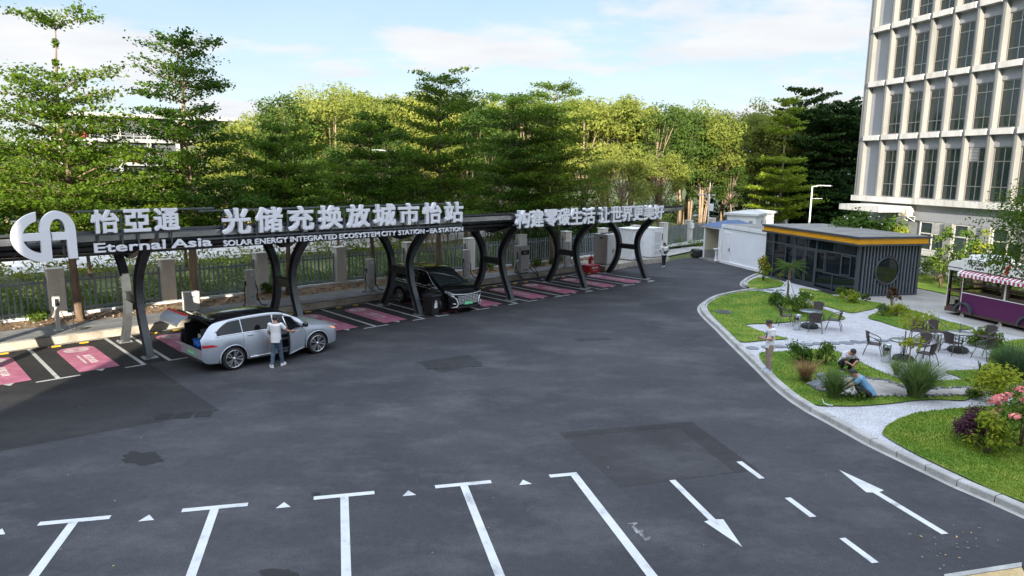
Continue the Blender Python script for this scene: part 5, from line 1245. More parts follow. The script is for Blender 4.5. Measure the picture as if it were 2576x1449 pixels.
m = MB(); m.tube([suv.off(0.12, 4.2, -1, 0.03), suv.off(0.34, 4.2, -1, 0.03)], 0.012, 6); m.xf(Md); m.build('door_handle', MT['rimdark'], do)
for sg, Mm in ((-1, Md), (1, Matrix.Identity(4))):
    m = MB(); m.bbox((0.86, sg*1.10, 1.17), (0.12, 0.20, 0.15), 0.04, seg=3, smooth=True); m.tube([(0.88, sg*0.93, 1.10), (0.87, sg*1.05, 1.13)], 0.025, 6); m.xf(Mm); m.build('mirror', MT['black_paint'], car)
# raised tailgate
tg = MB(); prof = [(-2.06, 1.665), (-2.30, 1.80), (-2.66, 1.93), (-2.82, 1.93)]
def gate(prof, hw, th, mb, mi):
    vs = []
    for (x, z), w in zip(prof, hw): vs += [(x, -w, z), (x, w, z), (x, w, z-th), (x, -w, z-th)]
    n = len(prof); fs = [(i*4+j, i*4+(j+1) % 4, i*4+4+(j+1) % 4, i*4+4+j) for i in range(n-1) for j in range(4)]+[(3, 2, 1, 0), tuple((n-1)*4+j for j in range(4))]
    mb.add(vs, fs, mi)
gate(prof, (0.70, 0.73, 0.76, 0.77), 0.06, tg, 0)
tgo = merge_smooth(tg.build('tailgate', MT['black_paint'], car))
g2 = MB(); gate([(-2.835, 1.955), (-3.00, 1.885), (-3.11, 1.79), (-3.16, 1.68)], (0.76, 0.75, 0.73, 0.70), 0.05, g2, 0); g2.build('lower_panel', MT['silver_paint'], tgo)
g3 = MB(); gate([(-2.80, 1.975), (-2.84, 1.985), (-2.89, 1.965)], (0.74, 0.74, 0.73), 0.02, g3, 0); g3.build('light_bar', MT['taillamp'], tgo)
g4 = MB(); gate([(-2.14, 1.718), (-2.32, 1.82), (-2.62, 1.93)], (0.60, 0.63, 0.66), 0.012, g4, 0); g4.build('rear_window', MT['carglass'], tgo)
for y in (-0.74, 0.74):
    m = MB(); m.tube([(-2.12, y*0.93, 1.52), (-2.62, y, 1.87)], 0.014, 6); m.build('gas_strut', MT['black'], tgo)
m = MB(); m.bbox((-2.10, 0, 1.70), (0.30, 1.30, 0.05), 0.02); m.build('roof_spoiler', MT['black_paint'], car)
plate(car, basis((-2.512, 0.0, 0.60), (0, -1, 0), (0.10, 0, 1), (-1, 0, 0.10)), '粤B·D6752')
m = MB(); m.bbox((-2.46, 0, 0.40), (0.10, 1.5, 0.10), 0.03); m.build('rear_diffuser', MT['black'], car)
# load in the boot
def carP(x, y, z): return car.matrix_basis @ Vector((x, y, z))
bpy.context.view_layer.update()
def lumpy(name, P, size, m, seed, label, cat, parent=None):
    rnd = random.Random(seed); mb = MB(); mb.ball((0, 0, 0), (1, 1, 1), 0, 16, 10)
    mb.v = [tuple(Vector(v)*(1+0.16*math.sin(5*v[0]+seed)+0.13*math.sin(7*v[1]+4*v[2]+2*seed)+rnd.uniform(-.05, .05))) for v in mb.v]
    mb.v = [(v[0]*size[0], v[1]*size[1], v[2]*size[2]) for v in mb.v]
    o = mb.build(name, m, None, P, h_); tag(o, label, cat); return o
MT['bluebag'] = mat('blue_plastic_bag', (0.01, 0.13, 0.55), 0.4, 0.2, 8)
lumpy('blue_bag', carP(-2.24, -0.10, 0.86), (0.20, 0.36, 0.15), MT['bluebag'], 3, 'crumpled bright blue bag lying in the open boot of the silver car', 'bag')
pb = empty('paper_bag', carP(-2.05, -0.02, 0.72), h_, 'white carrier bag with brown handles standing in the open boot', 'bag')
m = MB(); m.bbox((0, 0, 0.19), (0.20, 0.62, 0.38), 0.02); m.build('bag_body', MT['white'], pb)
m = MB(); m.tube([(-0.11, -0.12, 0.30), (-0.14, -0.13, 0.10), (-0.13, -0.02, 0.04), (-0.14, 0.08, 0.10), (-0.11, 0.08, 0.30)], 0.016, 6); m.build('handle', MT['brown'], pb)
# ------------------------------------------------------------ black van
VW = [-1.55, 1.52]
xs = sorted(set([round(v, 3) for v in lin(-2.56, -2.05, 6)+lin(-2.05, -1.05, 14)+lin(-1.05, 1.02, 14)+lin(1.02, 2.02, 14)+lin(2.02, 2.34, 4)+[2.42, 2.50, 2.55]]))
van = Car(xs, VW, 0.43, dict(wr=0.36,
    zl=[(-2.56, 0.46), (-2.42, 0.34), (-0.9, 0.26), (0.9, 0.26), (2.1, 0.26), (2.45, 0.28), (2.55, 0.34)],
    w=[(-2.56, 0.90), (-2.40, 0.95), (-1.4, 0.98), (1.4, 0.98), (2.0, 0.96), (2.3, 0.92), (2.46, 0.84), (2.55, 0.74)],
    zb=[(-2.56, 1.18), (-1.8, 1.16), (-1.0, 1.14), (0.6, 1.10), (1.3, 1.08), (1.9, 1.06), (2.2, 1.03), (2.42, 0.98), (2.55, 0.88)],
    zr=[(-2.56, 1.25), (-2.48, 1.55), (-2.36, 1.76), (-1.8, 1.82), (-1.0, 1.85), (0.0, 1.84), (0.45, 1.78), (0.9, 1.56), (1.4, 1.29), (1.62, 1.19), (1.9, 1.15), (2.2, 1.09), (2.42, 1.00), (2.55, 0.89)],
    yr=[(-2.56, 0.86), (-2.36, 0.78), (-1.0, 0.78), (0.45, 0.77), (0.9, 0.78), (1.4, 0.83), (1.62, 0.86), (1.9, 0.84), (2.2, 0.80), (2.42, 0.70), (2.55, 0.60)],
    zt=[(-2.56, 1.28), (-2.48, 1.60), (-2.36, 1.83), (-1.8, 1.90), (-1.0, 1.93), (0.0, 1.92), (0.45, 1.85), (0.9, 1.62), (1.4, 1.36), (1.62, 1.26), (1.9, 1.22), (2.2, 1.15), (2.42, 1.04), (2.55, 0.91)]))
vn = empty('black_van', R(16.20, 2.30, 0), A1-rad(90), 'glossy black people carrier with big chrome grille, parked nose out under the canopy', 'van')
def mv(x, j):
    if j >= 6 and 0.50 < x < 1.62: return 1
    return 0
m = MB(); van.shell(m, mv)
for xe, q in ((2.55, 1), (-2.56, -1)):
    f_ = [van.P(xe, j, 1) for j in range(10)]+[van.P(xe, j, -1) for j in range(8, -1, -1)]; m.add(f_, [tuple(range(len(f_)))], 0)
merge_smooth(m.build('body', [MT['black_paint'], MT['windscreen']], vn))
m = MB(); m.box((0, 0, 0.34), (4.7, 1.60, 0.18)); [m.box((w, 0, 0.58), (0.95, 1.62, 0.48)) for w in VW]; m.build('underbody', MT['black'], vn)
for sg in (-1, 1):
    for (a, b) in ((-2.28, -1.32), (-1.28, -0.22), (-0.18, 0.92)):
        m = MB(); van.patch(m, lin(a, b, 12), 5.10, (lambda x: 5.9 if x < 0.42 else 5.9-(x-0.42)*0.9), sg, 0.006); m.build('side_window', MT['carglass'], vn)
    m = MB(); m.tube([van.off(x, 5.04, sg, 0.010) for x in lin(-2.40, 1.45, 40)], 0.016, 6); m.tube([van.off(x, 5.95 if x < 0.5 else 5.95-(x-0.5)*0.86, sg, 0.010) for x in lin(-2.30, 1.45, 40)], 0.013, 6); m.build('window_trim', MT['bright'], vn)
    m = MB(); m.tube([van.off(x, 4.35, sg, 0.008) for x in lin(-2.2, 1.0, 20)], 0.010, 6); m.build('side_moulding', MT['bright'], vn)
    m = MB(); m.bbox((1.05, sg*1.10, 1.20), (0.14, 0.20, 0.20), 0.05, seg=3, smooth=True); m.tube([(1.06, sg*0.93, 1.14), (1.05, sg*1.05, 1.16)], 0.025, 6); m.build('mirror', MT['black_paint'], vn)
    m = MB(); van.patch(m, lin(2.02, 2.50, 8), 4.3, 5.2, sg, 0.008); m.build('headlight', MT['lampglass'], vn)
    m = MB(); m.tube([(2.26, sg*0.92, 0.92), (2.46, sg*0.80, 0.86), (2.575, sg*0.66, 0.70), (2.59, sg*0.58, 0.48), (2.57, sg*0.66, 0.36), (2.44, sg*0.86, 0.33)], [0.02, 0.03, 0.035, 0.035, 0.035, 0.025], 8); m.build('bumper_trim', MT['bright'], vn)
    m = MB(); m.tube([(2.49, sg*0.84, 0.52), (2.56, sg*0.70, 0.50)], 0.022, 6); m.build('fog_light', MT['white'], vn)
    for w in VW: add_wheel(vn, w, sg*0.86, 0.36, 0.25, -1 if sg < 0 else 1, 10, False)
m = MB(); m.bbox((2.555, 0, 0.66), (0.05, 1.18, 0.44), 0.02); go = m.build('grille', MT['black'], vn)
for r_ in range(6):
    z = 0.49+r_*0.066; n = 7 if r_ > 0 else 5; m = MB(); wid = 0.52+0.10*r_/5
    for k in range(n):
        y = -wid+2*wid*(k+0.5)/n; w = 2*wid/n*0.80; m.bbox((2.586, y, z), (0.02, w, 0.030), 0.008)
    m.build('grille_bar', MT['bright'], go)
m = MB(); m.tube([(2.40, -0.90, 0.955), (2.53, -0.66, 0.93), (2.585, -0.3, 0.905), (2.59, 0, 0.895), (2.585, 0.3, 0.905), (2.53, 0.66, 0.93), (2.40, 0.90, 0.955)], 0.020, 8); m.build('bonnet_trim', MT['bright'], vn)
plate(vn, basis((2.615, 0.0, 0.50), (0, 1, 0), (-0.05, 0, 1), (1, 0, 0.05)), '粤B·DN1876')
m = MB(); m.bbox((2.50, 0, 0.30), (0.14, 1.5, 0.10), 0.03); m.build('lower_bumper', MT['black'], vn)
for y in (0.40, -0.40):
    m = MB(); m.bbox((0.55, y, 1.10), (0.16, 0.5, 0.62), 0.06, seg=3); m.bbox((0.52, y, 1.48), (0.12, 0.28, 0.18), 0.04); m.build('front_seat', MT['seat'], vn)

# ------------------------------------------------------------ coffee trailer
MT['purple'] = mat('purple_panel', (0.090, 0.010, 0.075), 0.5, 0.12, 1.2, stretch=(30, 30, 0.6))
MT['chocolate'] = mat('chocolate_frame', (0.075, 0.042, 0.036), 0.45, 0.15, 3)
MT['trailer_white'] = mat('cream_white_shell', (0.74, 0.73, 0.70), 0.4, 0.05, 1.5)
tp = S(3753, 1243); ta, tb0 = st(tp)
TL, TWD = 6.0, 2.15
AT = ta-0.15; BT = tb0+0.35                     # near face at a = AT, far end at b = BT (towards -b is nearer the camera)
tro = T(AT, BT, 0)
trl = empty('coffee_trailer', tro, A2-rad(90), 'purple coffee trailer with white roof, brown windows and a striped awning', 'food trailer')
# local: x = towards the camera (-b), y = away from the serving side (+a), z up; serving side is y = 0
def lb(mb, x0, x1, y0, y1, z0, z1, mi=0): return mb.box(((x0+x1)/2, (y0+y1)/2, (z0+z1)/2), (abs(x1-x0), abs(y1-y0), abs(z1-z0)), mi)
m = MB(); lb(m, 0.80, TL, 0.0, 0.05, 0.36, 1.20); lb(m, 0.05, TL, TWD-0.05, TWD, 0.36, 1.20); m.build('side_panel', MT['purple'], trl)
m = MB(); lb(m, 0.0, TL, 0.02, TWD-0.02, 0.22, 0.355); lb(m, -0.04, 0.80, -0.01, 0.06, 0.22, 0.42); lb(m, -0.05, 0.05, 0.0, TWD, 0.2, 0.42); m.build('chassis', MT['chocolate'], trl)
m = MB()
for x in (0.03, 0.78, 2.88, 3.10, 5.9): lb(m, x-0.06, x+0.06, 0.0, 0.09, 1.28, 2.20); lb(m, x-0.06, x+0.06, TWD-0.09, TWD, 1.2, 2.20)
lb(m, 0.0, 0.09, 0.0, 0.12, 0.36, 2.2); lb(m, 0.0, 0.09, TWD-0.12, TWD, 0.36, 2.2); lb(m, 0.70, 0.79, 0.0, 0.09, 0.36, 1.28)
for z in (1.28, 1.70, 2.16): lb(m, 0.84, 2.82, 0.01, 0.08, z-0.05, z+0.05); lb(m, 3.16, 5.84, 0.01, 0.08, z-0.05, z+0.05); lb(m, 0.05, 5.9, TWD-0.08, TWD-0.01, z-0.05, z+0.05)
for z in (0.44, 1.22, 2.16): lb(m, 0.09, 0.70, 0.01, 0.08, z-0.05, z+0.05); lb(m, 0.01, 0.08, 0.12, TWD-0.12, z-0.05, z+0.05)
m.build('window_frame', MT['chocolate'], trl)
m = MB(); lb(m, 0.82, TL, -0.012, 0.02, 1.20, 1.235); lb(m, 2.955, 3.03, -0.012, 0.085, 1.235, 2.2); lb(m, 0.795, 0.83, -0.012, 0.02, 0.36, 2.2); lb(m, -0.012, 0.02, -0.012, 0.02, 0.4, 2.2); m.build('white_trim', MT['trailer_white'], trl)
tglass = MB(); lb(tglass, 0.84, 2.82, 0.035, 0.045, 1.33, 2.11); lb(tglass, 3.16, 5.84, 0.035, 0.045, 1.33, 2.11); lb(tglass, 0.09, 0.70, 0.035, 0.045, 0.49, 2.11); lb(tglass, 0.04, 0.05, 0.12, TWD-0.12, 0.49, 2.11)
gm, nt_, b_ = newmat('clear_pane'); b_.inputs['Transmission Weight'].default_value = 1.0; b_.inputs['Roughness'].default_value = 0.0; b_.inputs['IOR'].default_value = 1.02; b_.inputs['Base Color'].default_value = (0.62, 0.64, 0.58, 1); b_.inputs['Coat Weight'].default_value = 0.35; b_.inputs['Coat Roughness'].default_value = 0.02
tglass.build('pane', gm, trl)
m = MB(); lb(m, 0.1, TL, 0.3, TWD-0.1, 0.36, 0.40); m.build('floor', MT['midgrey'], trl)
m = MB(); lb(m, 0.9, 5.8, 0.5, 1.0, 0.40, 1.20); m.build('counter', MT['grey'], trl)
# rounded roof
prof = []
for i in range(9):
    a = math.pi/2*i/8; prof.append((0.0-0.05+0.35-0.35*math.cos(a), 2.30+0.34*math.sin(a)))
prof = [(-0.05, 2.18)]+prof+[(TL+0.1, 2.64), (TL+0.1, 2.18)]
m = MB(); n = len(prof); vs = [(x, y, z) for y in (-0.06, TWD+0.06) for (x, z) in prof]
m.add(vs, [tuple(range(n)), tuple(range(2*n-1, n-1, -1))]+[(i, i+n, (i+1) % n+n, (i+1) % n) for i in range(n)]); m.build('roof', MT['trailer_white'], trl, tri=True)
m = MB(); lb(m, -0.055, 0.80, -0.068, -0.061, 2.30, 2.34); lb(m, -0.058, -0.051, -0.06, TWD, 2.30, 2.34); m.build('dark_line', MT['purple'], trl)
m = MB(); m.bbox((1.25, 1.0, 2.80), (1.2, 1.3, 0.32), 0.03); m.build('roof_unit', MT['white'], trl)
# sign board with lettering
m = MB(); L0, L1, z0, z1 = 0.75, 4.3, 2.34, 2.84; rr = 0.25; P = []
for (cx0, a0) in ((L1-0.0, -90), (L0+rr, 90)):
    for i in range(13): a = rad(a0+180*i/12); P.append(((cx0 if cx0 < 2 else cx0-rr)+rr*math.cos(a), (z0+z1)/2+rr*math.sin(a)))
n = len(P); vs = [(p[0], y, p[1]) for y in (-0.26, -0.12) for p in P]
m.add(vs, [tuple(range(n)), tuple(range(2*n-1, n-1, -1))]+[(i, i+n, (i+1) % n+n, (i+1) % n) for i in range(n)]); sg_ = merge_smooth(m.build('sign_board', MT['trailer_white'], trl, tri=False), 0.0005, 30)
MT['ink'] = mat('dark_ink', (0.035, 0.012, 0.025), 0.5, 0.1, 5)
SB = lambda x, z: basis((x, -0.262, z), (1, 0, 0), UPZ, (0, -1, 0))
m = MB(); put_text(m, 'N', 0.15, 0.26, 0.006, SB(1.18, 2.55), 0, 0.03); put_text(m, 'ESCAFE', 0.80, 0.175, 0.006, SB(1.35, 2.55), 0, 0.03)
m.box((1.66, -0.266, 2.795), (0.68, 0.006, 0.022)); put_text(m, '雀巢咖啡', 0.50, 0.105, 0.006, SB(1.56, 2.40), 0, 0.02)
put_text(m, '新', 0.12, 0.13, 0.006, SB(2.62, 2.53), 0, 0.02); put_text(m, '醇', 0.12, 0.13, 0.006, SB(2.88, 2.53), 0, 0.02); m.build('lettering', MT['ink'], sg_)
m = MB(); m.add([(2.06, -0.268, 2.75), (2.11, -0.268, 2.75), (2.16, -0.268, 2.83), (2.10, -0.268, 2.80)], [(0, 1, 2, 3)])
sw = [(2.98, 2.37), (3.14, 2.38), (3.24, 2.44), (3.27, 2.55), (3.30, 2.72), (3.36, 2.79), (3.20, 2.785), (3.11, 2.72), (3.08, 2.58), (3.05, 2.44)]
m.add([(x, -0.268, z) for x, z in sw], [tuple(range(len(sw)))]); m.build('red_flourish', mat('logo_red', (0.62, 0.03, 0.05), 0.45, 0.1, 4), sg_, tri=True)
m = MB(); put_text(m, '啡', 0.12, 0.13, 0.006, basis((3.12, -0.271, 2.53), (1, 0, 0), UPZ, (0, -1, 0)), 0, 0.02); m.build('lettering', MT['ink'], sg_)
# striped awning
nA = 44; aw = MB()
for i in range(nA):
    x0, x1 = 0.86+(5.4-0.86)*i/nA, 0.86+(5.4-0.86)*(i+1)/nA
    prof = [(-0.07, 2.30), (-0.24, 2.25), (-0.42, 2.18), (-0.425, 2.145), (-0.43, 2.00+0.018*math.sin(i*1.3))]
    for (y0, z0), (y1, z1), k in zip(prof, prof[1:], range(4)):
        mi = 1 if (k == 2) else (i % 2)
        aw.add([(x0, y0, z0), (x1, y0, z0), (x1, y1, z1), (x0, y1, z1)], [(0, 3, 2, 1)], 0 if mi == 1 and k == 2 else mi)
aw.build('awning', [MT['white'], mat('awning_red', (0.42, 0.02, 0.08), 0.7, 0.1, 4)], trl)
m = MB(); m.tube([(1.0, -0.42, 2.16), (1.2, 0.0, 1.95)], 0.012, 6); m.tube([(3.3, -0.42, 2.16), (3.2, 0.0, 1.95)], 0.012, 6); m.build('awning_arm', MT['white'], trl)
# arches and castors
for x in (1.05, 4.25):
    m = MB(); rA = 0.40
    for (r0, r1, y0, y1) in ((rA, rA+0.09, -0.14, 0.03),):
        n = 16; vs = []
        for i in range(n+1):
            a = math.pi*i/n
            for r, y in ((r0, y0), (r1, y0), (r1, y1), (r0, y1)): vs.append((x+r*math.cos(a), y, 0.30+r*math.sin(a)))
        m.add(vs, [(i*4+j, i*4+4+j, i*4+4+(j+1) % 4, i*4+(j+1) % 4) for i in range(n) for j in range(4)]+[(0, 1, 2, 3), tuple(n*4+j for j in (3, 2, 1, 0))], 0)
    m.build('wheel_arch', MT['charcoal'], trl)
for x in (0.98, 2.95, 4.9):
    for y in (-0.02, TWD-0.1):
        m = MB(); m.cyl((x, y, 0.10), 0.10, 0.06, 18, axis='Y'); m.cyl((x, y-0.032, 0.10), 0.04, 0.006, 12, axis='Y', mi=1); m.box((x, y, 0.19), (0.06, 0.09, 0.10), 1); m.build('castor', [mat('castor_tread', (0.42, 0.38, 0.30), 0.6), MT['rail']], trl)
pkb = empty('pink_carton', trl.matrix_basis @ Vector((0.40, 0.40, 0.43)), A2-rad(90), 'pink and white carton behind the end window of the coffee trailer', 'carton')
m = MB(); m.bbox((0, 0, 0.16), (0.34, 0.3, 0.32), 0.01); m.build('carton_body', mat('pink_card', (0.60, 0.25, 0.28), 0.6, 0.2, 5), pkb); m = MB(); m.box((0, 0, 0.325), (0.30, 0.27, 0.01)); m.build('carton_lid', MT['white'], pkb)
# ================================================================ the garden
def X5(x, y, z=0.12): return S(2700+x*.41408, 750+y*.41408, z)
def X7(x, y, z=0.12): return S(2700+x*.34513, 1200+y*.34513, z)
def X2(x, y, z=0.12): return S(3232+x*.34513, 1200+y*.34513, z)
def X3(x, y, z=0.12): return S(3032+x*.41408, 900+y*.41408, z)
def catmull(P, n=6, closed=False):
    out = []; m = len(P); rng = range(m if closed else m-1)
    for i in rng:
        p0, p1, p2, p3 = (P[(i-1) % m], P[i], P[(i+1) % m], P[(i+2) % m]) if closed else (P[max(i-1, 0)], P[i], P[i+1], P[min(i+2, m-1)])
        for k in range(n):
            f = k/n; out.append(0.5*(2*p1+(p2-p0)*f+(2*p0-5*p1+4*p2-p3)*f*f+(3*p1-p0-3*p2+p3)*f**3))
    if not closed: out.append(P[-1])
    return out
kp = [(2990, 1079), (2952, 1094), (2926, 1110), (2926, 1128), (2966, 1141)]
kq = [(2969, 1142), (2908, 1152), (2866, 1160), (2812, 1173), (2775, 1193), (2757, 1212), (2762, 1233), (2788, 1262), (2824, 1295), (2866, 1338), (2942, 1412), (2990, 1458), (3073, 1540), (3173, 1612), (3287, 1674), (3428, 1753), (3590, 1830), (3756, 1911), (3900, 1972), (4032, 2031), (4250, 2130)]
KA = catmull([S(*p) for p in kp], 5); KB = catmull([S(*p) for p in kq], 5)
def resample(P, step):
    out = [P[0]]; acc = 0
    for a, b in zip(P, P[1:]):
        d = (b-a).length; t = step-acc
        while t <= d: out.append(a+(b-a)*(t/d)); t += step
        acc = (acc+d) % step if d+acc >= step else acc+d
    return out
g = MB(); gutter = MB()
for line in (KA, KB):
    Pn = resample(line, 0.80)
    for a, b in zip(Pn, Pn[1:]):
        d = (b-a).normalized(); n = Vector((-d.y, d.x, 0)); e = 0.012
        for off0, off1, zt, mb in ((0.0, 0.20, 0.15+rnd.uniform(-.006, .006), g),):
            q = [a+d*e+n*off0, b-d*e+n*off0, b-d*e+n*off1, a+d*e+n*off1]
            c = sum(q, Vector())/4; mid = (a+b)/2
            # stones with a chamfered road edge
            z0, ch = 0.0, 0.025
            vs = [q[0]+UPZ*z0, q[1]+UPZ*z0, q[2]+UPZ*z0, q[3]+UPZ*z0, q[0]+UPZ*(zt-ch), q[1]+UPZ*(zt-ch), q[1]+n*ch+UPZ*zt, q[0]+n*ch+UPZ*zt, q[2]+UPZ*zt, q[3]+UPZ*zt]
            mb.add(vs, [(0, 1, 5, 4), (4, 5, 6, 7), (7, 6, 8, 9), (1, 2, 8, 6, 5), (2, 3, 9, 8), (3, 0, 4, 7, 9)])
        gutter.add([a-n*0.14+UPZ*0.006, b-n*0.14+UPZ*0.006, b+UPZ*0.006, a+UPZ*0.006], [(0, 1, 2, 3)])
struct(g.build('kerb_stone', MT['kerbstone'])); struct(gutter.build('gutter_mortar', MT['concrete']))
def sheet(name, P, z, m): g = MB(); g.sheet([xy(p) for p in P], z); return struct(g.build(name, MT[m] if isinstance(m, str) else m, tri=True))
inner = [p for p in KB]
sheet('service_path', [T(33, 45), T(35.8, 26), T(35.8, 18.2), T(31.7, 17.85), X5(1010, 1180)] + [X3(2415, 1500), S(4400, 1560), T(42.6, 2), T(42.6, 45)], 0.065, 'concrete')
sheet('garden_gravel', [p+Vector((0.05, 0.02, 0)) for p in KB] + [S(4300, 1340), S(4032, 1338), S(3922, 1316), S(3831, 1292), S(3700, 1250), S(3480, 1206), S(3452, 1210), S(3420, 1218), S(3362, 1182), S(3210, 1143), S(3080, 1112), S(3010, 1092), S(2990, 1080)] + [p for p in KA[1:]], 0.085, 'gravel')
def lawn(name, P, z=0.125, n=4): sheet(name, catmull(P, n, True), z, 'lawn')
def lawn_pts(P): return P
L1 = [X5(*q) for q in [(585, 905), (605, 862), (690, 825), (800, 832), (920, 870), (935, 905), (800, 925), (650, 938)]]
L2 = [X5(*q) for q in [(205, 1090), (300, 1022), (420, 985), (650, 952), (850, 985), (1060, 1062), (1210, 1095), (1380, 1150), (1520, 1215), (1320, 1232), (1080, 1242), (800, 1262), (572, 1272), (650, 1312), (760, 1352), (880, 1385), (972, 1408), (760, 1422), (540, 1440), (470, 1395), (340, 1270), (240, 1170)]]
L3 = [X5(*q) for q in [(1085, 930), (1290, 962), (1420, 1000), (1640, 1038), (1760, 1055), (1870, 1078), (1800, 1120), (1680, 1145), (1565, 1162), (1400, 1118), (1230, 1068), (1120, 1000)]]
L4 = [X3(*q) for q in [(930, 845), (1060, 885), (1200, 930), (1340, 965), (1500, 985), (1700, 968), (1930, 948), (1800, 905), (1650, 868), (1450, 800), (1270, 762), (1120, 770), (1010, 800)]]
L5 = [S(*q) for q in [(2988, 1405), (3080, 1396), (3183, 1388), (3270, 1390), (3330, 1410), (3375, 1433), (3500, 1490), (3570, 1506), (3680, 1512), (3810, 1508), (3815, 1525), (3830, 1560), (3800, 1590), (3700, 1588), (3600, 1592), (3500, 1604), (3380, 1613), (3290, 1613), (3212, 1609), (3150, 1577), (3095, 1535), (3040, 1482)]]
L6 = [S(*q) for q in [(3470, 1724), (3487, 1694), (3540, 1664), (3612, 1640), (3771, 1623), (4032, 1607), (4300, 1610), (4300, 2080), (4032, 2000), (3904, 1950), (3745, 1874), (3612, 1810), (3522, 1760)]]
L7 = [X2(*q) for q in [(1420, 757), (1700, 742), (1880, 716), (1930, 560), (1990, 450), (2150, 412), (2318, 390), (2800, 380), (2800, 930), (2318, 945), (1830, 945), (1700, 890), (1560, 815)]]
for P in (L1, L2, L3, L4, L5, L7): lawn('lawn', P)
sheet('lawn', L6, 0.125, 'lawn')
# far lawn and hedge strip beside the office building
sheet('lawn', [T(37.5, 34), T(37.5, 20), T(37.6, 6), T(42.5, 6), T(42.5, 34)], 0.10, 'lawn')
# pond basin, drained: pale concrete with a dark pebble rim
PD = [X2(*q) for q in [(-70, 880), (60, 835), (250, 822), (460, 835), (620, 850), (760, 872), (860, 910), (960, 950), (1150, 975), (1310, 958), (1500, 952), (1790, 945), (2000, 955), (2318, 880), (2700, 880), (2700, 1000), (2318, 990), (1900, 1000), (1820, 1030), (1500, 1035), (1310, 1040), (1000, 1050), (850, 1040), (580, 1048), (300, 1045), (80, 1000), (-60, 960)]]
MT['pond'] = mixmat('stained_pond_concrete', [(0.3, (0.22, 0.19, 0.16)), (0.5, (0.33, 0.31, 0.29)), (0.7, (0.44, 0.43, 0.42))], 1.3, 0.8, 7, 0.65, fine=(15, 0.08))
sheet('pond_basin', catmull(PD, 3, True), 0.135, 'pond')
g = MB(); rnd = random.Random(21)
cp_ = catmull(PD, 14, True)
for i, p in enumerate(cp_):
    for k in range(2):
        r = rnd.uniform(0.02, 0.05); q = p+Vector((rnd.gauss(0, .04), rnd.gauss(0, .04), 0)); g.ball((q.x, q.y, 0.14), (r*1.3, r, r*0.8), 0 if rnd.random() < .8 else 1, 6, 4)
g.build('rim_pebbles', [mat('dark_pebble', (0.09, 0.095, 0.10), 0.7, 0.4, 4), MT['pond']])['kind'] = 'stuff'
for i, (q, s_, lab) in enumerate((((1480, 925), 0.19, 'large grey-blue rock at the pond edge beside the clump of pale grass'), ((1550, 945), 0.13, 'smaller dark rock touching the large pond rock'), ((1535, 825), 0.13, 'flat dark rock behind the reddish spiky plant'))):
    m = MB(); m.ball((0, 0, 0), 1, 0, 14, 9); rr = random.Random(i+4)
    m.v = [tuple(Vector(v)*(1+0.18*math.sin(3.1*v[0]+i)+0.14*math.sin(4.3*v[1]+2*v[2]+i)+rr.uniform(-.06, .06))) for v in m.v]; m.v = [(v[0]*s_*1.3, v[1]*s_, v[2]*s_*0.7) for v in m.v]; m.sm = [False]*len(m.sm)
    p = X7(*q); tag(m.build('rock', mat('blue_grey_rock', (0.17, 0.19, 0.21), 0.8, 0.4, 5, bump=0.6, bscale=14), None, (p.x, p.y, 0.16), i*1.1), lab, 'rock', 'rocks at the pond')
# stepping stones
stn = [(760, 487), (935, 478), (1070, 470), (1220, 455), (1380, 445), (1530, 440), (1690, 432), (1835, 428), (1945, 418)]
st2 = [(540, 420), (690, 402), (835, 400), (960, 390), (1080, 385), (1220, 385), (1360, 380), (1500, 372)]
pts = [X7(*q) for q in stn]+[X2(*q) for q in st2]
pts2 = [X5(*q) for q in [(715, 940), (800, 942), (900, 944)]]
for i, p in enumerate(pts+pts2):
    rr = random.Random(50+i); n = 9; P = []
    for k in range(n): t = 2*math.pi*k/n; r = rr.uniform(0.85, 1.12); P.append((p.x+0.25*r*math.cos(t), p.y+0.24*r*math.sin(t)))
    g = MB(); g.prism(P, 0.086, 0.115)
    o = g.build('stepping_stone', MT['slate']); tag(o, 'flat grey slate stepping stone set in the white gravel', 'stepping stone', 'stepping stones across the gravel')
# manhole cover in the lawn
m = MB(); m.cyl((0, 0, 0.01), 0.42, 0.02, 24); [m.box((0, -0.3+0.12*i, 0.024), (0.5, 0.03, 0.008)) for i in range(6)]; p = X5(360, 1157); tag(m.build('manhole_cover', mat('iron_cover', (0.07, 0.068, 0.075), 0.6, 0.3, 6), None, (p.x, p.y, 0.128)), 'round dark manhole cover in the lawn near the curved kerb', 'manhole cover')
m = MB(); m.tube([X7(1558, 1075, .15), X7(1580, 1125, .15), X7(1620, 1142, .15), X7(1680, 1147, .15)], 0.012, 6); tag(m.build('hose_end', MT['white']), 'short curved white hose lying on the lawn by the kerb', 'hose')
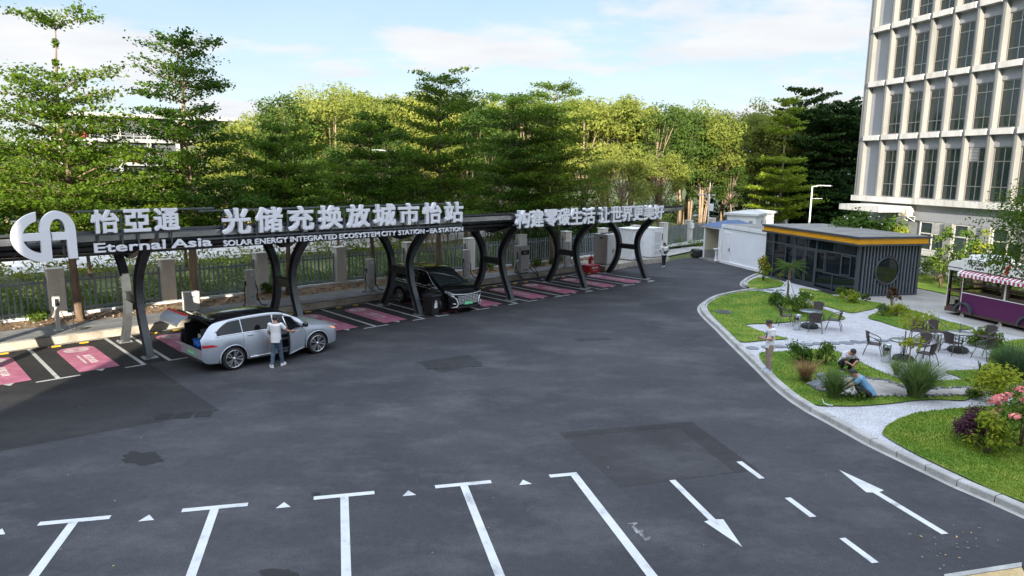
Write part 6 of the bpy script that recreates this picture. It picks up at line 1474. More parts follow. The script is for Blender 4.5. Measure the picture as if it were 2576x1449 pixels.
# chairs, tables, bins
MT['rattan'] = mat('dark_brown_rattan', (0.050, 0.038, 0.036), 0.6, 0.35, 40)
MT['chairtube'] = mat('dark_chair_tube', (0.075, 0.068, 0.068), 0.4, 0.1, 5)
def chair_proto():
    e = empty('garden_chair', (0, 0, 0), 0, 'x', 'chair', 'dark rattan garden chairs')
    m = MB(); m.bbox((0, 0.02, 0.425), (0.46, 0.46, 0.035), 0.015); m.build('seat', MT['rattan'], e)
    # curved back
    vs = []; n = 8
    for i in range(n+1):
        a = -0.9+1.8*i/n
        for z, k in ((0.46, 0.215), (0.66, 0.25), (0.84, 0.285)): vs.append((k*math.sin(a), -0.05-k*0.85*math.cos(a)+ (0.02 if z < .5 else 0), z-0.05*abs(math.sin(a))*(z > .8)))
    vb = [(x*1.05, y-0.015, z) for x, y, z in vs]; N_ = len(vs)
    fs = []
    for i in range(n):
        for k in range(2):
            q = (i*3+k, (i+1)*3+k, (i+1)*3+k+1, i*3+k+1); fs += [q, tuple(x+N_ for x in q[::-1])]
    m = MB(); m.add(vs+vb, fs, 0, True); m.build('backrest', MT['rattan'], e)
    m = MB(); m.tube([(-0.24, 0.22, 0.42), (-0.28, 0.18, 0.60), (-0.30, 0.05, 0.67), (-0.295, -0.12, 0.72), (-0.22, -0.26, 0.82), (0, -0.315, 0.86), (0.22, -0.26, 0.82), (0.295, -0.12, 0.72), (0.30, 0.05, 0.67), (0.28, 0.18, 0.60), (0.24, 0.22, 0.42)], 0.016, 8); m.build('arm_frame', MT['chairtube'], e)
    for sx, sy in ((-1, 1), (1, 1), (-1, -1), (1, -1)):
        m = MB(); m.tube([(sx*0.21, sy*0.18, 0.42), (sx*0.25, sy*0.26, 0.2), (sx*0.27, sy*0.31, 0.0)], 0.014, 8); m.build('leg', MT['chairtube'], e)
    return e
def table(P, rz, label, clear):
    e = empty('garden_table', P, rz, label, 'table', 'round garden tables')
    m = MB(); m.lathe([(0.001, 0.715), (0.44, 0.715), (0.445, 0.722), (0.44, 0.729), (0.001, 0.729)], n=32); m.build('tabletop', clear, e)
    m = MB(); m.lathe([(0.435, 0.695), (0.46, 0.70), (0.465, 0.735), (0.446, 0.735), (0.446, 0.705)], n=32); m.build('rim', MT['chairtube'], e)
    for k in range(4):
        a = math.pi/4+math.pi/2*k; c, s_ = math.cos(a), math.sin(a)
        m = MB(); m.tube([(c*0.40, s_*0.40, 0.70), (c*0.12, s_*0.12, 0.62), (c*0.09, s_*0.09, 0.30), (c*0.22, s_*0.22, 0.14), (c*0.46, s_*0.46, 0.0)], 0.014, 8); m.build('leg', MT['chairtube'], e)
    return e
MT['frost'] = mat('frosted_glass_top', (0.34, 0.37, 0.36), 0.12, 0.12, 3, spec=0.7)
MT['frost2'] = mat('dark_glass_top', (0.14, 0.18, 0.19), 0.10, 0.10, 3, spec=0.7)
t1, t2, t3 = X7(1412, 262, 0.085), X2(935, 636, 0.085), X2(1560, 535, 0.085)
table(t1, 0.3, 'round garden table nearest the kiosk, dark glass top and no pole', MT['frost2'])
table(t2, 0.7, 'round garden table behind the slender young tree, glass top with a pole', MT['frost'])
table(t3, 0.2, 'round garden table nearest the purple trailer, glass top with a pole', MT['frost'])
for i, (t_, pole, lab) in enumerate(((t1, False, 'black rounded parasol base under the table nearest the kiosk'), (t2, True, 'black parasol base with bare pole under the table behind the young tree'), (t3, True, 'black parasol base with bare pole under the table nearest the purple trailer'))):
    e = empty('parasol_base', t_, i, lab, 'parasol base', 'parasol bases')
    m = MB(); m.lathe([(0.001, 0.0), (0.33, 0.0), (0.36, 0.05), (0.34, 0.14), (0.28, 0.18), (0.001, 0.18)], n=10, smooth=False); m.build('base', mat('black_rubber_base', (0.022, 0.026, 0.026), 0.6, 0.2, 5), e)
    if pole: m = MB(); m.cyl((0, 0, 0.62), 0.024, 0.92, 10); m.build('pole', MT['chairtube'], e)
chairs = [(X7(1128, 232, .085), t1, 'rattan chair left of the table nearest the kiosk, facing right'), (X7(1485, 188, .085), t1, 'rattan chair behind the table nearest the kiosk'), (X7(1475, 308, .085), t1, 'rattan chair in front of the table nearest the kiosk, its back to us'), (X7(1688, 285, .085), t1, 'rattan chair right of the table nearest the kiosk'),
          (X2(592, 572, .085), t2, 'rattan chair left of the steel bin by the young tree'), (X2(1140, 590, .085), t2, 'rattan chair just right of the young tree trunk'), (X2(1195, 690, .085), t2, 'rattan chair behind the tall grass clump, nearest the pond'), (X2(1098, 415, .085), t2, 'rattan chair half hidden behind the young tree leaves'),
          (X2(1310, 425, .085), t3, 'rattan chair behind the steel bin nearest the trailer'), (X2(1480, 560, .085), t3, 'rattan chair in front of the table nearest the trailer'), (X2(1875, 485, .085), t3, 'rattan chair right of the trailer-side table, before the banana plant'), (X2(1865, 620, .085), t3, 'rattan chair nearest the dark fountain grass')]
cpro = chair_proto()
for i, (p, t_, lab) in enumerate(chairs):
    e = cpro if i == 0 else copy_tree(cpro); d = t_-p; rr = random.Random(70+i)
    e.location = (p.x, p.y, 0.086); e.rotation_euler = (0, 0, math.atan2(d.y, d.x)-math.pi/2+rr.uniform(-.35, .35)); e['label'] = lab
for p, op, lab in ((X7(1266, 285, .085), True, 'cylindrical steel ash bin beside the table nearest the kiosk'), (X2(738, 655, .085), True, 'cylindrical steel ash bin left of the slender young tree'), (X2(1315, 518, .085), False, 'cylindrical steel ash bin in front of a chair, nearest the trailer')):
    e = empty('ash_bin', (p.x, p.y, 0.086), rad(-115 if op else 60), lab, 'bin', 'steel ash bins in the garden')
    m = MB(); m.lathe([(0.001, 0.0), (0.135, 0.0), (0.14, 0.02), (0.14, 0.62), (0.13, 0.64), (0.12, 0.63), (0.001, 0.61)], n=28); m.build('drum', MT['chrome'], e)
    m = MB(); m.lathe([(0.143, 0.60), (0.146, 0.62), (0.143, 0.64)], n=28); m.build('rim', MT['rail'], e)
    vs = []; 
    for a in lin(-0.55, 0.55, 6):
        for z in (0.43, 0.55): vs.append((0.1415*math.cos(a), 0.1415*math.sin(a), z))
    m = MB(); m.add(vs, [(2*i, 2*i+2, 2*i+3, 2*i+1) for i in range(6)]); m.build('slot', MT['black'], e)

# ================================================================ people
def remesh(mb, name, m, parent, vox=0.011, smooth=4):
    o = mb.build(name, m, parent)
    md = o.modifiers.new('r', 'REMESH'); md.mode = 'VOXEL'; md.voxel_size = vox
    s2 = o.modifiers.new('s', 'SMOOTH'); s2.iterations = smooth; s2.factor = 0.5
    bpy.context.view_layer.update()
    me = bpy.data.meshes.new_from_object(o.evaluated_get(bpy.context.evaluated_depsgraph_get()))
    o.modifiers.clear(); old = o.data; o.data = me; bpy.data.meshes.remove(old); me.name = name
    me.polygons.foreach_set('use_smooth', [True]*len(me.polygons))
    return o
def V(*a): return Vector(a)
def loft(mb, secs):
    """secs: (centre, right, forward, rx, ry) elliptical sections"""
    n = 18; vs = []
    for c, r, f, rx, ry in secs:
        for k in range(n): t = 2*math.pi*k/n; vs.append(Vector(c)+Vector(r)*rx*math.cos(t)+Vector(f)*ry*math.sin(t))
    fs = [(i*n+k, i*n+(k+1) % n, (i+1)*n+(k+1) % n, (i+1)*n+k) for i in range(len(secs)-1) for k in range(n)]+[tuple(range(n-1, -1, -1)), tuple((len(secs)-1)*n+k for k in range(n))]
    mb.add(vs, fs)
def limb(mb, pts, rs):
    """tapered limb with rounded joints"""
    P = [Vector(p) for p in pts]
    for (a, b), (r0, r1) in zip(zip(P, P[1:]), zip(rs, rs[1:])):
        mb.tube([a, a+(b-a)*0.3, a+(b-a)*0.65, b], [r0, r0+(r1-r0)*0.2+0.004, r0+(r1-r0)*0.65, r1], 12)
    for p, r in zip(P, rs): mb.ball(p, r, 0, 12, 8)
def hand(mb, w, fd, side, curl=0.5, palm_n=None):
    """w wrist, fd finger direction, side = thumb direction; five separate fingers"""
    fd = fd.normalized(); th = (side-fd*side.dot(fd)).normalized(); nn = fd.cross(th).normalized()
    if palm_n is not None and nn.dot(palm_n) < 0: nn = -nn
    k = w+fd*0.085
    mb.tube([w, w+fd*0.03, k], [0.026, 0.034, 0.036], 10)
    for i, (o, L_) in enumerate(((0.030, 0.070), (0.010, 0.078), (-0.010, 0.073), (-0.029, 0.058))):
        b = k+th*o; d1 = (fd+nn*curl*0.5).normalized(); d2 = (fd+nn*curl*1.6).normalized()
        mb.tube([b-fd*0.02, b+d1*L_*0.5, b+d1*L_*0.5+d2*L_*0.5], [0.0105, 0.010, 0.0085], 8)
    b = w+fd*0.03+th*0.028; mb.tube([b-th*0.01, b+(th*0.7+fd*0.7)*0.035, b+(th*0.45+fd*0.85)*0.066], [0.014, 0.012, 0.010], 8)
def person(loc, rz, label, J, shirt, trousers, shoes, hair_len=0.0, scale=1.0, sleeve=0.62, shirt_len=0.0):
    """J: joints in local metres (x right, y forward, z up)"""
    e = empty('person', loc, rz, label, 'person', scale=scale)
    g_ = {k: Vector(v) for k, v in J.items() if k != 'curl'}
    right = (g_['shR']-g_['shL']).normalized()
    sp = [g_['pelvis'], g_['waist'], g_['chest'], g_['neck']]
    def secs(extra, lo=0, hi=1.0):
        prof = [(0.0, 0.150, 0.115), (0.18, 0.150, 0.112), (0.42, 0.138, 0.105), (0.68, 0.165, 0.118), (0.86, 0.175, 0.112), (0.95, 0.115, 0.085), (1.0, 0.062, 0.062)]
        tot = [0]; 
        for a, b in zip(sp, sp[1:]): tot.append(tot[-1]+(b-a).length)
        out = []
        for t, rx, ry in prof:
            if t < lo or t > hi: continue
            d = t*tot[-1]; i = max(k for k in range(3) if tot[k] <= d+1e-9); f = (d-tot[i])/(tot[i+1]-tot[i]); p = sp[i].lerp(sp[i+1], f)
            up = (sp[i+1]-sp[i]).normalized(); r = (right-up*right.dot(up)).normalized(); fw = up.cross(r)
            out.append((p, r, fw, rx+extra, ry+extra))
        return out
    # body: one continuous surface
    b = MB(); loft(b, secs(0.0))
    b.ball(g_['pelvis'], (0.145, 0.12, 0.12))
    hc = g_['head']; hup = (g_['head']-g_['neck']).normalized(); hf = Vector(J['look']).normalized(); hr = hf.cross(UPZ if abs(hf.z) < .95 else Vector((0, 1, 0))).normalized(); hu = hr.cross(hf)
    Mh = basis(hc, hr, hf, hu)
    b.tube([g_['neck']-hup*0.04, g_['neck'].lerp(hc, 0.55)+hf*-0.01], [0.062, 0.055], 12)
    hd_ = MB(); hd_.ball((0, 0, 0.015), (0.077, 0.098, 0.105), 0, 18, 14); hd_.ball((0, 0.022, -0.055), (0.058, 0.072, 0.062), 0, 14, 10)
    hd_.tube([(0, 0.088, 0.020), (0, 0.106, -0.012), (0, 0.112, -0.028)], [0.010, 0.013, 0.015], 8); hd_.ball((0, 0.090, -0.062), (0.024, 0.012, 0.012), 0, 10, 6)
    for s_ in (-1, 1): hd_.ball((s_*0.079, -0.005, -0.005), (0.012, 0.024, 0.034), 0, 10, 8)
    b.v += [tuple(Mh @ Vector(v)) for v in hd_.v]; k = len(b.v)-len(hd_.v); b.f += [tuple(i+k for i in f) for f in hd_.f]; b.m += hd_.m; b.sm += hd_.sm
    for s_ in 'LR':
        limb(b, [g_['sh'+s_], g_['el'+s_], g_['wr'+s_]], [0.052, 0.040, 0.027])
        hand(b, g_['wr'+s_], Vector(J['hd'+s_]), Vector(J['th'+s_]), J.get('curl', 0.5))
        limb(b, [g_['hp'+s_], g_['kn'+s_], g_['an'+s_]], [0.080, 0.052, 0.036])
        b.tube([g_['an'+s_], g_['an'+s_]+Vector((0, 0.06, -0.04)), g_['to'+s_]], [0.036, 0.036, 0.028], 10)
    body = remesh(b, 'body', MT['skin'], e, 0.009, 3)
    # eyes, brows and mouth
    ey = MB()
    for s_ in (-1, 1): ey.ball(Mh @ Vector((s_*0.032, 0.089, 0.022)), 0.0105, 0, 8, 6); ey.tube([Mh @ Vector((s_*0.018, 0.098, 0.042)), Mh @ Vector((s_*0.048, 0.090, 0.043))], 0.005, 6)
    ey.build('eyes', MT['hair'], body)
    mo = MB(); mo.tube([Mh @ Vector((-0.022, 0.097, -0.060)), Mh @ Vector((0, 0.103, -0.061)), Mh @ Vector((0.022, 0.097, -0.060))], 0.005, 6); mo.build('mouth', mat('lip', (0.25, 0.09, 0.08), 0.5), body)
    # hair
    hm = MB(); vs = []; nu, nv = 22, 10
    for i in range(nv+1):
        for k_ in range(nu):
            t = 2*math.pi*k_/nu; front = math.sin(t)
            lim = 0.98+1.10*(0.5-0.5*front)**0.9+0.06*math.sin(9*t)+hair_len
            a = lim*i/nv; r = 1.10+0.03*math.sin(7*t+3*a)
            vs.append(Mh @ Vector((0.079*r*math.sin(a)*math.cos(t), 0.100*r*math.sin(a)*math.sin(t)-0.004, 0.017+0.110*r*math.cos(a))))
    fs = [(i*nu+k_, i*nu+(k_+1) % nu, (i+1)*nu+(k_+1) % nu, (i+1)*nu+k_) for i in range(nv) for k_ in range(nu)]
    hm.add(vs, fs, 0, True); hm.build('hair', MT['hair'], e)
    # shirt: torso and sleeves in one surface
    c = MB(); ss = secs(0.022, 0.0, 0.96); p0 = ss[0]; dn = (sp[0]-sp[1]).normalized()
    c_ = [(p0[0]+dn*(0.04+shirt_len), p0[1], p0[2], p0[3]+0.006, p0[4]+0.008)]+ss; loft(c, c_)
    for s_ in 'LR':
        a, q = g_['sh'+s_], g_['el'+s_]; m_ = a.lerp(q, sleeve); c.tube([a.lerp(g_['chest'], 0.35), a, a.lerp(q, 0.3), m_], [0.075, 0.078, 0.070, 0.066], 14); c.ball(a, 0.078)
    remesh(c, 'shirt', shirt, e, 0.011, 6)
    # trousers
    t_ = MB(); up = (sp[1]-sp[0]).normalized(); fw = up.cross(right)
    loft(t_, [(sp[0]+up*0.06, right, fw, 0.158, 0.124), (sp[0], right, fw, 0.168, 0.135), (sp[0]-up*0.09, right, fw, 0.155, 0.128)])
    for s_ in 'LR':
        h0, k0, a0 = g_['hp'+s_], g_['kn'+s_], g_['an'+s_]; limb(t_, [h0, k0, k0.lerp(a0, 0.93)], [0.098, 0.073, 0.060]); t_.tube([h0+up*0.04, h0], [0.09, 0.098], 12)
    remesh(t_, 'trousers', trousers, e, 0.011, 6)
    for s_ in 'LR':
        a0, to = g_['an'+s_], g_['to'+s_]; d = to-a0; d.z = 0; d = d.normalized(); r = d.cross(UPZ); hz_ = min(a0.z, to.z)
        sh = MB(); base = Vector((a0.x, a0.y, to.z-0.028)); n = 16; vs = []
        for z, sc_, fo in ((0.0, 1.0, 1.0), (0.03, 1.02, 1.0), (0.06, 0.92, 0.96), (0.095, 0.72, 0.55)):
            for k_ in range(n):
                t = 2*math.pi*k_/n; x = 0.048*sc_*math.cos(t); y = 0.135*math.sin(t); y = 0.055+(y if y < 0 else y*fo)*(0.95 if fo > .9 else 1.0)
                vs.append(base+r*x+d*y+UPZ*z)
        sh.add(vs, [(i*n+k_, i*n+(k_+1) % n, (i+1)*n+(k_+1) % n, (i+1)*n+k_) for i in range(3) for k_ in range(n)]+[tuple(range(n-1, -1, -1)), tuple(3*n+k_ for k_ in range(n))], 0, True)
        so = sh.build('shoe', shoes, e)
        s2 = MB(); vs = []
        for z in (-0.004, 0.022):
            for k_ in range(n): t = 2*math.pi*k_/n; vs.append(base+r*0.052*math.cos(t)+d*(0.055+0.142*math.sin(t))+UPZ*z)
        s2.add(vs, [(k_, (k_+1) % n, (k_+1) % n+n, k_+n) for k_ in range(n)]+[tuple(range(n-1, -1, -1)), tuple(n+k_ for k_ in range(n))]); s2.build('sole', MT['white'], so)
    return e, g_, Mh
stand = dict(pelvis=(0, 0, 0.93), waist=(0, 0.0, 1.08), chest=(0, 0.0, 1.30), neck=(0, -0.01, 1.49), head=(0, 0.02, 1.62), look=(0, 1, -0.1),
             shL=(-0.185, 0, 1.42), shR=(0.185, 0, 1.42), elL=(-0.24, -0.02, 1.13), elR=(0.24, -0.02, 1.13), wrL=(-0.25, 0.05, 0.88), wrR=(0.25, 0.05, 0.88), hdL=(0, .1, -1), hdR=(0, .1, -1), thL=(0, 1, 0), thR=(0, 1, 0),
             hpL=(-0.09, 0, 0.88), hpR=(0.09, 0, 0.88), knL=(-0.10, 0.02, 0.49), knR=(0.10, 0.02, 0.49), anL=(-0.11, -0.02, 0.085), anR=(0.11, -0.02, 0.085), toL=(-0.12, 0.14, 0.03), toR=(0.12, 0.14, 0.03))
def pose(base, **kw): d = dict(base); d.update(kw); return d
MT['tee'] = mat('white_cotton', (0.74, 0.74, 0.76), 0.85, 0.06, 9)
MT['tee_grey'] = mat('pale_grey_cotton', (0.55, 0.55, 0.60), 0.85, 0.06, 9)
MT['polo'] = mat('blue_polo', (0.14, 0.29, 0.44), 0.85, 0.12, 9)
MT['denim'] = mat('blue_denim', (0.07, 0.11, 0.16), 0.85, 0.3, 9)
MT['khaki'] = mat('khaki_cotton', (0.30, 0.23, 0.17), 0.85, 0.12, 9)
MT['blackcloth'] = mat('black_cloth', (0.016, 0.016, 0.020), 0.8, 0.2, 9)
MT['sneaker'] = mat('white_red_sneaker', (0.66, 0.60, 0.60), 0.6, 0.25, 7)
MT['sneaker_b'] = mat('pale_blue_sneaker', (0.45, 0.52, 0.62), 0.6, 0.35, 9)
# man at the car door
pcar = S(1091, 1443, 0)
e1, g1, M1 = person((pcar.x, pcar.y, 0.0), rad(2), 'man in white T-shirt and jeans seen from behind at the open car door', pose(stand, look=(-0.25, 1, -0.35), head=(-0.02, 0.05, 1.61), neck=(0, 0.01, 1.49), chest=(0, 0.02, 1.30),
    elR=(0.34, 0.10, 1.20), wrR=(0.44, 0.33, 1.13), hdR=(0.5, 1, -0.1), thR=(0, 0, 1), elL=(-0.25, 0.06, 1.14), wrL=(-0.20, 0.26, 0.98), hdL=(0.1, .5, -1), thL=(1, .3, 0),
    knL=(-0.11, 0.00, 0.49), anL=(-0.12, -0.12, 0.085), toL=(-0.22, 0.00, 0.03), knR=(0.11, 0.10, 0.50), anR=(0.13, 0.16, 0.085), toR=(0.19, 0.31, 0.03)), MT['tee'], MT['denim'], MT['sneaker'], 0.15, 1.0, 0.66, 0.06)
P_ = e1.matrix_basis @ Vector((-0.21, 0.30, 0.60)); hb_ = empty('shopping_bag', P_, rad(15), 'brown paper bag held by the man at the car door', 'bag')
m = MB(); m.bbox((0, 0, 0.14), (0.20, 0.12, 0.26), 0.01); m.build('bag_body', mat('kraft_paper', (0.42, 0.25, 0.15), 0.8, 0.1, 8), hb_)
m = MB(); m.tube([(-0.05, 0, 0.26), (-0.04, 0, 0.34), (0.04, 0, 0.34), (0.05, 0, 0.26)], 0.006, 6); m.build('handle', MT['brown'], hb_)
# man with phone on the kerb
pk = S(3024, 1461, 0.14)
e2, g2, M2 = person((pk.x, pk.y, 0.135), rad(90), 'man in white T-shirt and khaki trousers on the kerb looking at his phone', pose(stand, head=(0, 0.075, 1.61), look=(0, 1, -0.55), neck=(0, 0.02, 1.49), chest=(0, -0.02, 1.30),
    elL=(-0.23, 0.02, 1.13), elR=(0.23, 0.02, 1.13), wrL=(-0.06, 0.26, 1.12), wrR=(0.06, 0.25, 1.11), hdL=(.35, 1, 0.1), hdR=(-.35, 1, 0.1), thL=(0, 0, 1), thR=(0, 0, 1), curl=0.9), MT['tee'], MT['khaki'], MT['sneaker_b'], 0.0, 1.0, 0.66, 0.09)
P_ = e2.matrix_basis @ Vector((0, 0.385, 1.155)); m = MB(); m.bbox((0, 0, 0), (0.075, 0.15, 0.010), 0.004, M=Matrix.Rotation(rad(90), 4, 'Z') @ Matrix.Rotation(rad(30), 4, 'X')); m.box((0, 0, 0), (0.069, 0.142, 0.0124), 1, M=Matrix.Rotation(rad(90), 4, 'Z') @ Matrix.Rotation(rad(30), 4, 'X'))
tag(m.build('phone', [MT['rail'], MT['black']], None, P_), 'mobile phone held in both hands by the man on the kerb', 'phone')
m = MB(); m.tube([(-0.07, -0.05, 1.49), (-0.085, 0.06, 1.45), (-0.05, 0.125, 1.32), (0, 0.14, 1.10)], 0.009, 6); m.tube([(0.07, -0.05, 1.49), (0.085, 0.06, 1.45), (0.05, 0.125, 1.32), (0, 0.14, 1.10)], 0.009, 6); m.tube([(-0.07, -0.05, 1.49), (0, -0.085, 1.50), (0.07, -0.05, 1.49)], 0.009, 6); m.build('lanyard', mat('blue_ribbon', (0.04, 0.12, 0.45), 0.6), e2)
m = MB()
for s_ in (-1, 1): m.lathe([(0.022, 0), (0.026, 0.003), (0.022, 0.006)], n=14, M=(M2 @ Matrix.Translation((s_*0.034, 0.104, 0.020)) @ Matrix.Rotation(rad(-90), 4, 'X')).to_3x3().to_4x4(), c=M2 @ Vector((s_*0.034, 0.104, 0.020))); m.tube([M2 @ Vector((s_*0.058, 0.104, 0.022)), M2 @ Vector((s_*0.085, 0.0, 0.015))], 0.004, 6)
m.build('glasses', MT['black'], e2)
squat = pose(stand, pelvis=(0, -0.20, 0.24), waist=(0, -0.13, 0.36), chest=(0, 0.03, 0.53), neck=(0, 0.17, 0.66), head=(0, 0.28, 0.71), look=(0, 1, -1.1), shL=(-0.185, 0.10, 0.61), shR=(0.185, 0.10, 0.61),
             elL=(-0.25, 0.21, 0.40), elR=(0.25, 0.21, 0.40), wrL=(-0.03, 0.34, 0.33), wrR=(0.05, 0.32, 0.30), hdL=(.6, .7, -.5), hdR=(-.6, .7, -.5), thL=(.2, .5, 1), thR=(-.2, .5, 1),
             hpL=(-0.10, -0.17, 0.22), hpR=(0.10, -0.17, 0.22), knL=(-0.24, 0.19, 0.41), knR=(0.24, 0.19, 0.41), anL=(-0.14, -0.05, 0.085), anR=(0.14, -0.05, 0.085), toL=(-0.18, 0.11, 0.03), toR=(0.18, 0.11, 0.03))
ps_ = X7(1828, 752, 0.13); e3, g3, M3 = person((ps_.x, ps_.y, 0.13), rad(188), 'man in pale grey T-shirt and black trousers squatting on the lawn, head bowed', squat, MT['tee_grey'], MT['blackcloth'], MT['black'], 0.0, 1.0, 0.62, 0.0)
pb_ = X7(2012, 1085, 0.05); e4, g4, M4 = person((pb_.x, pb_.y, 0.05), rad(72), 'man in blue polo shirt crouching in the drained pond, reaching down', pose(squat, chest=(0, 0.06, 0.56), neck=(0, 0.19, 0.71), head=(0, 0.30, 0.78), look=(0, 1, -0.75), shL=(-0.18, 0.13, 0.66), shR=(0.18, 0.13, 0.66),
    elL=(-0.20, 0.34, 0.46), elR=(0.20, 0.34, 0.46), wrL=(-0.10, 0.54, 0.28), wrR=(0.08, 0.55, 0.28), hdL=(.1, .7, -.8), hdR=(-.1, .7, -.8), thL=(1, 0, 0.3), thR=(-1, 0, 0.3)), MT['polo'], MT['blackcloth'], MT['black'], 0.0, 1.0, 0.62, 0.03)
pf_ = S(2613, 1051, 0); e5, g5, M5 = person((pf_.x, pf_.y, 0.0), rad(-8), 'man in white T-shirt and black trousers walking away past the white cabinets', pose(stand, knL=(-0.08, 0.08, 0.49), anL=(-0.09, -0.06, 0.085), toL=(-0.09, 0.10, 0.03), knR=(0.06, 0.10, 0.50), anR=(0.05, 0.14, 0.09), toR=(0.05, 0.30, 0.03),
    elL=(-0.30, -0.06, 1.16), wrL=(-0.20, 0.12, 0.98), elR=(0.25, 0.02, 1.14), wrR=(0.17, 0.25, 1.05), hdR=(-.3, 1, 0.2), hdL=(.4, 1, -.3)), MT['tee'], MT['blackcloth'], MT['sneaker'], 0.15, 0.97, 0.64, 0.04)
P_ = e5.matrix_basis @ Vector((0.08, -0.16, 1.08)); xb = empty('shoulder_bag', P_, rad(-8), 'dark shoulder bag slung across the back of the far man', 'bag')
m = MB(); m.bbox((0, 0, 0), (0.26, 0.09, 0.18), 0.035, seg=3, smooth=True, M=Matrix.Rotation(rad(-20), 4, 'Y')); m.build('bag_body', mat('dark_nylon', (0.03, 0.025, 0.05), 0.6), xb)
m = MB(); m.tube([(-0.10, -0.0, 0.06), (-0.20, 0.035, 0.25), (-0.245, 0.12, 0.37), (-0.235, 0.20, 0.38)], 0.014, 6); m.build('strap', MT['black'], xb)
# ================================================================ trees and plants
def leaf_mesh(name, C, Nn, size, aspect=0.5, T_=None, mats=None, mi=None, seed=0, fold=0.0):
    """many small leaf-shaped faces; C centres, Nn normals, T_ tip directions"""
    rg = np.random.default_rng(seed); n = len(C)
    Nn = Nn/np.maximum(np.linalg.norm(Nn, axis=1, keepdims=True), 1e-9)
    if T_ is None: T_ = rg.normal(size=(n, 3))
    T_ = T_-Nn*np.sum(T_*Nn, axis=1, keepdims=True); T_ /= np.maximum(np.linalg.norm(T_, axis=1, keepdims=True), 1e-9)
    B_ = np.cross(Nn, T_); s = np.asarray(size).reshape(-1, 1)
    v = np.empty((n, 4, 3)); v[:, 0] = C-T_*s*0.5; v[:, 1] = C+B_*s*aspect*0.5-T_*s*0.05+Nn*s*fold; v[:, 2] = C+T_*s*0.5; v[:, 3] = C-B_*s*aspect*0.5-T_*s*0.05+Nn*s*fold
    me = bpy.data.meshes.new(name); me.vertices.add(n*4); me.vertices.foreach_set('co', v.reshape(-1))
    me.loops.add(n*4); me.loops.foreach_set('vertex_index', np.arange(n*4, dtype=np.int32))
    me.polygons.add(n); me.polygons.foreach_set('loop_start', np.arange(0, n*4, 4, dtype=np.int32))
    try: me.polygons.foreach_set('loop_total', np.full(n, 4, dtype=np.int32))
    except Exception: pass
    for m in mats: me.materials.append(m)
    if mi is not None: me.polygons.foreach_set('material_index', np.asarray(mi, dtype=np.int32))
    me.update(calc_edges=True); me.validate()
    return me
def link(name, me, parent=None, loc=None):
    o = bpy.data.objects.new(name, me); COL.objects.link(o)
    if parent is not None: o.parent = parent
    if loc is not None: o.location = loc
    return o
LF = {}
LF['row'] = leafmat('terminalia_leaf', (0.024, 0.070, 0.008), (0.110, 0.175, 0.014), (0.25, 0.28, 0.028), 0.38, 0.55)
LF['lit'] = leafmat('sunlit_terminalia_leaf', (0.10, 0.17, 0.016), (0.27, 0.34, 0.032), None, 0.40, 0.6)  # terminalia leaf again, with the sunlight put into its colour
LF['wood'] = leafmat('acacia_leaf', (0.12, 0.165, 0.028), (0.32, 0.34, 0.070), (0.52, 0.47, 0.17), 0.42, 0.30)
LF['wood2'] = leafmat('woodland_leaf', (0.030, 0.072, 0.014), (0.10, 0.150, 0.028), (0.20, 0.21, 0.05), 0.34, 0.35)
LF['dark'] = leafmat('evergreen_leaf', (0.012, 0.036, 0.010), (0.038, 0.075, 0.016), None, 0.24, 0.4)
LF['mid'] = leafmat('shrub_leaf', (0.045, 0.100, 0.016), (0.14, 0.21, 0.035), (0.28, 0.28, 0.06), 0.32, 2.0)
LF['yel'] = leafmat('yellow_green_leaf', (0.13, 0.20, 0.018), (0.34, 0.37, 0.035), (0.50, 0.43, 0.07), 0.36, 2.0)
LF['purple'] = leafmat('purple_leaf', (0.045, 0.016, 0.030), (0.13, 0.05, 0.08), (0.06, 0.09, 0.02), 0.2, 3.0)
LF['redtip'] = leafmat('red_tip_leaf', (0.20, 0.04, 0.02), (0.36, 0.20, 0.03), (0.15, 0.20, 0.03), 0.3, 3.0)
LF['maroon'] = leafmat('maroon_leaf', (0.050, 0.030, 0.018), (0.13, 0.07, 0.03), (0.10, 0.10, 0.03), 0.2, 3.0)
LF['grassy'] = leafmat('fountain_grass_blade', (0.085, 0.150, 0.042), (0.20, 0.27, 0.09), (0.38, 0.37, 0.17), 0.3, 3.0)
LF['darkgrass'] = leafmat('dark_grass_blade', (0.035, 0.085, 0.040), (0.10, 0.17, 0.075), None, 0.25, 3.0)
LF['bronze'] = leafmat('bronze_blade', (0.14, 0.07, 0.035), (0.36, 0.22, 0.11), (0.34, 0.30, 0.14), 0.2, 4.0)
LF['pinkfl'] = mat('pink_petal', (0.78, 0.26, 0.24), 0.6, 0.3, 9)
LF['whitefl'] = mat('white_petal', (0.80, 0.76, 0.66), 0.6, 0.1, 9)

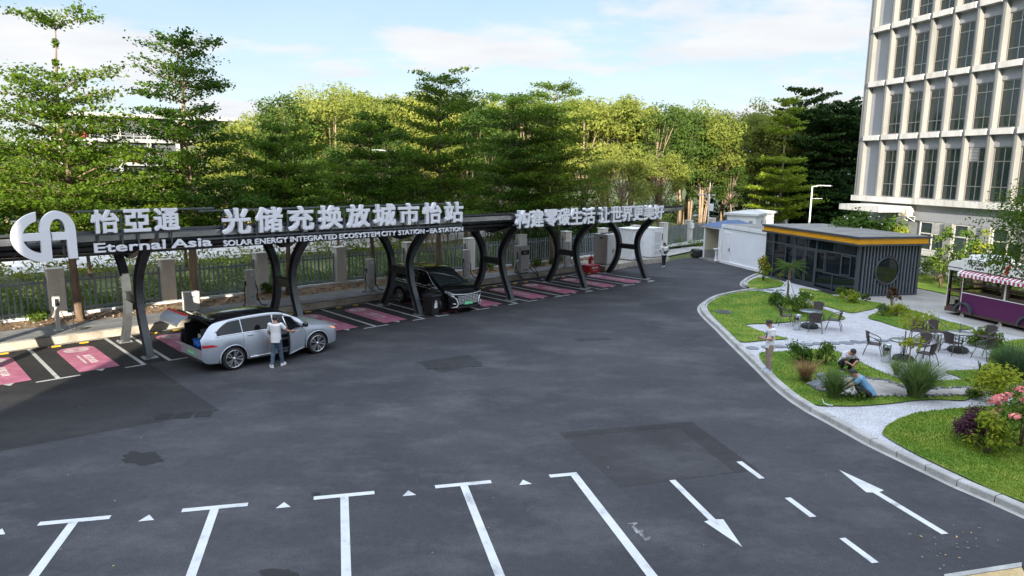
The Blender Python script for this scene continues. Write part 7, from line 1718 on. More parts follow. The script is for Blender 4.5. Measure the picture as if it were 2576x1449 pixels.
def tiered(seed, H, r0, first, ntier, rmax, leaves=9000, lsize=0.17, gap=None, flat=0.12, pw=0.62, jit=0.70, nbr=(7, 9), rmin=0.20, trunkr=0.13, bark='bark', leaf='row', lean=0.0):
    """tree with whorls of level branches; returns trunk MB and crown mesh"""
    rnd = random.Random(seed); rg = np.random.default_rng(seed); tr_ = MB()
    def tx(z): return Vector((lean*(z/H)**1.4*H+0.06*math.sin(z*1.1+seed), 0.06*math.cos(z*0.9+seed), z))
    zz = [H*i/10 for i in range(11)]; tr_.tube([tx(z) for z in zz], [max(trunkr*(1-z/H)**0.75, 0.014) for z in zz], 9)
    C, Nn, Tt, Sz = [], [], [], []
    zs = [first+(H*0.965-first)*((i+rnd.uniform(-.15, .15))/(ntier-1) if ntier > 1 else 0) for i in range(ntier)]
    rad_ = []
    for i, z in enumerate(zs):
        q = max(0.0, min(1.0, (z-first)/(H-first))); r = rmax*((1-q)**pw*(1-rmin)+rmin)*(0.80 if i == 0 else 1.0)*rnd.uniform(0.80, 1.15)
        if gap and gap[0] < z/H < gap[1]: r = 0.02
        rad_.append(r)
    tot = sum(r**1.55 for r in rad_)
    for i, (z, r) in enumerate(zip(zs, rad_)):
        nb = rnd.randint(*nbr) if i < ntier-2 else 5; a0 = rnd.uniform(0, 6.28)
        per = max(20, int(leaves*(r**1.55)/tot/nb))
        for k in range(nb):
            a = a0+2*math.pi*k/nb+rnd.uniform(-.3, .3); L_ = r*rnd.uniform(0.72, 1.12); rise = rnd.uniform(0.10, 0.34)*(1.6 if i > ntier*0.6 else 1.0)*(1.8 if i == 0 else 1)
            d = Vector((math.cos(a), math.sin(a), 0)); s_ = Vector((-d.y, d.x, 0)); base = tx(z-0.12)
            tip = base+d*L_+UPZ*(L_*rise); midp = base+d*L_*0.5+UPZ*(L_*rise*0.72)
            br = max(0.035*(L_/2.5), 0.012); tr_.tube([base, base+d*L_*0.22+UPZ*L_*rise*0.38, midp, tip], [br, br*0.8, br*0.55, 0.006], 5)
            # side twigs carry flat sprays
            t = rg.beta(1.7, 1.25, per); lat = rg.normal(0, 1, per)*0.34*L_*(1.05-t)*(0.35+t*1.3)*0.75+rg.normal(0, .06, per)
            clump = rg.integers(0, max(3, int(4+L_*5)), per); off = rg.normal(0, 1, (60, 3))*np.array([0.24, 0.28, 0.055])*min(1.0, L_/1.6)
            t = t*0.97+0.10
            bz = np.where(t < .5, rise*L_*0.72*t*2, rise*L_*(0.72+0.28*(t-.5)*2))
            pos = np.array(base)[None]+np.outer(t*L_, np.array(d))+np.outer(lat, np.array(s_)); pos[:, 2] += bz+rg.normal(0, flat*0.55, per)-0.10*np.abs(lat)+0.04
            pos += off[clump]
            C.append(pos); cn = rg.normal(0, 0.62, (60, 3)); cn[:, 2] += 0.75; nn = cn[clump]+rg.normal(0, jit*0.45, (per, 3)); Nn.append(nn)
            Tt.append(np.tile(np.array(d), (per, 1))+rg.normal(0, .8, (per, 3))); Sz.append(lsize*rg.uniform(0.65, 1.3, per))
    me = leaf_mesh('crown', np.concatenate(C), np.concatenate(Nn), np.concatenate(Sz), 0.62, np.concatenate(Tt), [LF[leaf]], None, seed)
    return tr_, me
def blob(seed, H, rx, zc, rz_, n=6000, lsize=0.26, nclump=34, trunkr=0.14, leaf='wood', nstem=1, droop=0.0, trunk_top=0.55, hollow=0.55):
    """round crown made of separate leaf clumps with gaps between them"""
    rnd = random.Random(seed); rg = np.random.default_rng(seed); tr_ = MB(); cl = []
    for i in range(nclump):
        a = rnd.uniform(0, 6.28); w = rnd.uniform(-0.75, 1.0); rr = math.sqrt(max(0, 1-w*w))*rnd.uniform(hollow, 1.0)
        cl.append((rx*rr*math.cos(a), rx*rr*math.sin(a), zc+rz_*w*rnd.uniform(.7, 1.0), rnd.uniform(.22, .42)*rx))
    for s_ in range(nstem):
        bx = rnd.uniform(-.25, .25)*(nstem > 1); by = rnd.uniform(-.25, .25)*(nstem > 1); ex, ey = rnd.uniform(-.3, .3)*rx*(nstem > 1), rnd.uniform(-.3, .3)*rx*(nstem > 1)
        tr_.tube([(bx, by, 0), (bx*1.3+ex*.3, by*1.3+ey*.3, H*trunk_top*0.5), (ex, ey, H*trunk_top), (ex*1.2, ey*1.2, zc+rz_*0.5)], [trunkr, trunkr*.8, trunkr*.6, trunkr*.15], 8)
        for c in cl[s_::nstem][:14]:
            zb = H*trunk_top*rnd.uniform(0.6, 1.0); q = zb/(H*trunk_top)
            tr_.tube([(ex*q, ey*q, zb), (ex*q*.5+c[0]*.5, ey*q*.5+c[1]*.5, zb*.45+c[2]*.55), c[:3]], [trunkr*.35, trunkr*.22, 0.012], 5)
    cl_ = np.array(cl); k = rg.integers(0, nclump, n); d = rg.normal(size=(n, 3)); d /= np.linalg.norm(d, axis=1, keepdims=True); r = cl_[k, 3]*rg.uniform(0.35, 1.05, n)
    pos = cl_[k, :3]+d*r[:, None]*np.array([1.15, 1.15, 0.8]); nn = d*0.8+rg.normal(0, .5, (n, 3)); nn[:, 2] += 0.5
    T_ = rg.normal(size=(n, 3)); T_[:, 2] -= droop
    return tr_, leaf_mesh('crown', pos, nn, lsize*rg.uniform(.6, 1.35, n), 0.42, T_, [LF[leaf]], None, seed)
def plant_tree(name, P, proto, label, group=None, rz=0.0, sc=1.0, bark='bark', cat='tree', szz=None):
    tr_me, cr_me = proto
    e = empty(name, P, rz, label, cat, group); e.scale = (sc, sc, szz or sc)
    link('trunk', tr_me, e); link('crown', cr_me, e); return e
def proto(pair, bark='bark'):
    o = pair[0].build('trunk', MT[bark]); me = o.data; bpy.data.objects.remove(o); return (me, pair[1])
GR = 'layered trees along the street fence'
def row_tree(px, py, tx_, ty, v, seed, label, rmax, ntier, first, leaves=9500, lsz=0.165, bark='bark', u=None, group=GR, **k):
    u_ = onv(px, py, v)[0] if u is None else u; z0 = KH; 
    d = ray(tx_, ty); c = Vector((0, 0, CAM_Z)); t = (v-(c-O1).dot(N1))/d.dot(N1); H = (c+t*d).z-z0
    pr = proto(tiered(seed, H, 0, first, ntier, rmax, leaves, lsz, **k), bark)
    return plant_tree('terminalia_tree', R(u_, v, z0), pr, label, group, random.Random(seed).uniform(0, 6.28))
row_tree(195, 740, 135, 40, 7.3, 11, 'tall layered tree at the left end, sunlit, its bare leader rising into the sky', 3.7, 15, 3.3, 27000, .145, trunkr=0.17, gap=(0.79, 0.93), pw=0.50)
row_tree(490, 690, 455, 82, 7.4, 12, 'layered tree with pale forked trunk left of the station lettering, half sunlit', 3.5, 15, 2.9, 27000, .145, bark='bark_pale', trunkr=0.19)
row_tree(722, 620, 735, 318, 7.5, 13, 'low dark layered tree above the second character of the station sign', 3.2, 9, 2.9, 21000, .145)
row_tree(936, 600, 915, 285, 7.5, 14, 'dark layered tree above the middle of the station sign', 3.3, 10, 2.8, 22000, .145)
row_tree(1106, 600, 1093, 183, 7.5, 15, 'tallest dark layered tree right of the station sign with a broad flat top', 3.5, 12, 3.1, 27000, .145, trunkr=0.17, rmin=.34)
row_tree(1288, 560, 1275, 238, 8.9, 16, 'dark many-stemmed layered tree between the two signs', 3.8, 10, 2.6, 26000, .145, rmin=.32)
row_tree(1388, 520, 1397, 205, 7.6, 17, 'dark layered tree rising above the first slogan character', 3.6, 12, 3.0, 24000, .145, rmin=.28)
row_tree(0, 0, -70, 15, 7.3, 18, 'layered tree mostly outside the picture beyond the left edge', 3.6, 13, 3.0, 16000, .17, u=-4.2)
# stems of the many-stemmed tree
# street-side trees beyond the fence on the left, in full sun
prL = proto(tiered(31, 9.0, 0, 2.0, 10, 3.4, 15000, 0.18, trunkr=0.13)); prM = proto(tiered(32, 7.0, 0, 1.7, 8, 3.0, 12000, 0.18, trunkr=0.11))
rnd = random.Random(77)
side = [(-9, 12.5, prL, 1.0), (-3.4, 14.5, prM, 1.0), (1.0, 19.0, prL, 0.85), (5.5, 20.5, prM, 0.95), (-14, 17, prL, 1.1), (11.0, 21.0, prM, 0.9), (16.5, 21.3, prL, 0.8), (22.0, 21.6, prM, 1.0), (28.0, 21.4, prL, 0.85)]
SL_ = ['sunlit layered street tree at the left edge behind the emblem sign', 'small sunlit layered street tree behind the emblem, left of the tall trees', 'sunlit layered street tree seen between the two tall trees on the left', 'small layered street tree right of the pale forked trunk', 'layered street tree farthest left across the verge', 'small layered street tree behind the low dark tree', 'layered street tree behind the middle of the station sign', 'small layered street tree behind the tallest dark tree', 'layered street tree behind the many-stemmed tree']
for (u, v, p, s_), lab in zip(side, SL_):
    plant_tree('street_tree', R(u, v, 0.2), p, lab, 'street trees beyond the fence', rnd.uniform(0, 6.28), s_)
# the wood beyond the street
WP = [proto(blob(41+i, 13.0, 3.4, 8.6, 4.4, 7500, 0.34, 44, 0.15, lf, 2, 0.9, 0.5), 'bark_pale') for i, lf in enumerate(('wood', 'wood', 'wood2', 'wood'))]
rnd = random.Random(9); nw = 0
def wood_tree(px, Y, ytop, kind, label='yellow-green feathery tree in the wood beyond the street'):
    d = ray(px, ytop); t = Y/d.y; P = Vector((d.x*t, Y, 0.1)); H = CAM_Z+d.z*t
    s_ = H/13.0
    return plant_tree('acacia_tree', P, WP[kind], ['yellow-green feathery tree in the wood beyond the street', 'yellow-green feathery tree in the wood beyond the street', 'deeper green tree in the wood beyond the street', 'yellow-green feathery tree in the wood beyond the street'][kind], 'trees of the wood beyond the street', rnd.uniform(0, 6.28), s_*rnd.uniform(1.0, 1.15), szz=s_)
TOP = [(-200, 330), (60, 300), (560, 330), (640, 275), (700, 255), (780, 232), (900, 228), (1000, 226), (1120, 240), (1400, 250), (1480, 238), (1560, 245), (1650, 262), (1720, 272), (1800, 275), (1860, 268), (1930, 272), (2000, 300)]
px = 560
while px < 1960:
    wood_tree(px, rnd.uniform(66, 78) if px < 1680 else rnd.uniform(80, 88), tab(TOP, px)+rnd.uniform(-4, 24), rnd.choice([0, 1, 3, 0, 2])); px += rnd.uniform(48, 72)
px = 600
while px < 1950:
    wood_tree(px, rnd.uniform(84, 100), tab(TOP, px)+rnd.uniform(-6, 16), rnd.choice([0, 1, 3])); px += rnd.uniform(70, 100)
px = 620
while px < 1690:
    wood_tree(px, rnd.uniform(58, 64), tab(TOP, px)+rnd.uniform(80, 150), rnd.choice([2, 0, 2])); px += rnd.uniform(80, 120)
for px, Y, yt, k in ((-120, 75, 330, 0), (-20, 82, 335, 1), (90, 76, 350, 3), (200, 88, 365, 0), (520, 80, 330, 1), (1720, 80, 283, 2), (1745, 84, 290, 2), (1780, 82, 400, 2), (1850, 80, 420, 2), (1900, 84, 410, 0), (250, 70, 430, 2), (420, 72, 440, 0), (330, 74, 445, 2), (30, 62, 420, 0), (120, 64, 440, 1), (-60, 62, 400, 3), (470, 66, 420, 1), (400, 70, 450, 3), (560, 62, 420, 0)): wood_tree(px, Y, yt, k)
# right-hand group behind the transformer
def far_tree(px, Y, ytop, pr, H0, label, name='terminalia_tree', group=None, rz=0.0, w=1.0):
    d = ray(px, ytop); t = Y/d.y; H = CAM_Z+d.z*t; s_ = H/H0
    return plant_tree(name, (d.x*t, Y, 0.0), pr, label, group, rz, s_*w, szz=s_)
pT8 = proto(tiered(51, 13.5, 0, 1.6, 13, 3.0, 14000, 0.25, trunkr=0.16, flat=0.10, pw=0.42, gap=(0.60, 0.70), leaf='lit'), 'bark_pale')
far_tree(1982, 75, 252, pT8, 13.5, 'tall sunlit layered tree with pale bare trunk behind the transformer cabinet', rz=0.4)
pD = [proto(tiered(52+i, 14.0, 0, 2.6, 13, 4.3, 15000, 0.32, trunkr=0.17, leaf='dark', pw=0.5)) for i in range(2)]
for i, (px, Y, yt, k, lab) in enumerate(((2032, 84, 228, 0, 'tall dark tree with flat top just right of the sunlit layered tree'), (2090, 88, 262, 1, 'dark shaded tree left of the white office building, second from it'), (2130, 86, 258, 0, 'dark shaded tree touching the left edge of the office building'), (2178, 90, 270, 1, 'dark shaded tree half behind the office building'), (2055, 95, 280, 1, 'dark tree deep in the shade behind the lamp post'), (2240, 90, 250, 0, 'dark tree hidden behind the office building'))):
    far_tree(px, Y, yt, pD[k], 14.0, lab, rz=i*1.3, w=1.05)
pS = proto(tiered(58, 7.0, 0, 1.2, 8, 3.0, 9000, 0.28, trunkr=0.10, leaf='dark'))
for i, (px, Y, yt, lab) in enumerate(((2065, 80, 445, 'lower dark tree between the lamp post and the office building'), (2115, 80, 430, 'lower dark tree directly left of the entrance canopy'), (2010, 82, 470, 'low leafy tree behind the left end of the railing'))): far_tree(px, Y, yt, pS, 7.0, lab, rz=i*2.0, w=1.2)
for px, Y, yt_ in ((2005, 104, 285), (2060, 108, 272), (2110, 102, 280), (2160, 110, 268), (2215, 106, 270), (1960, 98, 290)): wood_tree(px, Y, yt_, 2)
# undergrowth behind the fence and at the foot of the wood
def mass(name, n, fn, leaf, size, asp=0.4, seed=1, up=0.6, mats=None):
    rg = np.random.default_rng(seed); P = fn(rg, n); nn = rg.normal(0, 1, (n, 3)); nn[:, 2] += up
    me = leaf_mesh(name, P, nn, size*rg.uniform(.5, 1.4, n), asp, None, mats or [LF[leaf]], None, seed); o = link(name, me); o['kind'] = 'stuff'; return o
def rowpts(rg, n, u0, u1, v0, v1, h, base=0.25, scale=2.0):
    u = rg.uniform(u0, u1, n); v = rg.uniform(v0, v1, n)
    k = 0.55+0.30*np.sin(u*1.7+v*0.9)+0.25*np.sin(u*0.61+2.0)+0.12*np.sin(u*4.3); k = np.clip(k, 0.12, 1.3)
    z = base+h*k*rg.beta(1.5, 1.0, n)
    P = np.array(O1)[None]+np.outer(u, np.array(D1))+np.outer(v, np.array(N1)); P[:, 2] += z; return P
mass('undergrowth', 60000, lambda rg, n: rowpts(rg, n, -16, 34, 9.2, 12.5, 1.55), 'mid', 0.105, 0.55, 3)
mass('undergrowth', 16000, lambda rg, n: rowpts(rg, n, 30, 45, 9.6, 15, 3.2), 'dark', 0.24, 0.5, 4)
mass('undergrowth', 9000, lambda rg, n: rowpts(rg, n, -20, 30, 20.2, 23.2, 1.6), 'wood', 0.26, 0.35, 5)
mass('undergrowth', 26000, lambda rg, n: rowpts(rg, n, -70, 60, 37, 44, 3.0, 0.2), 'wood', 0.42, 0.35, 6)
mass('undergrowth', 16000, lambda rg, n: rowpts(rg, n, -40, 70, 44, 60, 4.5, 0.2), 'wood2', 0.5, 0.4, 7)
mass('undergrowth', 9000, lambda rg, n: rowpts(rg, n, 46, 84, 26, 40, 2.4, 0.1), 'wood2', 0.4, 0.4, 8)
mass('undergrowth', 9000, lambda rg, n: np.stack([rg.uniform(24, 64, n), rg.uniform(88, 98, n), 7.5*rg.beta(1.2, 1.3, n)], 1), 'dark', 0.55, 0.5, 9)
# tall reeds and bare stems in the wood
def stems(name, n, fn, leaf_m, h, seed):
    rg = np.random.default_rng(seed); mb = MB(); rr = random.Random(seed)
    for i in range(n):
        p = fn(rr); hh = h*rr.uniform(.6, 1.2); mb.tube([p, p+Vector((rr.uniform(-.1, .1)*hh, rr.uniform(-.1, .1)*hh, hh*.55)), p+Vector((rr.uniform(-.25, .25)*hh, rr.uniform(-.25, .25)*hh, hh))], [0.05, 0.035, 0.012], 5)
    o = mb.build(name, leaf_m); o['kind'] = 'stuff'
stems('thicket_stems', 260, lambda r: R(r.uniform(-30, 60), r.uniform(37, 46), 0.2), MT['bark_pale'], 5.0, 12)
stems('thicket_stems', 70, lambda r: R(r.uniform(22, 45), r.uniform(10, 16), 0.2), MT['bark'], 4.5, 13)

# ---------------------------------------------------------------- plants on the soil bed
def shrub(name, P, w, h, n, leaf, ls, label, cat='shrub', group=None, asp=0.5, seed=1, clumps=14, stemc='bark', tight=False, extra=None, parent_parts=None):
    rnd = random.Random(seed); rg = np.random.default_rng(seed)
    e = empty(name, P, rnd.uniform(0, 6.28), label, cat, group)
    st_ = MB(); cl = []
    for i in range(clumps):
        a = rnd.uniform(0, 6.28); w_ = rnd.uniform(0.05, 1.0); rr = math.sqrt(max(0, 1-w_*w_))*rnd.uniform(.35, .95) if not tight else math.sqrt(max(0, 1-w_*w_))*0.72
        c = (w/2*rr*math.cos(a), w/2*rr*math.sin(a), h*(0.25+0.62*w_), rnd.uniform(.20, .34)*w if not tight else 0.26*w); cl.append(c)
        if i < 9: st_.tube([(0.03*math.cos(a), 0.03*math.sin(a), 0), (c[0]*.45, c[1]*.45, c[2]*.55), c[:3]], [0.014, 0.010, 0.004], 5)
    st_.build('stems', MT[stemc], e)
    cl_ = np.array(cl); k = rg.integers(0, clumps, n); d = rg.normal(size=(n, 3)); d /= np.linalg.norm(d, axis=1, keepdims=True)
    pos = cl_[k, :3]+d*(cl_[k, 3]*rg.uniform(.3, 1.0, n))[:, None]*np.array([1, 1, .85]); pos[:, 2] = np.maximum(pos[:, 2], 0.02)
    nn = d+rg.normal(0, .45, (n, 3)); nn[:, 2] += .5
    link('foliage', leaf_mesh('foliage', pos, nn, ls*rg.uniform(.6, 1.4, n), asp, None, [LF[leaf]], None, seed), e)
    if extra:
        leaf2, n2, ls2, nm = extra; k = rg.integers(0, clumps, n2); d = rg.normal(size=(n2, 3)); d[:, 2] = np.abs(d[:, 2])+.3; d /= np.linalg.norm(d, axis=1, keepdims=True)
        pos = cl_[k, :3]+d*(cl_[k, 3]*1.02)[:, None]; link(nm, leaf_mesh(nm, pos, d+rg.normal(0, .3, (n2, 3)), ls2*rg.uniform(.7, 1.3, n2), 0.8, None, [LF[leaf2]], None, seed+1), e)
    return e
rnd = random.Random(44)
WL = [(-6.5, 8.2), (-1.0, 8.3), (0.9, 8.35), (4.5, 8.55), (10.6, 8.5), (17.8, 8.5), (21.4, 8.35), (24.4, 8.0), (26.8, 7.6), (28.3, 7.3), (30.2, 7.5), (31.2, 7.9), (41.5, 8.6), (44.5, 8.9), (48.0, 9.3), (51.0, 9.4), (54.0, 9.9)]
WLL = ['leafy weed clump at the fence foot beyond the left edge', 'leafy weed clump at the fence foot left of the first pillar', 'leafy weed clump against the first pillar behind the white-post charger', 'leafy weed clump at the fence foot by the pale forked trunk', 'green fern clump on the pillar behind the silver charging post', 'leafy weed clump at the fence foot right of the silver car', 'leafy weed clump beside the charger behind the black van', 'leafy weed clump left of the tall grey charger cabinet', 'dense weed clump right of the tall grey charger cabinet', 'dense weed clump behind the fifth column pair', 'dense weed clump left of the beige steel cabinet', 'tall weed clump between charging post and beige cabinet', 'big-leaved weed patch right of the white cabinets', 'big-leaved weed patch behind the walking man', 'low weed patch by the fence, left of the junction box', 'low weed patch below the white junction box', 'low weed patch beside the guard hut']
for i, ((u, v), lab) in enumerate(zip(WL, WLL)):
    shrub('weed_clump', R(u, v, KH if u < 38 else 0.06), rnd.uniform(.8, 1.3)*(1.0 if u < 38 else 2.2), rnd.uniform(.35, .7)*(1.0 if u < 38 else 1.3), 420, 'mid', 0.12, lab, 'weeds', 'weed clumps along the fence', 0.6, 300+i, 10)

# ---------------------------------------------------------------- garden plants
def Z(p, z=0.13): return (p.x, p.y, z)
# palm with stakes
pp = X5(965, 1035); pe = empty('young_palm', Z(pp), 0, 'young palm propped by three pale stakes in front of the kiosk', 'palm')
m = MB(); m.tube([(0, 0, 0), (0.01, 0, .7), (0.03, 0, 1.70)], [0.06, 0.055, 0.08], 10); m.build('trunk', MT['bark'], pe)
rg = np.random.default_rng(4); C, Nn, Tt, Sz = [], [], [], []
fr_ = MB()
for k in range(26):
    a = 2.4*k; el = 0.95-1.2*(k/26); L_ = 1.0; d = np.array([math.cos(a), math.sin(a), 0]); up_ = np.array([0, 0, 1.0]); prev = np.array([0.03, 0, 1.70])
    pts_ = []
    for i in range(11):
        t = i/10; p = np.array([0.03, 0, 1.70])+d*L_*t*math.cos(el*(1-t*.4))+up_*(L_*t*math.sin(el)-0.42*t*t*L_); pts_.append(p)
    fr_.tube([Vector(p) for p in pts_], [0.008]*10+[0.003], 4)
    for i in range(2, 11):
        for s_ in (-1, 1):
            for q in range(2):
                p = pts_[i-1]+(pts_[i]-pts_[i-1])*q*0.5; sd__ = np.cross(d, up_)*s_; tip = sd__*0.8+d*0.6-up_*0.25; ln = 0.26*math.sin(math.pi*min(1, (i+1)/12))
                C.append(p+tip/np.linalg.norm(tip)*ln/2); Tt.append(tip); Nn.append(np.cross(tip, d)+up_*.5); Sz.append(ln)
fr_.build('frond_stalks', LF['mid'], pe)
link('fronds', leaf_mesh('fronds', np.array(C), np.array(Nn), np.array(Sz), 0.10, np.array(Tt), [LF['mid']], None, 4), pe)
for k in range(3): a = 0.6+k*2.1; m = MB(); m.tube([(0.72*math.cos(a), 0.72*math.sin(a), 0), (0.05*math.cos(a), 0.05*math.sin(a), 0.98)], 0.028, 7); m.build('stake', MT['white'], pe)
G_ = 'garden shrubs'
shrub('garden_shrub', Z(X5(850, 1090)), .95, .62, 900, 'mid', .10, 'olive-green shrub left of the young palm', seed=1)
shrub('garden_shrub', Z(X5(1030, 1150)), 1.35, .80, 1500, 'mid', .10, 'broad green shrub in front of the young palm, behind the first table', seed=2)
shrub('garden_shrub', Z(X5(1120, 1075)), .85, .60, 800, 'mid', .09, 'green shrub with tiny white flowers right of the young palm', seed=3, extra=('whitefl', 16, .07, 'flowers'))
shrub('garden_shrub', Z(X5(1165, 1160)), .55, .48, 500, 'yel', .09, 'small yellow-leaved shrub behind the table nearest the kiosk', seed=4)
shrub('garden_shrub', Z(X5(735, 855)), .80, 1.60, 750, 'yel', .12, 'slender yellow-green shrub with red tips at the kiosk corner', seed=5, extra=('redtip', 60, .12, 'red_tips'), asp=.6)
shrub('garden_shrub', Z(X5(905, 850)), .30, .45, 60, 'yel', .10, 'tiny sparse seedling with red flower before the kiosk glass', seed=6, extra=('redtip', 8, .12, 'red_tips'))
shrub('clipped_shrub', Z(X5(1480, 1020)), .62, .62, 1100, 'mid', .065, 'clipped round shrub at the kiosk corner', seed=7, tight=True, clumps=22)
shrub('garden_shrub', Z(X5(1560, 1060)), .95, .58, 800, 'yel', .10, 'yellow-green leafy shrub in front of the clipped round shrub', seed=8)
shrub('garden_shrub', Z(X5(1710, 1052)), .46, .40, 420, 'mid', .085, 'small dark green shrub below the kiosk slats', seed=9)
shrub('croton_shrub', Z(X5(1958, 1105)), .55, 1.15, 240, 'maroon', .14, 'dark maroon upright shrub in front of the round window', seed=10, asp=.6)
shrub('clipped_shrub', Z(X5(1868, 1192)), .60, .58, 1000, 'mid', .065, 'clipped round shrub on the right-hand lawn tip', seed=11, tight=True, clumps=22)
shrub('garden_shrub', Z(X5(2000, 1190)), 1.05, .62, 800, 'yel', .10, 'yellow-green shrub beside the clipped shrub on the right-hand lawn', seed=12)
shrub('garden_shrub', Z(X2(1190, 285)), 1.00, .78, 520, 'yel', .075, 'airy twiggy shrub with pale flowers behind the young tree', seed=13, extra=('whitefl', 22, .05, 'flowers'))
shrub('garden_shrub', Z(X2(1895, 455)), 1.25, .52, 900, 'mid', .10, 'leafy green shrub round the banana plant', seed=14, extra=('yel', 40, .10, 'yellow_leaves'))
shrub('garden_shrub', Z(X2(1690, 450)), .75, .30, 420, 'mid', .09, 'low leafy shrub left of the banana plant', seed=15, extra=('whitefl', 10, .05, 'flowers'))
shrub('garden_shrub', Z(X7(1280, 645)), 1.05, .62, 900, 'mid', .11, 'leafy shrub on the lawn by the stepping stones, the larger of two', seed=16)
shrub('garden_shrub', Z(X7(1595, 672)), .68, .78, 520, 'mid', .11, 'narrow leafy shrub left of the squatting man', seed=17)
shrub('garden_shrub', Z(X7(1905, 1060)), 1.0, .16, 300, 'mid', .08, 'low spreading plant at the pond edge below the crouching man', seed=18)
shrub('garden_shrub', Z(X2(1740, 1050)), .55, .22, 320, 'mid', .085, 'low dark plant beside the pond channel', seed=19)
shrub('purple_shrub', Z(S(3838, 1762)), .95, .92, 4200, 'purple', .06, 'clipped dark purple shrub at the right-hand lawn', seed=20, tight=True, clumps=26)
shrub('garden_shrub', Z(S(3880, 1805)), .95, .98, 900, 'yel', .10, 'bright green shrub growing in front of the purple shrub', seed=21)
# flowering bush at the right edge
fb = shrub('flowering_bush', Z(S(4010, 1775)), 1.9, 1.30, 1300, 'mid', .12, 'bush covered in salmon pink flowers at the right edge', seed=22)
rg = np.random.default_rng(8); C, Nn = [], []
for k in range(20):
    a = rg.uniform(0, 6.28); w_ = rg.uniform(.1, 1); rr = math.sqrt(1-w_*w_)*.95*rg.uniform(.7, 1.05); c = np.array([rr*math.cos(a), rr*math.sin(a), .42+.95*w_])
    for q in range(44): d = rg.normal(size=3); d /= np.linalg.norm(d); d[2] = abs(d[2])*.8; C.append(c+d*0.125); Nn.append(d+rg.normal(0, .3, 3))
link('flowers', leaf_mesh('flowers', np.array(C), np.array(Nn), rg.uniform(.05, .10, len(C)), .9, None, [LF['pinkfl']], None, 8), fb)
m = MB(); [m.box((x, -0.55, .42), (.06, .03, .84), 0, 0.2) for x in (0.12,)]; m.box((0.05, -0.56, .80), (.5, .03, .06), 0, 0.2); m.build('support_frame', MT['white'], fb)
# yellow shrub with visible trunk
ys = shrub('garden_shrub', Z(X2(1990, 1115)), 1.55, 1.12, 1500, 'yel', .11, 'bright yellow-green shrub with bare forked stem by the pond channel', seed=23, clumps=18)
m = MB(); m.tube([(0, -.25, 0), (-.05, -.3, .2), (-.18, -.3, .42)], [.03, .026, .012], 7); m.tube([(-.05, -.3, .2), (.15, -.35, .30), (.3, -.35, .38)], [.022, .016, .008], 6); m.build('trunk', MT['bark_pale'], ys)
# young tree by the ash bin
yt = empty('young_tree', Z(X2(1002, 700)), 0, 'slender young tree with sparse yellow-green leaves among the tables', 'tree')
m = MB(); m.tube([(0, 0, 0), (-.01, 0, .7), (-.02, 0, 1.3), (-.05, 0, 1.75)], [.026, .022, .016, .008], 8)
rr = random.Random(6); ends = []
for k in range(22):
    z = rr.choice([rr.uniform(.55, .85), rr.uniform(1.15, 1.7)]); a = rr.uniform(0, 6.28); L_ = rr.uniform(.25, .46); e_ = (L_*math.cos(a), L_*math.sin(a), z+rr.uniform(.05, .2)); m.tube([(-.01, 0, z), (e_[0]*.5, e_[1]*.5, z+.1), e_], [.009, .007, .003], 5); ends.append(e_)
m.build('trunk', MT['bark_pale'], yt)
rg = np.random.default_rng(6); C = np.concatenate([np.array(e_)[None]*rg.uniform(.55, 1.08, (15, 1))*np.array([1, 1, 0])+np.array([0, 0, e_[2]])+rg.normal(0, .075, (15, 3)) for e_ in ends]); nn = rg.normal(0, .6, C.shape); nn[:, 2] += .7
link('crown', leaf_mesh('crown', C, nn, .135*rg.uniform(.6, 1.3, len(C)), .5, None, [LF['yel']], None, 6), yt)
# banana-like plant
bp_ = empty('banana_plant', Z(X2(1795, 425)), 0, 'broad-leaved young banana plant beside the trailer-side table', 'plant')
m = MB(); rr = random.Random(3)
for k in range(9):
    a = rr.uniform(0, 6.28); L_ = rr.uniform(.45, .85); up_ = rr.uniform(.5, 1.0); d = Vector((math.cos(a), math.sin(a), 0)); s_ = Vector((-d.y, d.x, 0)); vs = []
    for i in range(7): t = i/6; p = d*L_*t*.6+UPZ*(L_*up_*t-.25*t*t*L_+.05); w_ = .085*math.sin(math.pi*min(1, t*.9+.06)); vs += [p-s_*w_, p+UPZ*-.015, p+s_*w_]
    m.add(vs, [(i*3+j, i*3+3+j, i*3+4+j, i*3+1+j) for i in range(6) for j in (0, 1)], 0, True)
m.build('leaves', LF['yel'], bp_)
# grasses and spiky plants
def grass_clump(name, P, r, h, n, leaf, label, seed, w=.014, spread=1.0, cat='grass clump', stiff=.6):
    rr = random.Random(seed); m = MB()
    for k in range(n):
        a = rr.uniform(0, 6.28); b0 = rr.uniform(0, .22)*r; L_ = h*rr.uniform(.6, 1.15); out = r*spread*rr.uniform(.1, 1.0); d = Vector((math.cos(a), math.sin(a), 0)); s_ = Vector((-d.y, d.x, 0))
        vs = []; 
        for i in range(5):
            t = i/4; p = d*(b0+out*t**(1.2+stiff))+UPZ*(L_*(t-.28*(out/r)*t*t*(1.4-stiff))); w_ = w*(1-t)**.6*rr.uniform(.8, 1.2)+.001; vs += [p-s_*w_, p+s_*w_]
        m.add(vs, [(2*i, 2*i+1, 2*i+3, 2*i+2) for i in range(4)], 0, True)
    e = empty(name, P, 0, label, cat); m.build('blades', LF[leaf], e)
    c = MB(); c.lathe([(0.001, 0), (r*.2, 0), (r*.14, .08), (.001, .1)], n=10); c.build('crown_base', MT['soil'], e); return e
grass_clump('fountain_grass', Z(X2(1085, 1050)), 1.05, 1.12, 1000, 'grassy', 'big fountain grass clump at the pond edge in front of the tables', 1)
grass_clump('fountain_grass', Z(X2(860, 800)), .36, .50, 200, 'grassy', 'small pale grass tuft left of the big fountain grass', 2)
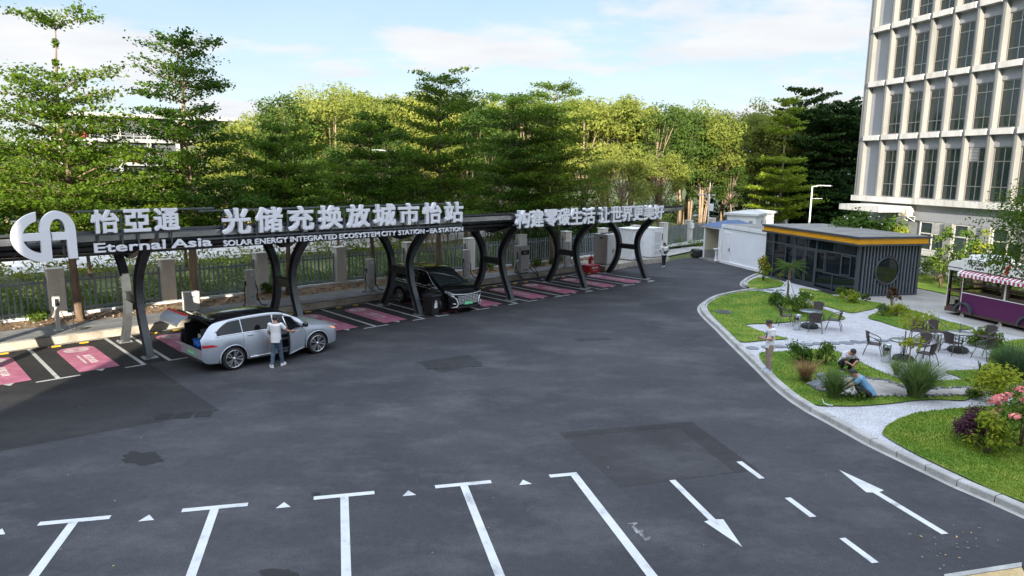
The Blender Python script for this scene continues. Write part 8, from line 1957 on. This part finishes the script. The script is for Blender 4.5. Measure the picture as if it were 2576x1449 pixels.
grass_clump('fountain_grass', Z(X7(1680, 1065)), .66, .85, 600, 'grassy', 'light green grass clump at the pond, left of the crouching man', 3)
grass_clump('fountain_grass', Z(X2(2190, 865)), 1.25, 1.15, 1100, 'darkgrass', 'dark blue-green fountain grass behind the yellow shrub at right', 4, .012)
grass_clump('spiky_plant', Z(X2(1840, 850)), .50, .60, 16, 'darkgrass', 'dark agave-like plant with a few broad blades', 5, .055, 1.2, 'plant', .9)
grass_clump('spiky_plant', Z(X7(1372, 872)), .72, .70, 150, 'bronze', 'reddish bronze spiky plant on the lawn by the kerb', 6, .018, 1.1, 'plant', .9)
grass_clump('fountain_grass', Z(X7(1365, 880)), .30, .24, 120, 'grassy', 'short green grass at the foot of the bronze spiky plant', 7)
grass_clump('fountain_grass', Z(X5(890, 1120)), .34, .35, 160, 'darkgrass', 'dark strappy tuft at the left shrub below the young palm', 8)
# plants by the office building and behind the kiosk
fr_t = proto(blob(61, 4.2, 2.0, 3.0, 1.05, 2600, .36, 34, .12, 'mid', 2, 0, .5), 'bark_pale')
d = ray(2172, 575); t = 44.5/d.y; ft = plant_tree('frangipani_tree', (d.x*t, 44.5, 0), fr_t, 'rounded dark green frangipani with white blossoms behind the kiosk roof', cat='tree', rz=.5)
rg = np.random.default_rng(3); k = 26; a = rg.uniform(0, 6.28, k); w_ = rg.uniform(.1, 1, k); C = np.stack([1.95*np.sqrt(1-w_**2)*np.cos(a), 1.95*np.sqrt(1-w_**2)*np.sin(a), 3.05+1.15*w_], 1)
link('blossoms', leaf_mesh('blossoms', C, C-np.array([0, 0, 2.5]), .11*rg.uniform(.7, 1.3, k), .9, None, [LF['whitefl']], None, 3), ft)
for i, (px, Y, yt_, w_, lf, lab) in enumerate(((2268, 43.0, 560, 1.9, 'yel', 'pale yellowish shrub right of the frangipani, behind the kiosk'), (2385, 40.5, 552, 1.3, 'mid', 'tall slender shrub against the office wall, left of the trailer roof'), (2440, 39.0, 562, 1.5, 'mid', 'tall leafy shrub against the office wall above the trailer roof'), (2478, 38.0, 556, 1.4, 'yel', 'pale tall shrub against the office wall beside the dark tree'))):
    d = ray(px, yt_); t = Y/d.y; h = CAM_Z+d.z*t; shrub('tall_shrub', (d.x*t, Y, 0.05), w_, h, 900, lf, .16, lab, seed=80+i, clumps=22)
for i, (b, lab) in enumerate(((27.5, 'dense green hedge mass behind the kiosk right corner'), (24.6, 'dense green hedge mass between kiosk and office wall'), (21.8, 'green hedge mass left of the trailer end window'), (19.0, 'green hedge mass seen behind the trailer windows'), (16.0, 'green hedge mass behind the trailer middle'))):
    shrub('hedge_bush', T(40.8, b, 0.05), 2.6, 1.5, 2000, 'mid', .13, lab, seed=90+i, clumps=26, tight=True)
# leafy tree at the right edge
nt_ = proto(blob(71, 7.0, 2.1, 4.7, 2.0, 11000, .115, 60, .11, 'row', 2, .3, .45))
d = ray(2668, 620); t = 21.5/d.y; plant_tree('leafy_tree', (d.x*t, 21.5, 0.1), nt_, 'leafy dark green tree cut by the right edge in front of the trailer', rz=1.0)
# grass blades on the nearer lawns
def in_poly(P, poly):
    x, y = P[:, 0], P[:, 1]; ins = np.zeros(len(P), bool); n = len(poly)
    for i in range(n):
        x0, y0 = poly[i].x, poly[i].y; x1, y1 = poly[(i+1) % n].x, poly[(i+1) % n].y
        c = ((y0 > y) != (y1 > y)); c &= x < (x1-x0)*(y-y0)/((y1-y0) if abs(y1-y0) > 1e-9 else 1e-9)+x0; ins ^= c
    return ins
rg = np.random.default_rng(15); allC = []
PDc = catmull(PD, 3, True)
for Pl, dens in ((L6, 1300), (L5, 620), (L7, 380), (L2, 380), (L3, 260), (L4, 320), (L1, 260)):
    pl = catmull(Pl, 4, True) if Pl is not L6 else Pl; xs_ = [p.x for p in pl]; ys_ = [p.y for p in pl]; x1 = min(max(xs_), 22.5); ar = (x1-min(xs_))*(max(ys_)-min(ys_))
    n = int(ar*dens); Q = np.stack([rg.uniform(min(xs_), x1, n), rg.uniform(min(ys_), max(ys_), n)], 1); Q = Q[in_poly(Q, pl)]
    if Pl is L5 or Pl is L7: Q = Q[~in_poly(Q, PDc)]
    allC.append(Q)
Q = np.concatenate(allC); n = len(Q); h = rg.uniform(.018, .055, n); C = np.concatenate([Q, (0.125+h*0.5)[:, None]], 1)
T_ = rg.normal(0, .45, (n, 3)); T_[:, 2] = 1.0; nn = rg.normal(0, 1, (n, 3)); nn[:, 2] = 0.3
LF['turf'] = leafmat('turf_blade', (0.075, 0.165, 0.016), (0.18, 0.26, 0.030), (0.36, 0.34, 0.09), 0.35, 0.7)
o = link('grass', leaf_mesh('grass', C, nn, h*1.3, .28, T_, [LF['turf']], None, 15)); o['kind'] = 'stuff'
# ---------------------------------------------------------------- things far behind the trees
pk_ = empty('parking_structure', (0, 0, 0), 0, 'grey multi-storey deck with white railings and red banners, far behind the left trees', 'building')
d = ray(380, 400); t = 118/d.y; pk_.location = (d.x*t, 118, 1.5); pk_.rotation_euler = (0, 0, A2+rad(12))
for z in (1.5, 5.0, 8.5):
    m = MB(); m.box((0, 0, z), (26, 16, 0.5)); m.build('deck', MT['midgrey'], pk_)
    m = MB(); m.box((0, -8.05, z+1.15), (26, 0.08, 0.08)); m.box((0, -8.05, z+0.7), (26, 0.08, 0.08)); [m.box((x, -8.05, z+0.7), (0.08, 0.08, 1.0)) for x in range(-12, 13, 1)]; m.build('railing', MT['midgrey'], pk_)
m = MB(); [m.box((x, -7.6, 6.0), (0.6, 0.6, 12)) for x in range(-12, 13, 4)]; m.build('pillars', MT['midgrey'], pk_)['kind'] = 'stuff'
m = MB(); m.box((0, 0, 12.2), (26.5, 17, 0.5)); m.build('roof', MT['midgrey'], pk_)
m = MB(); [m.box((x, -8.2, z), (1.8, 0.1, 0.8)) for x, z in ((-9, 9.3), (-2, 5.8), (6, 5.8), (10, 9.3))]; m.build('banner', MT['red'], pk_)
m = MB(); m.box((0, -1, 6), (25.6, 12, 12)); m.build('dark_interior', MT['charcoal'], pk_)
# parked cars glimpsed through the trees
def far_car(P, rz, m_, label):
    e = empty('parked_car', P, rz, label, 'car', 'cars parked beyond the trees')
    b = MB(); prof = [(-2.2, .35), (-2.2, .85), (-1.9, .95), (-1.4, 1.0), (-.9, 1.42), (.5, 1.45), (1.1, 1.0), (2.0, .88), (2.25, .7), (2.25, .35)]
    n = len(prof); vs = [(x, y*(0.86 if z > 1.1 else 1.0), z) for y in (-.85, .85) for x, z in prof]
    b.add(vs, [tuple(range(n)), tuple(range(2*n-1, n-1, -1))]+[(i, i+n, (i+1) % n+n, (i+1) % n) for i in range(n)]); merge_smooth(b.build('body', m_, e))
    b = MB(); b.box((-.2, 0, 1.2), (1.9, 1.70, .34)); b.build('window', MT['carglass'], e)
    for x in (-1.35, 1.35):
        for y in (-.8, .8): b = MB(); b.cyl((x, y, .32), .32, .2, 16, axis='Y'); b.build('wheel', MT['rubber'], e)
for px, Y, m_, lab in ((1850, 90, MT['trailer_white'], 'white parked car glimpsed between trunks behind the transformer cabinet'), (1900, 92, MT['silver_paint'], 'silver parked car glimpsed behind the sunlit layered tree'), (2140, 82, MT['silver_paint'], 'pale parked car in the shade behind the lamp post'), (1790, 92, MT['trailer_white'], 'white parked car glimpsed behind the camera pole')):
    d = ray(px, 500); t = Y/d.y; far_car((d.x*t, Y, 0.05), A2+rnd.uniform(-.3, .3), m_, lab)
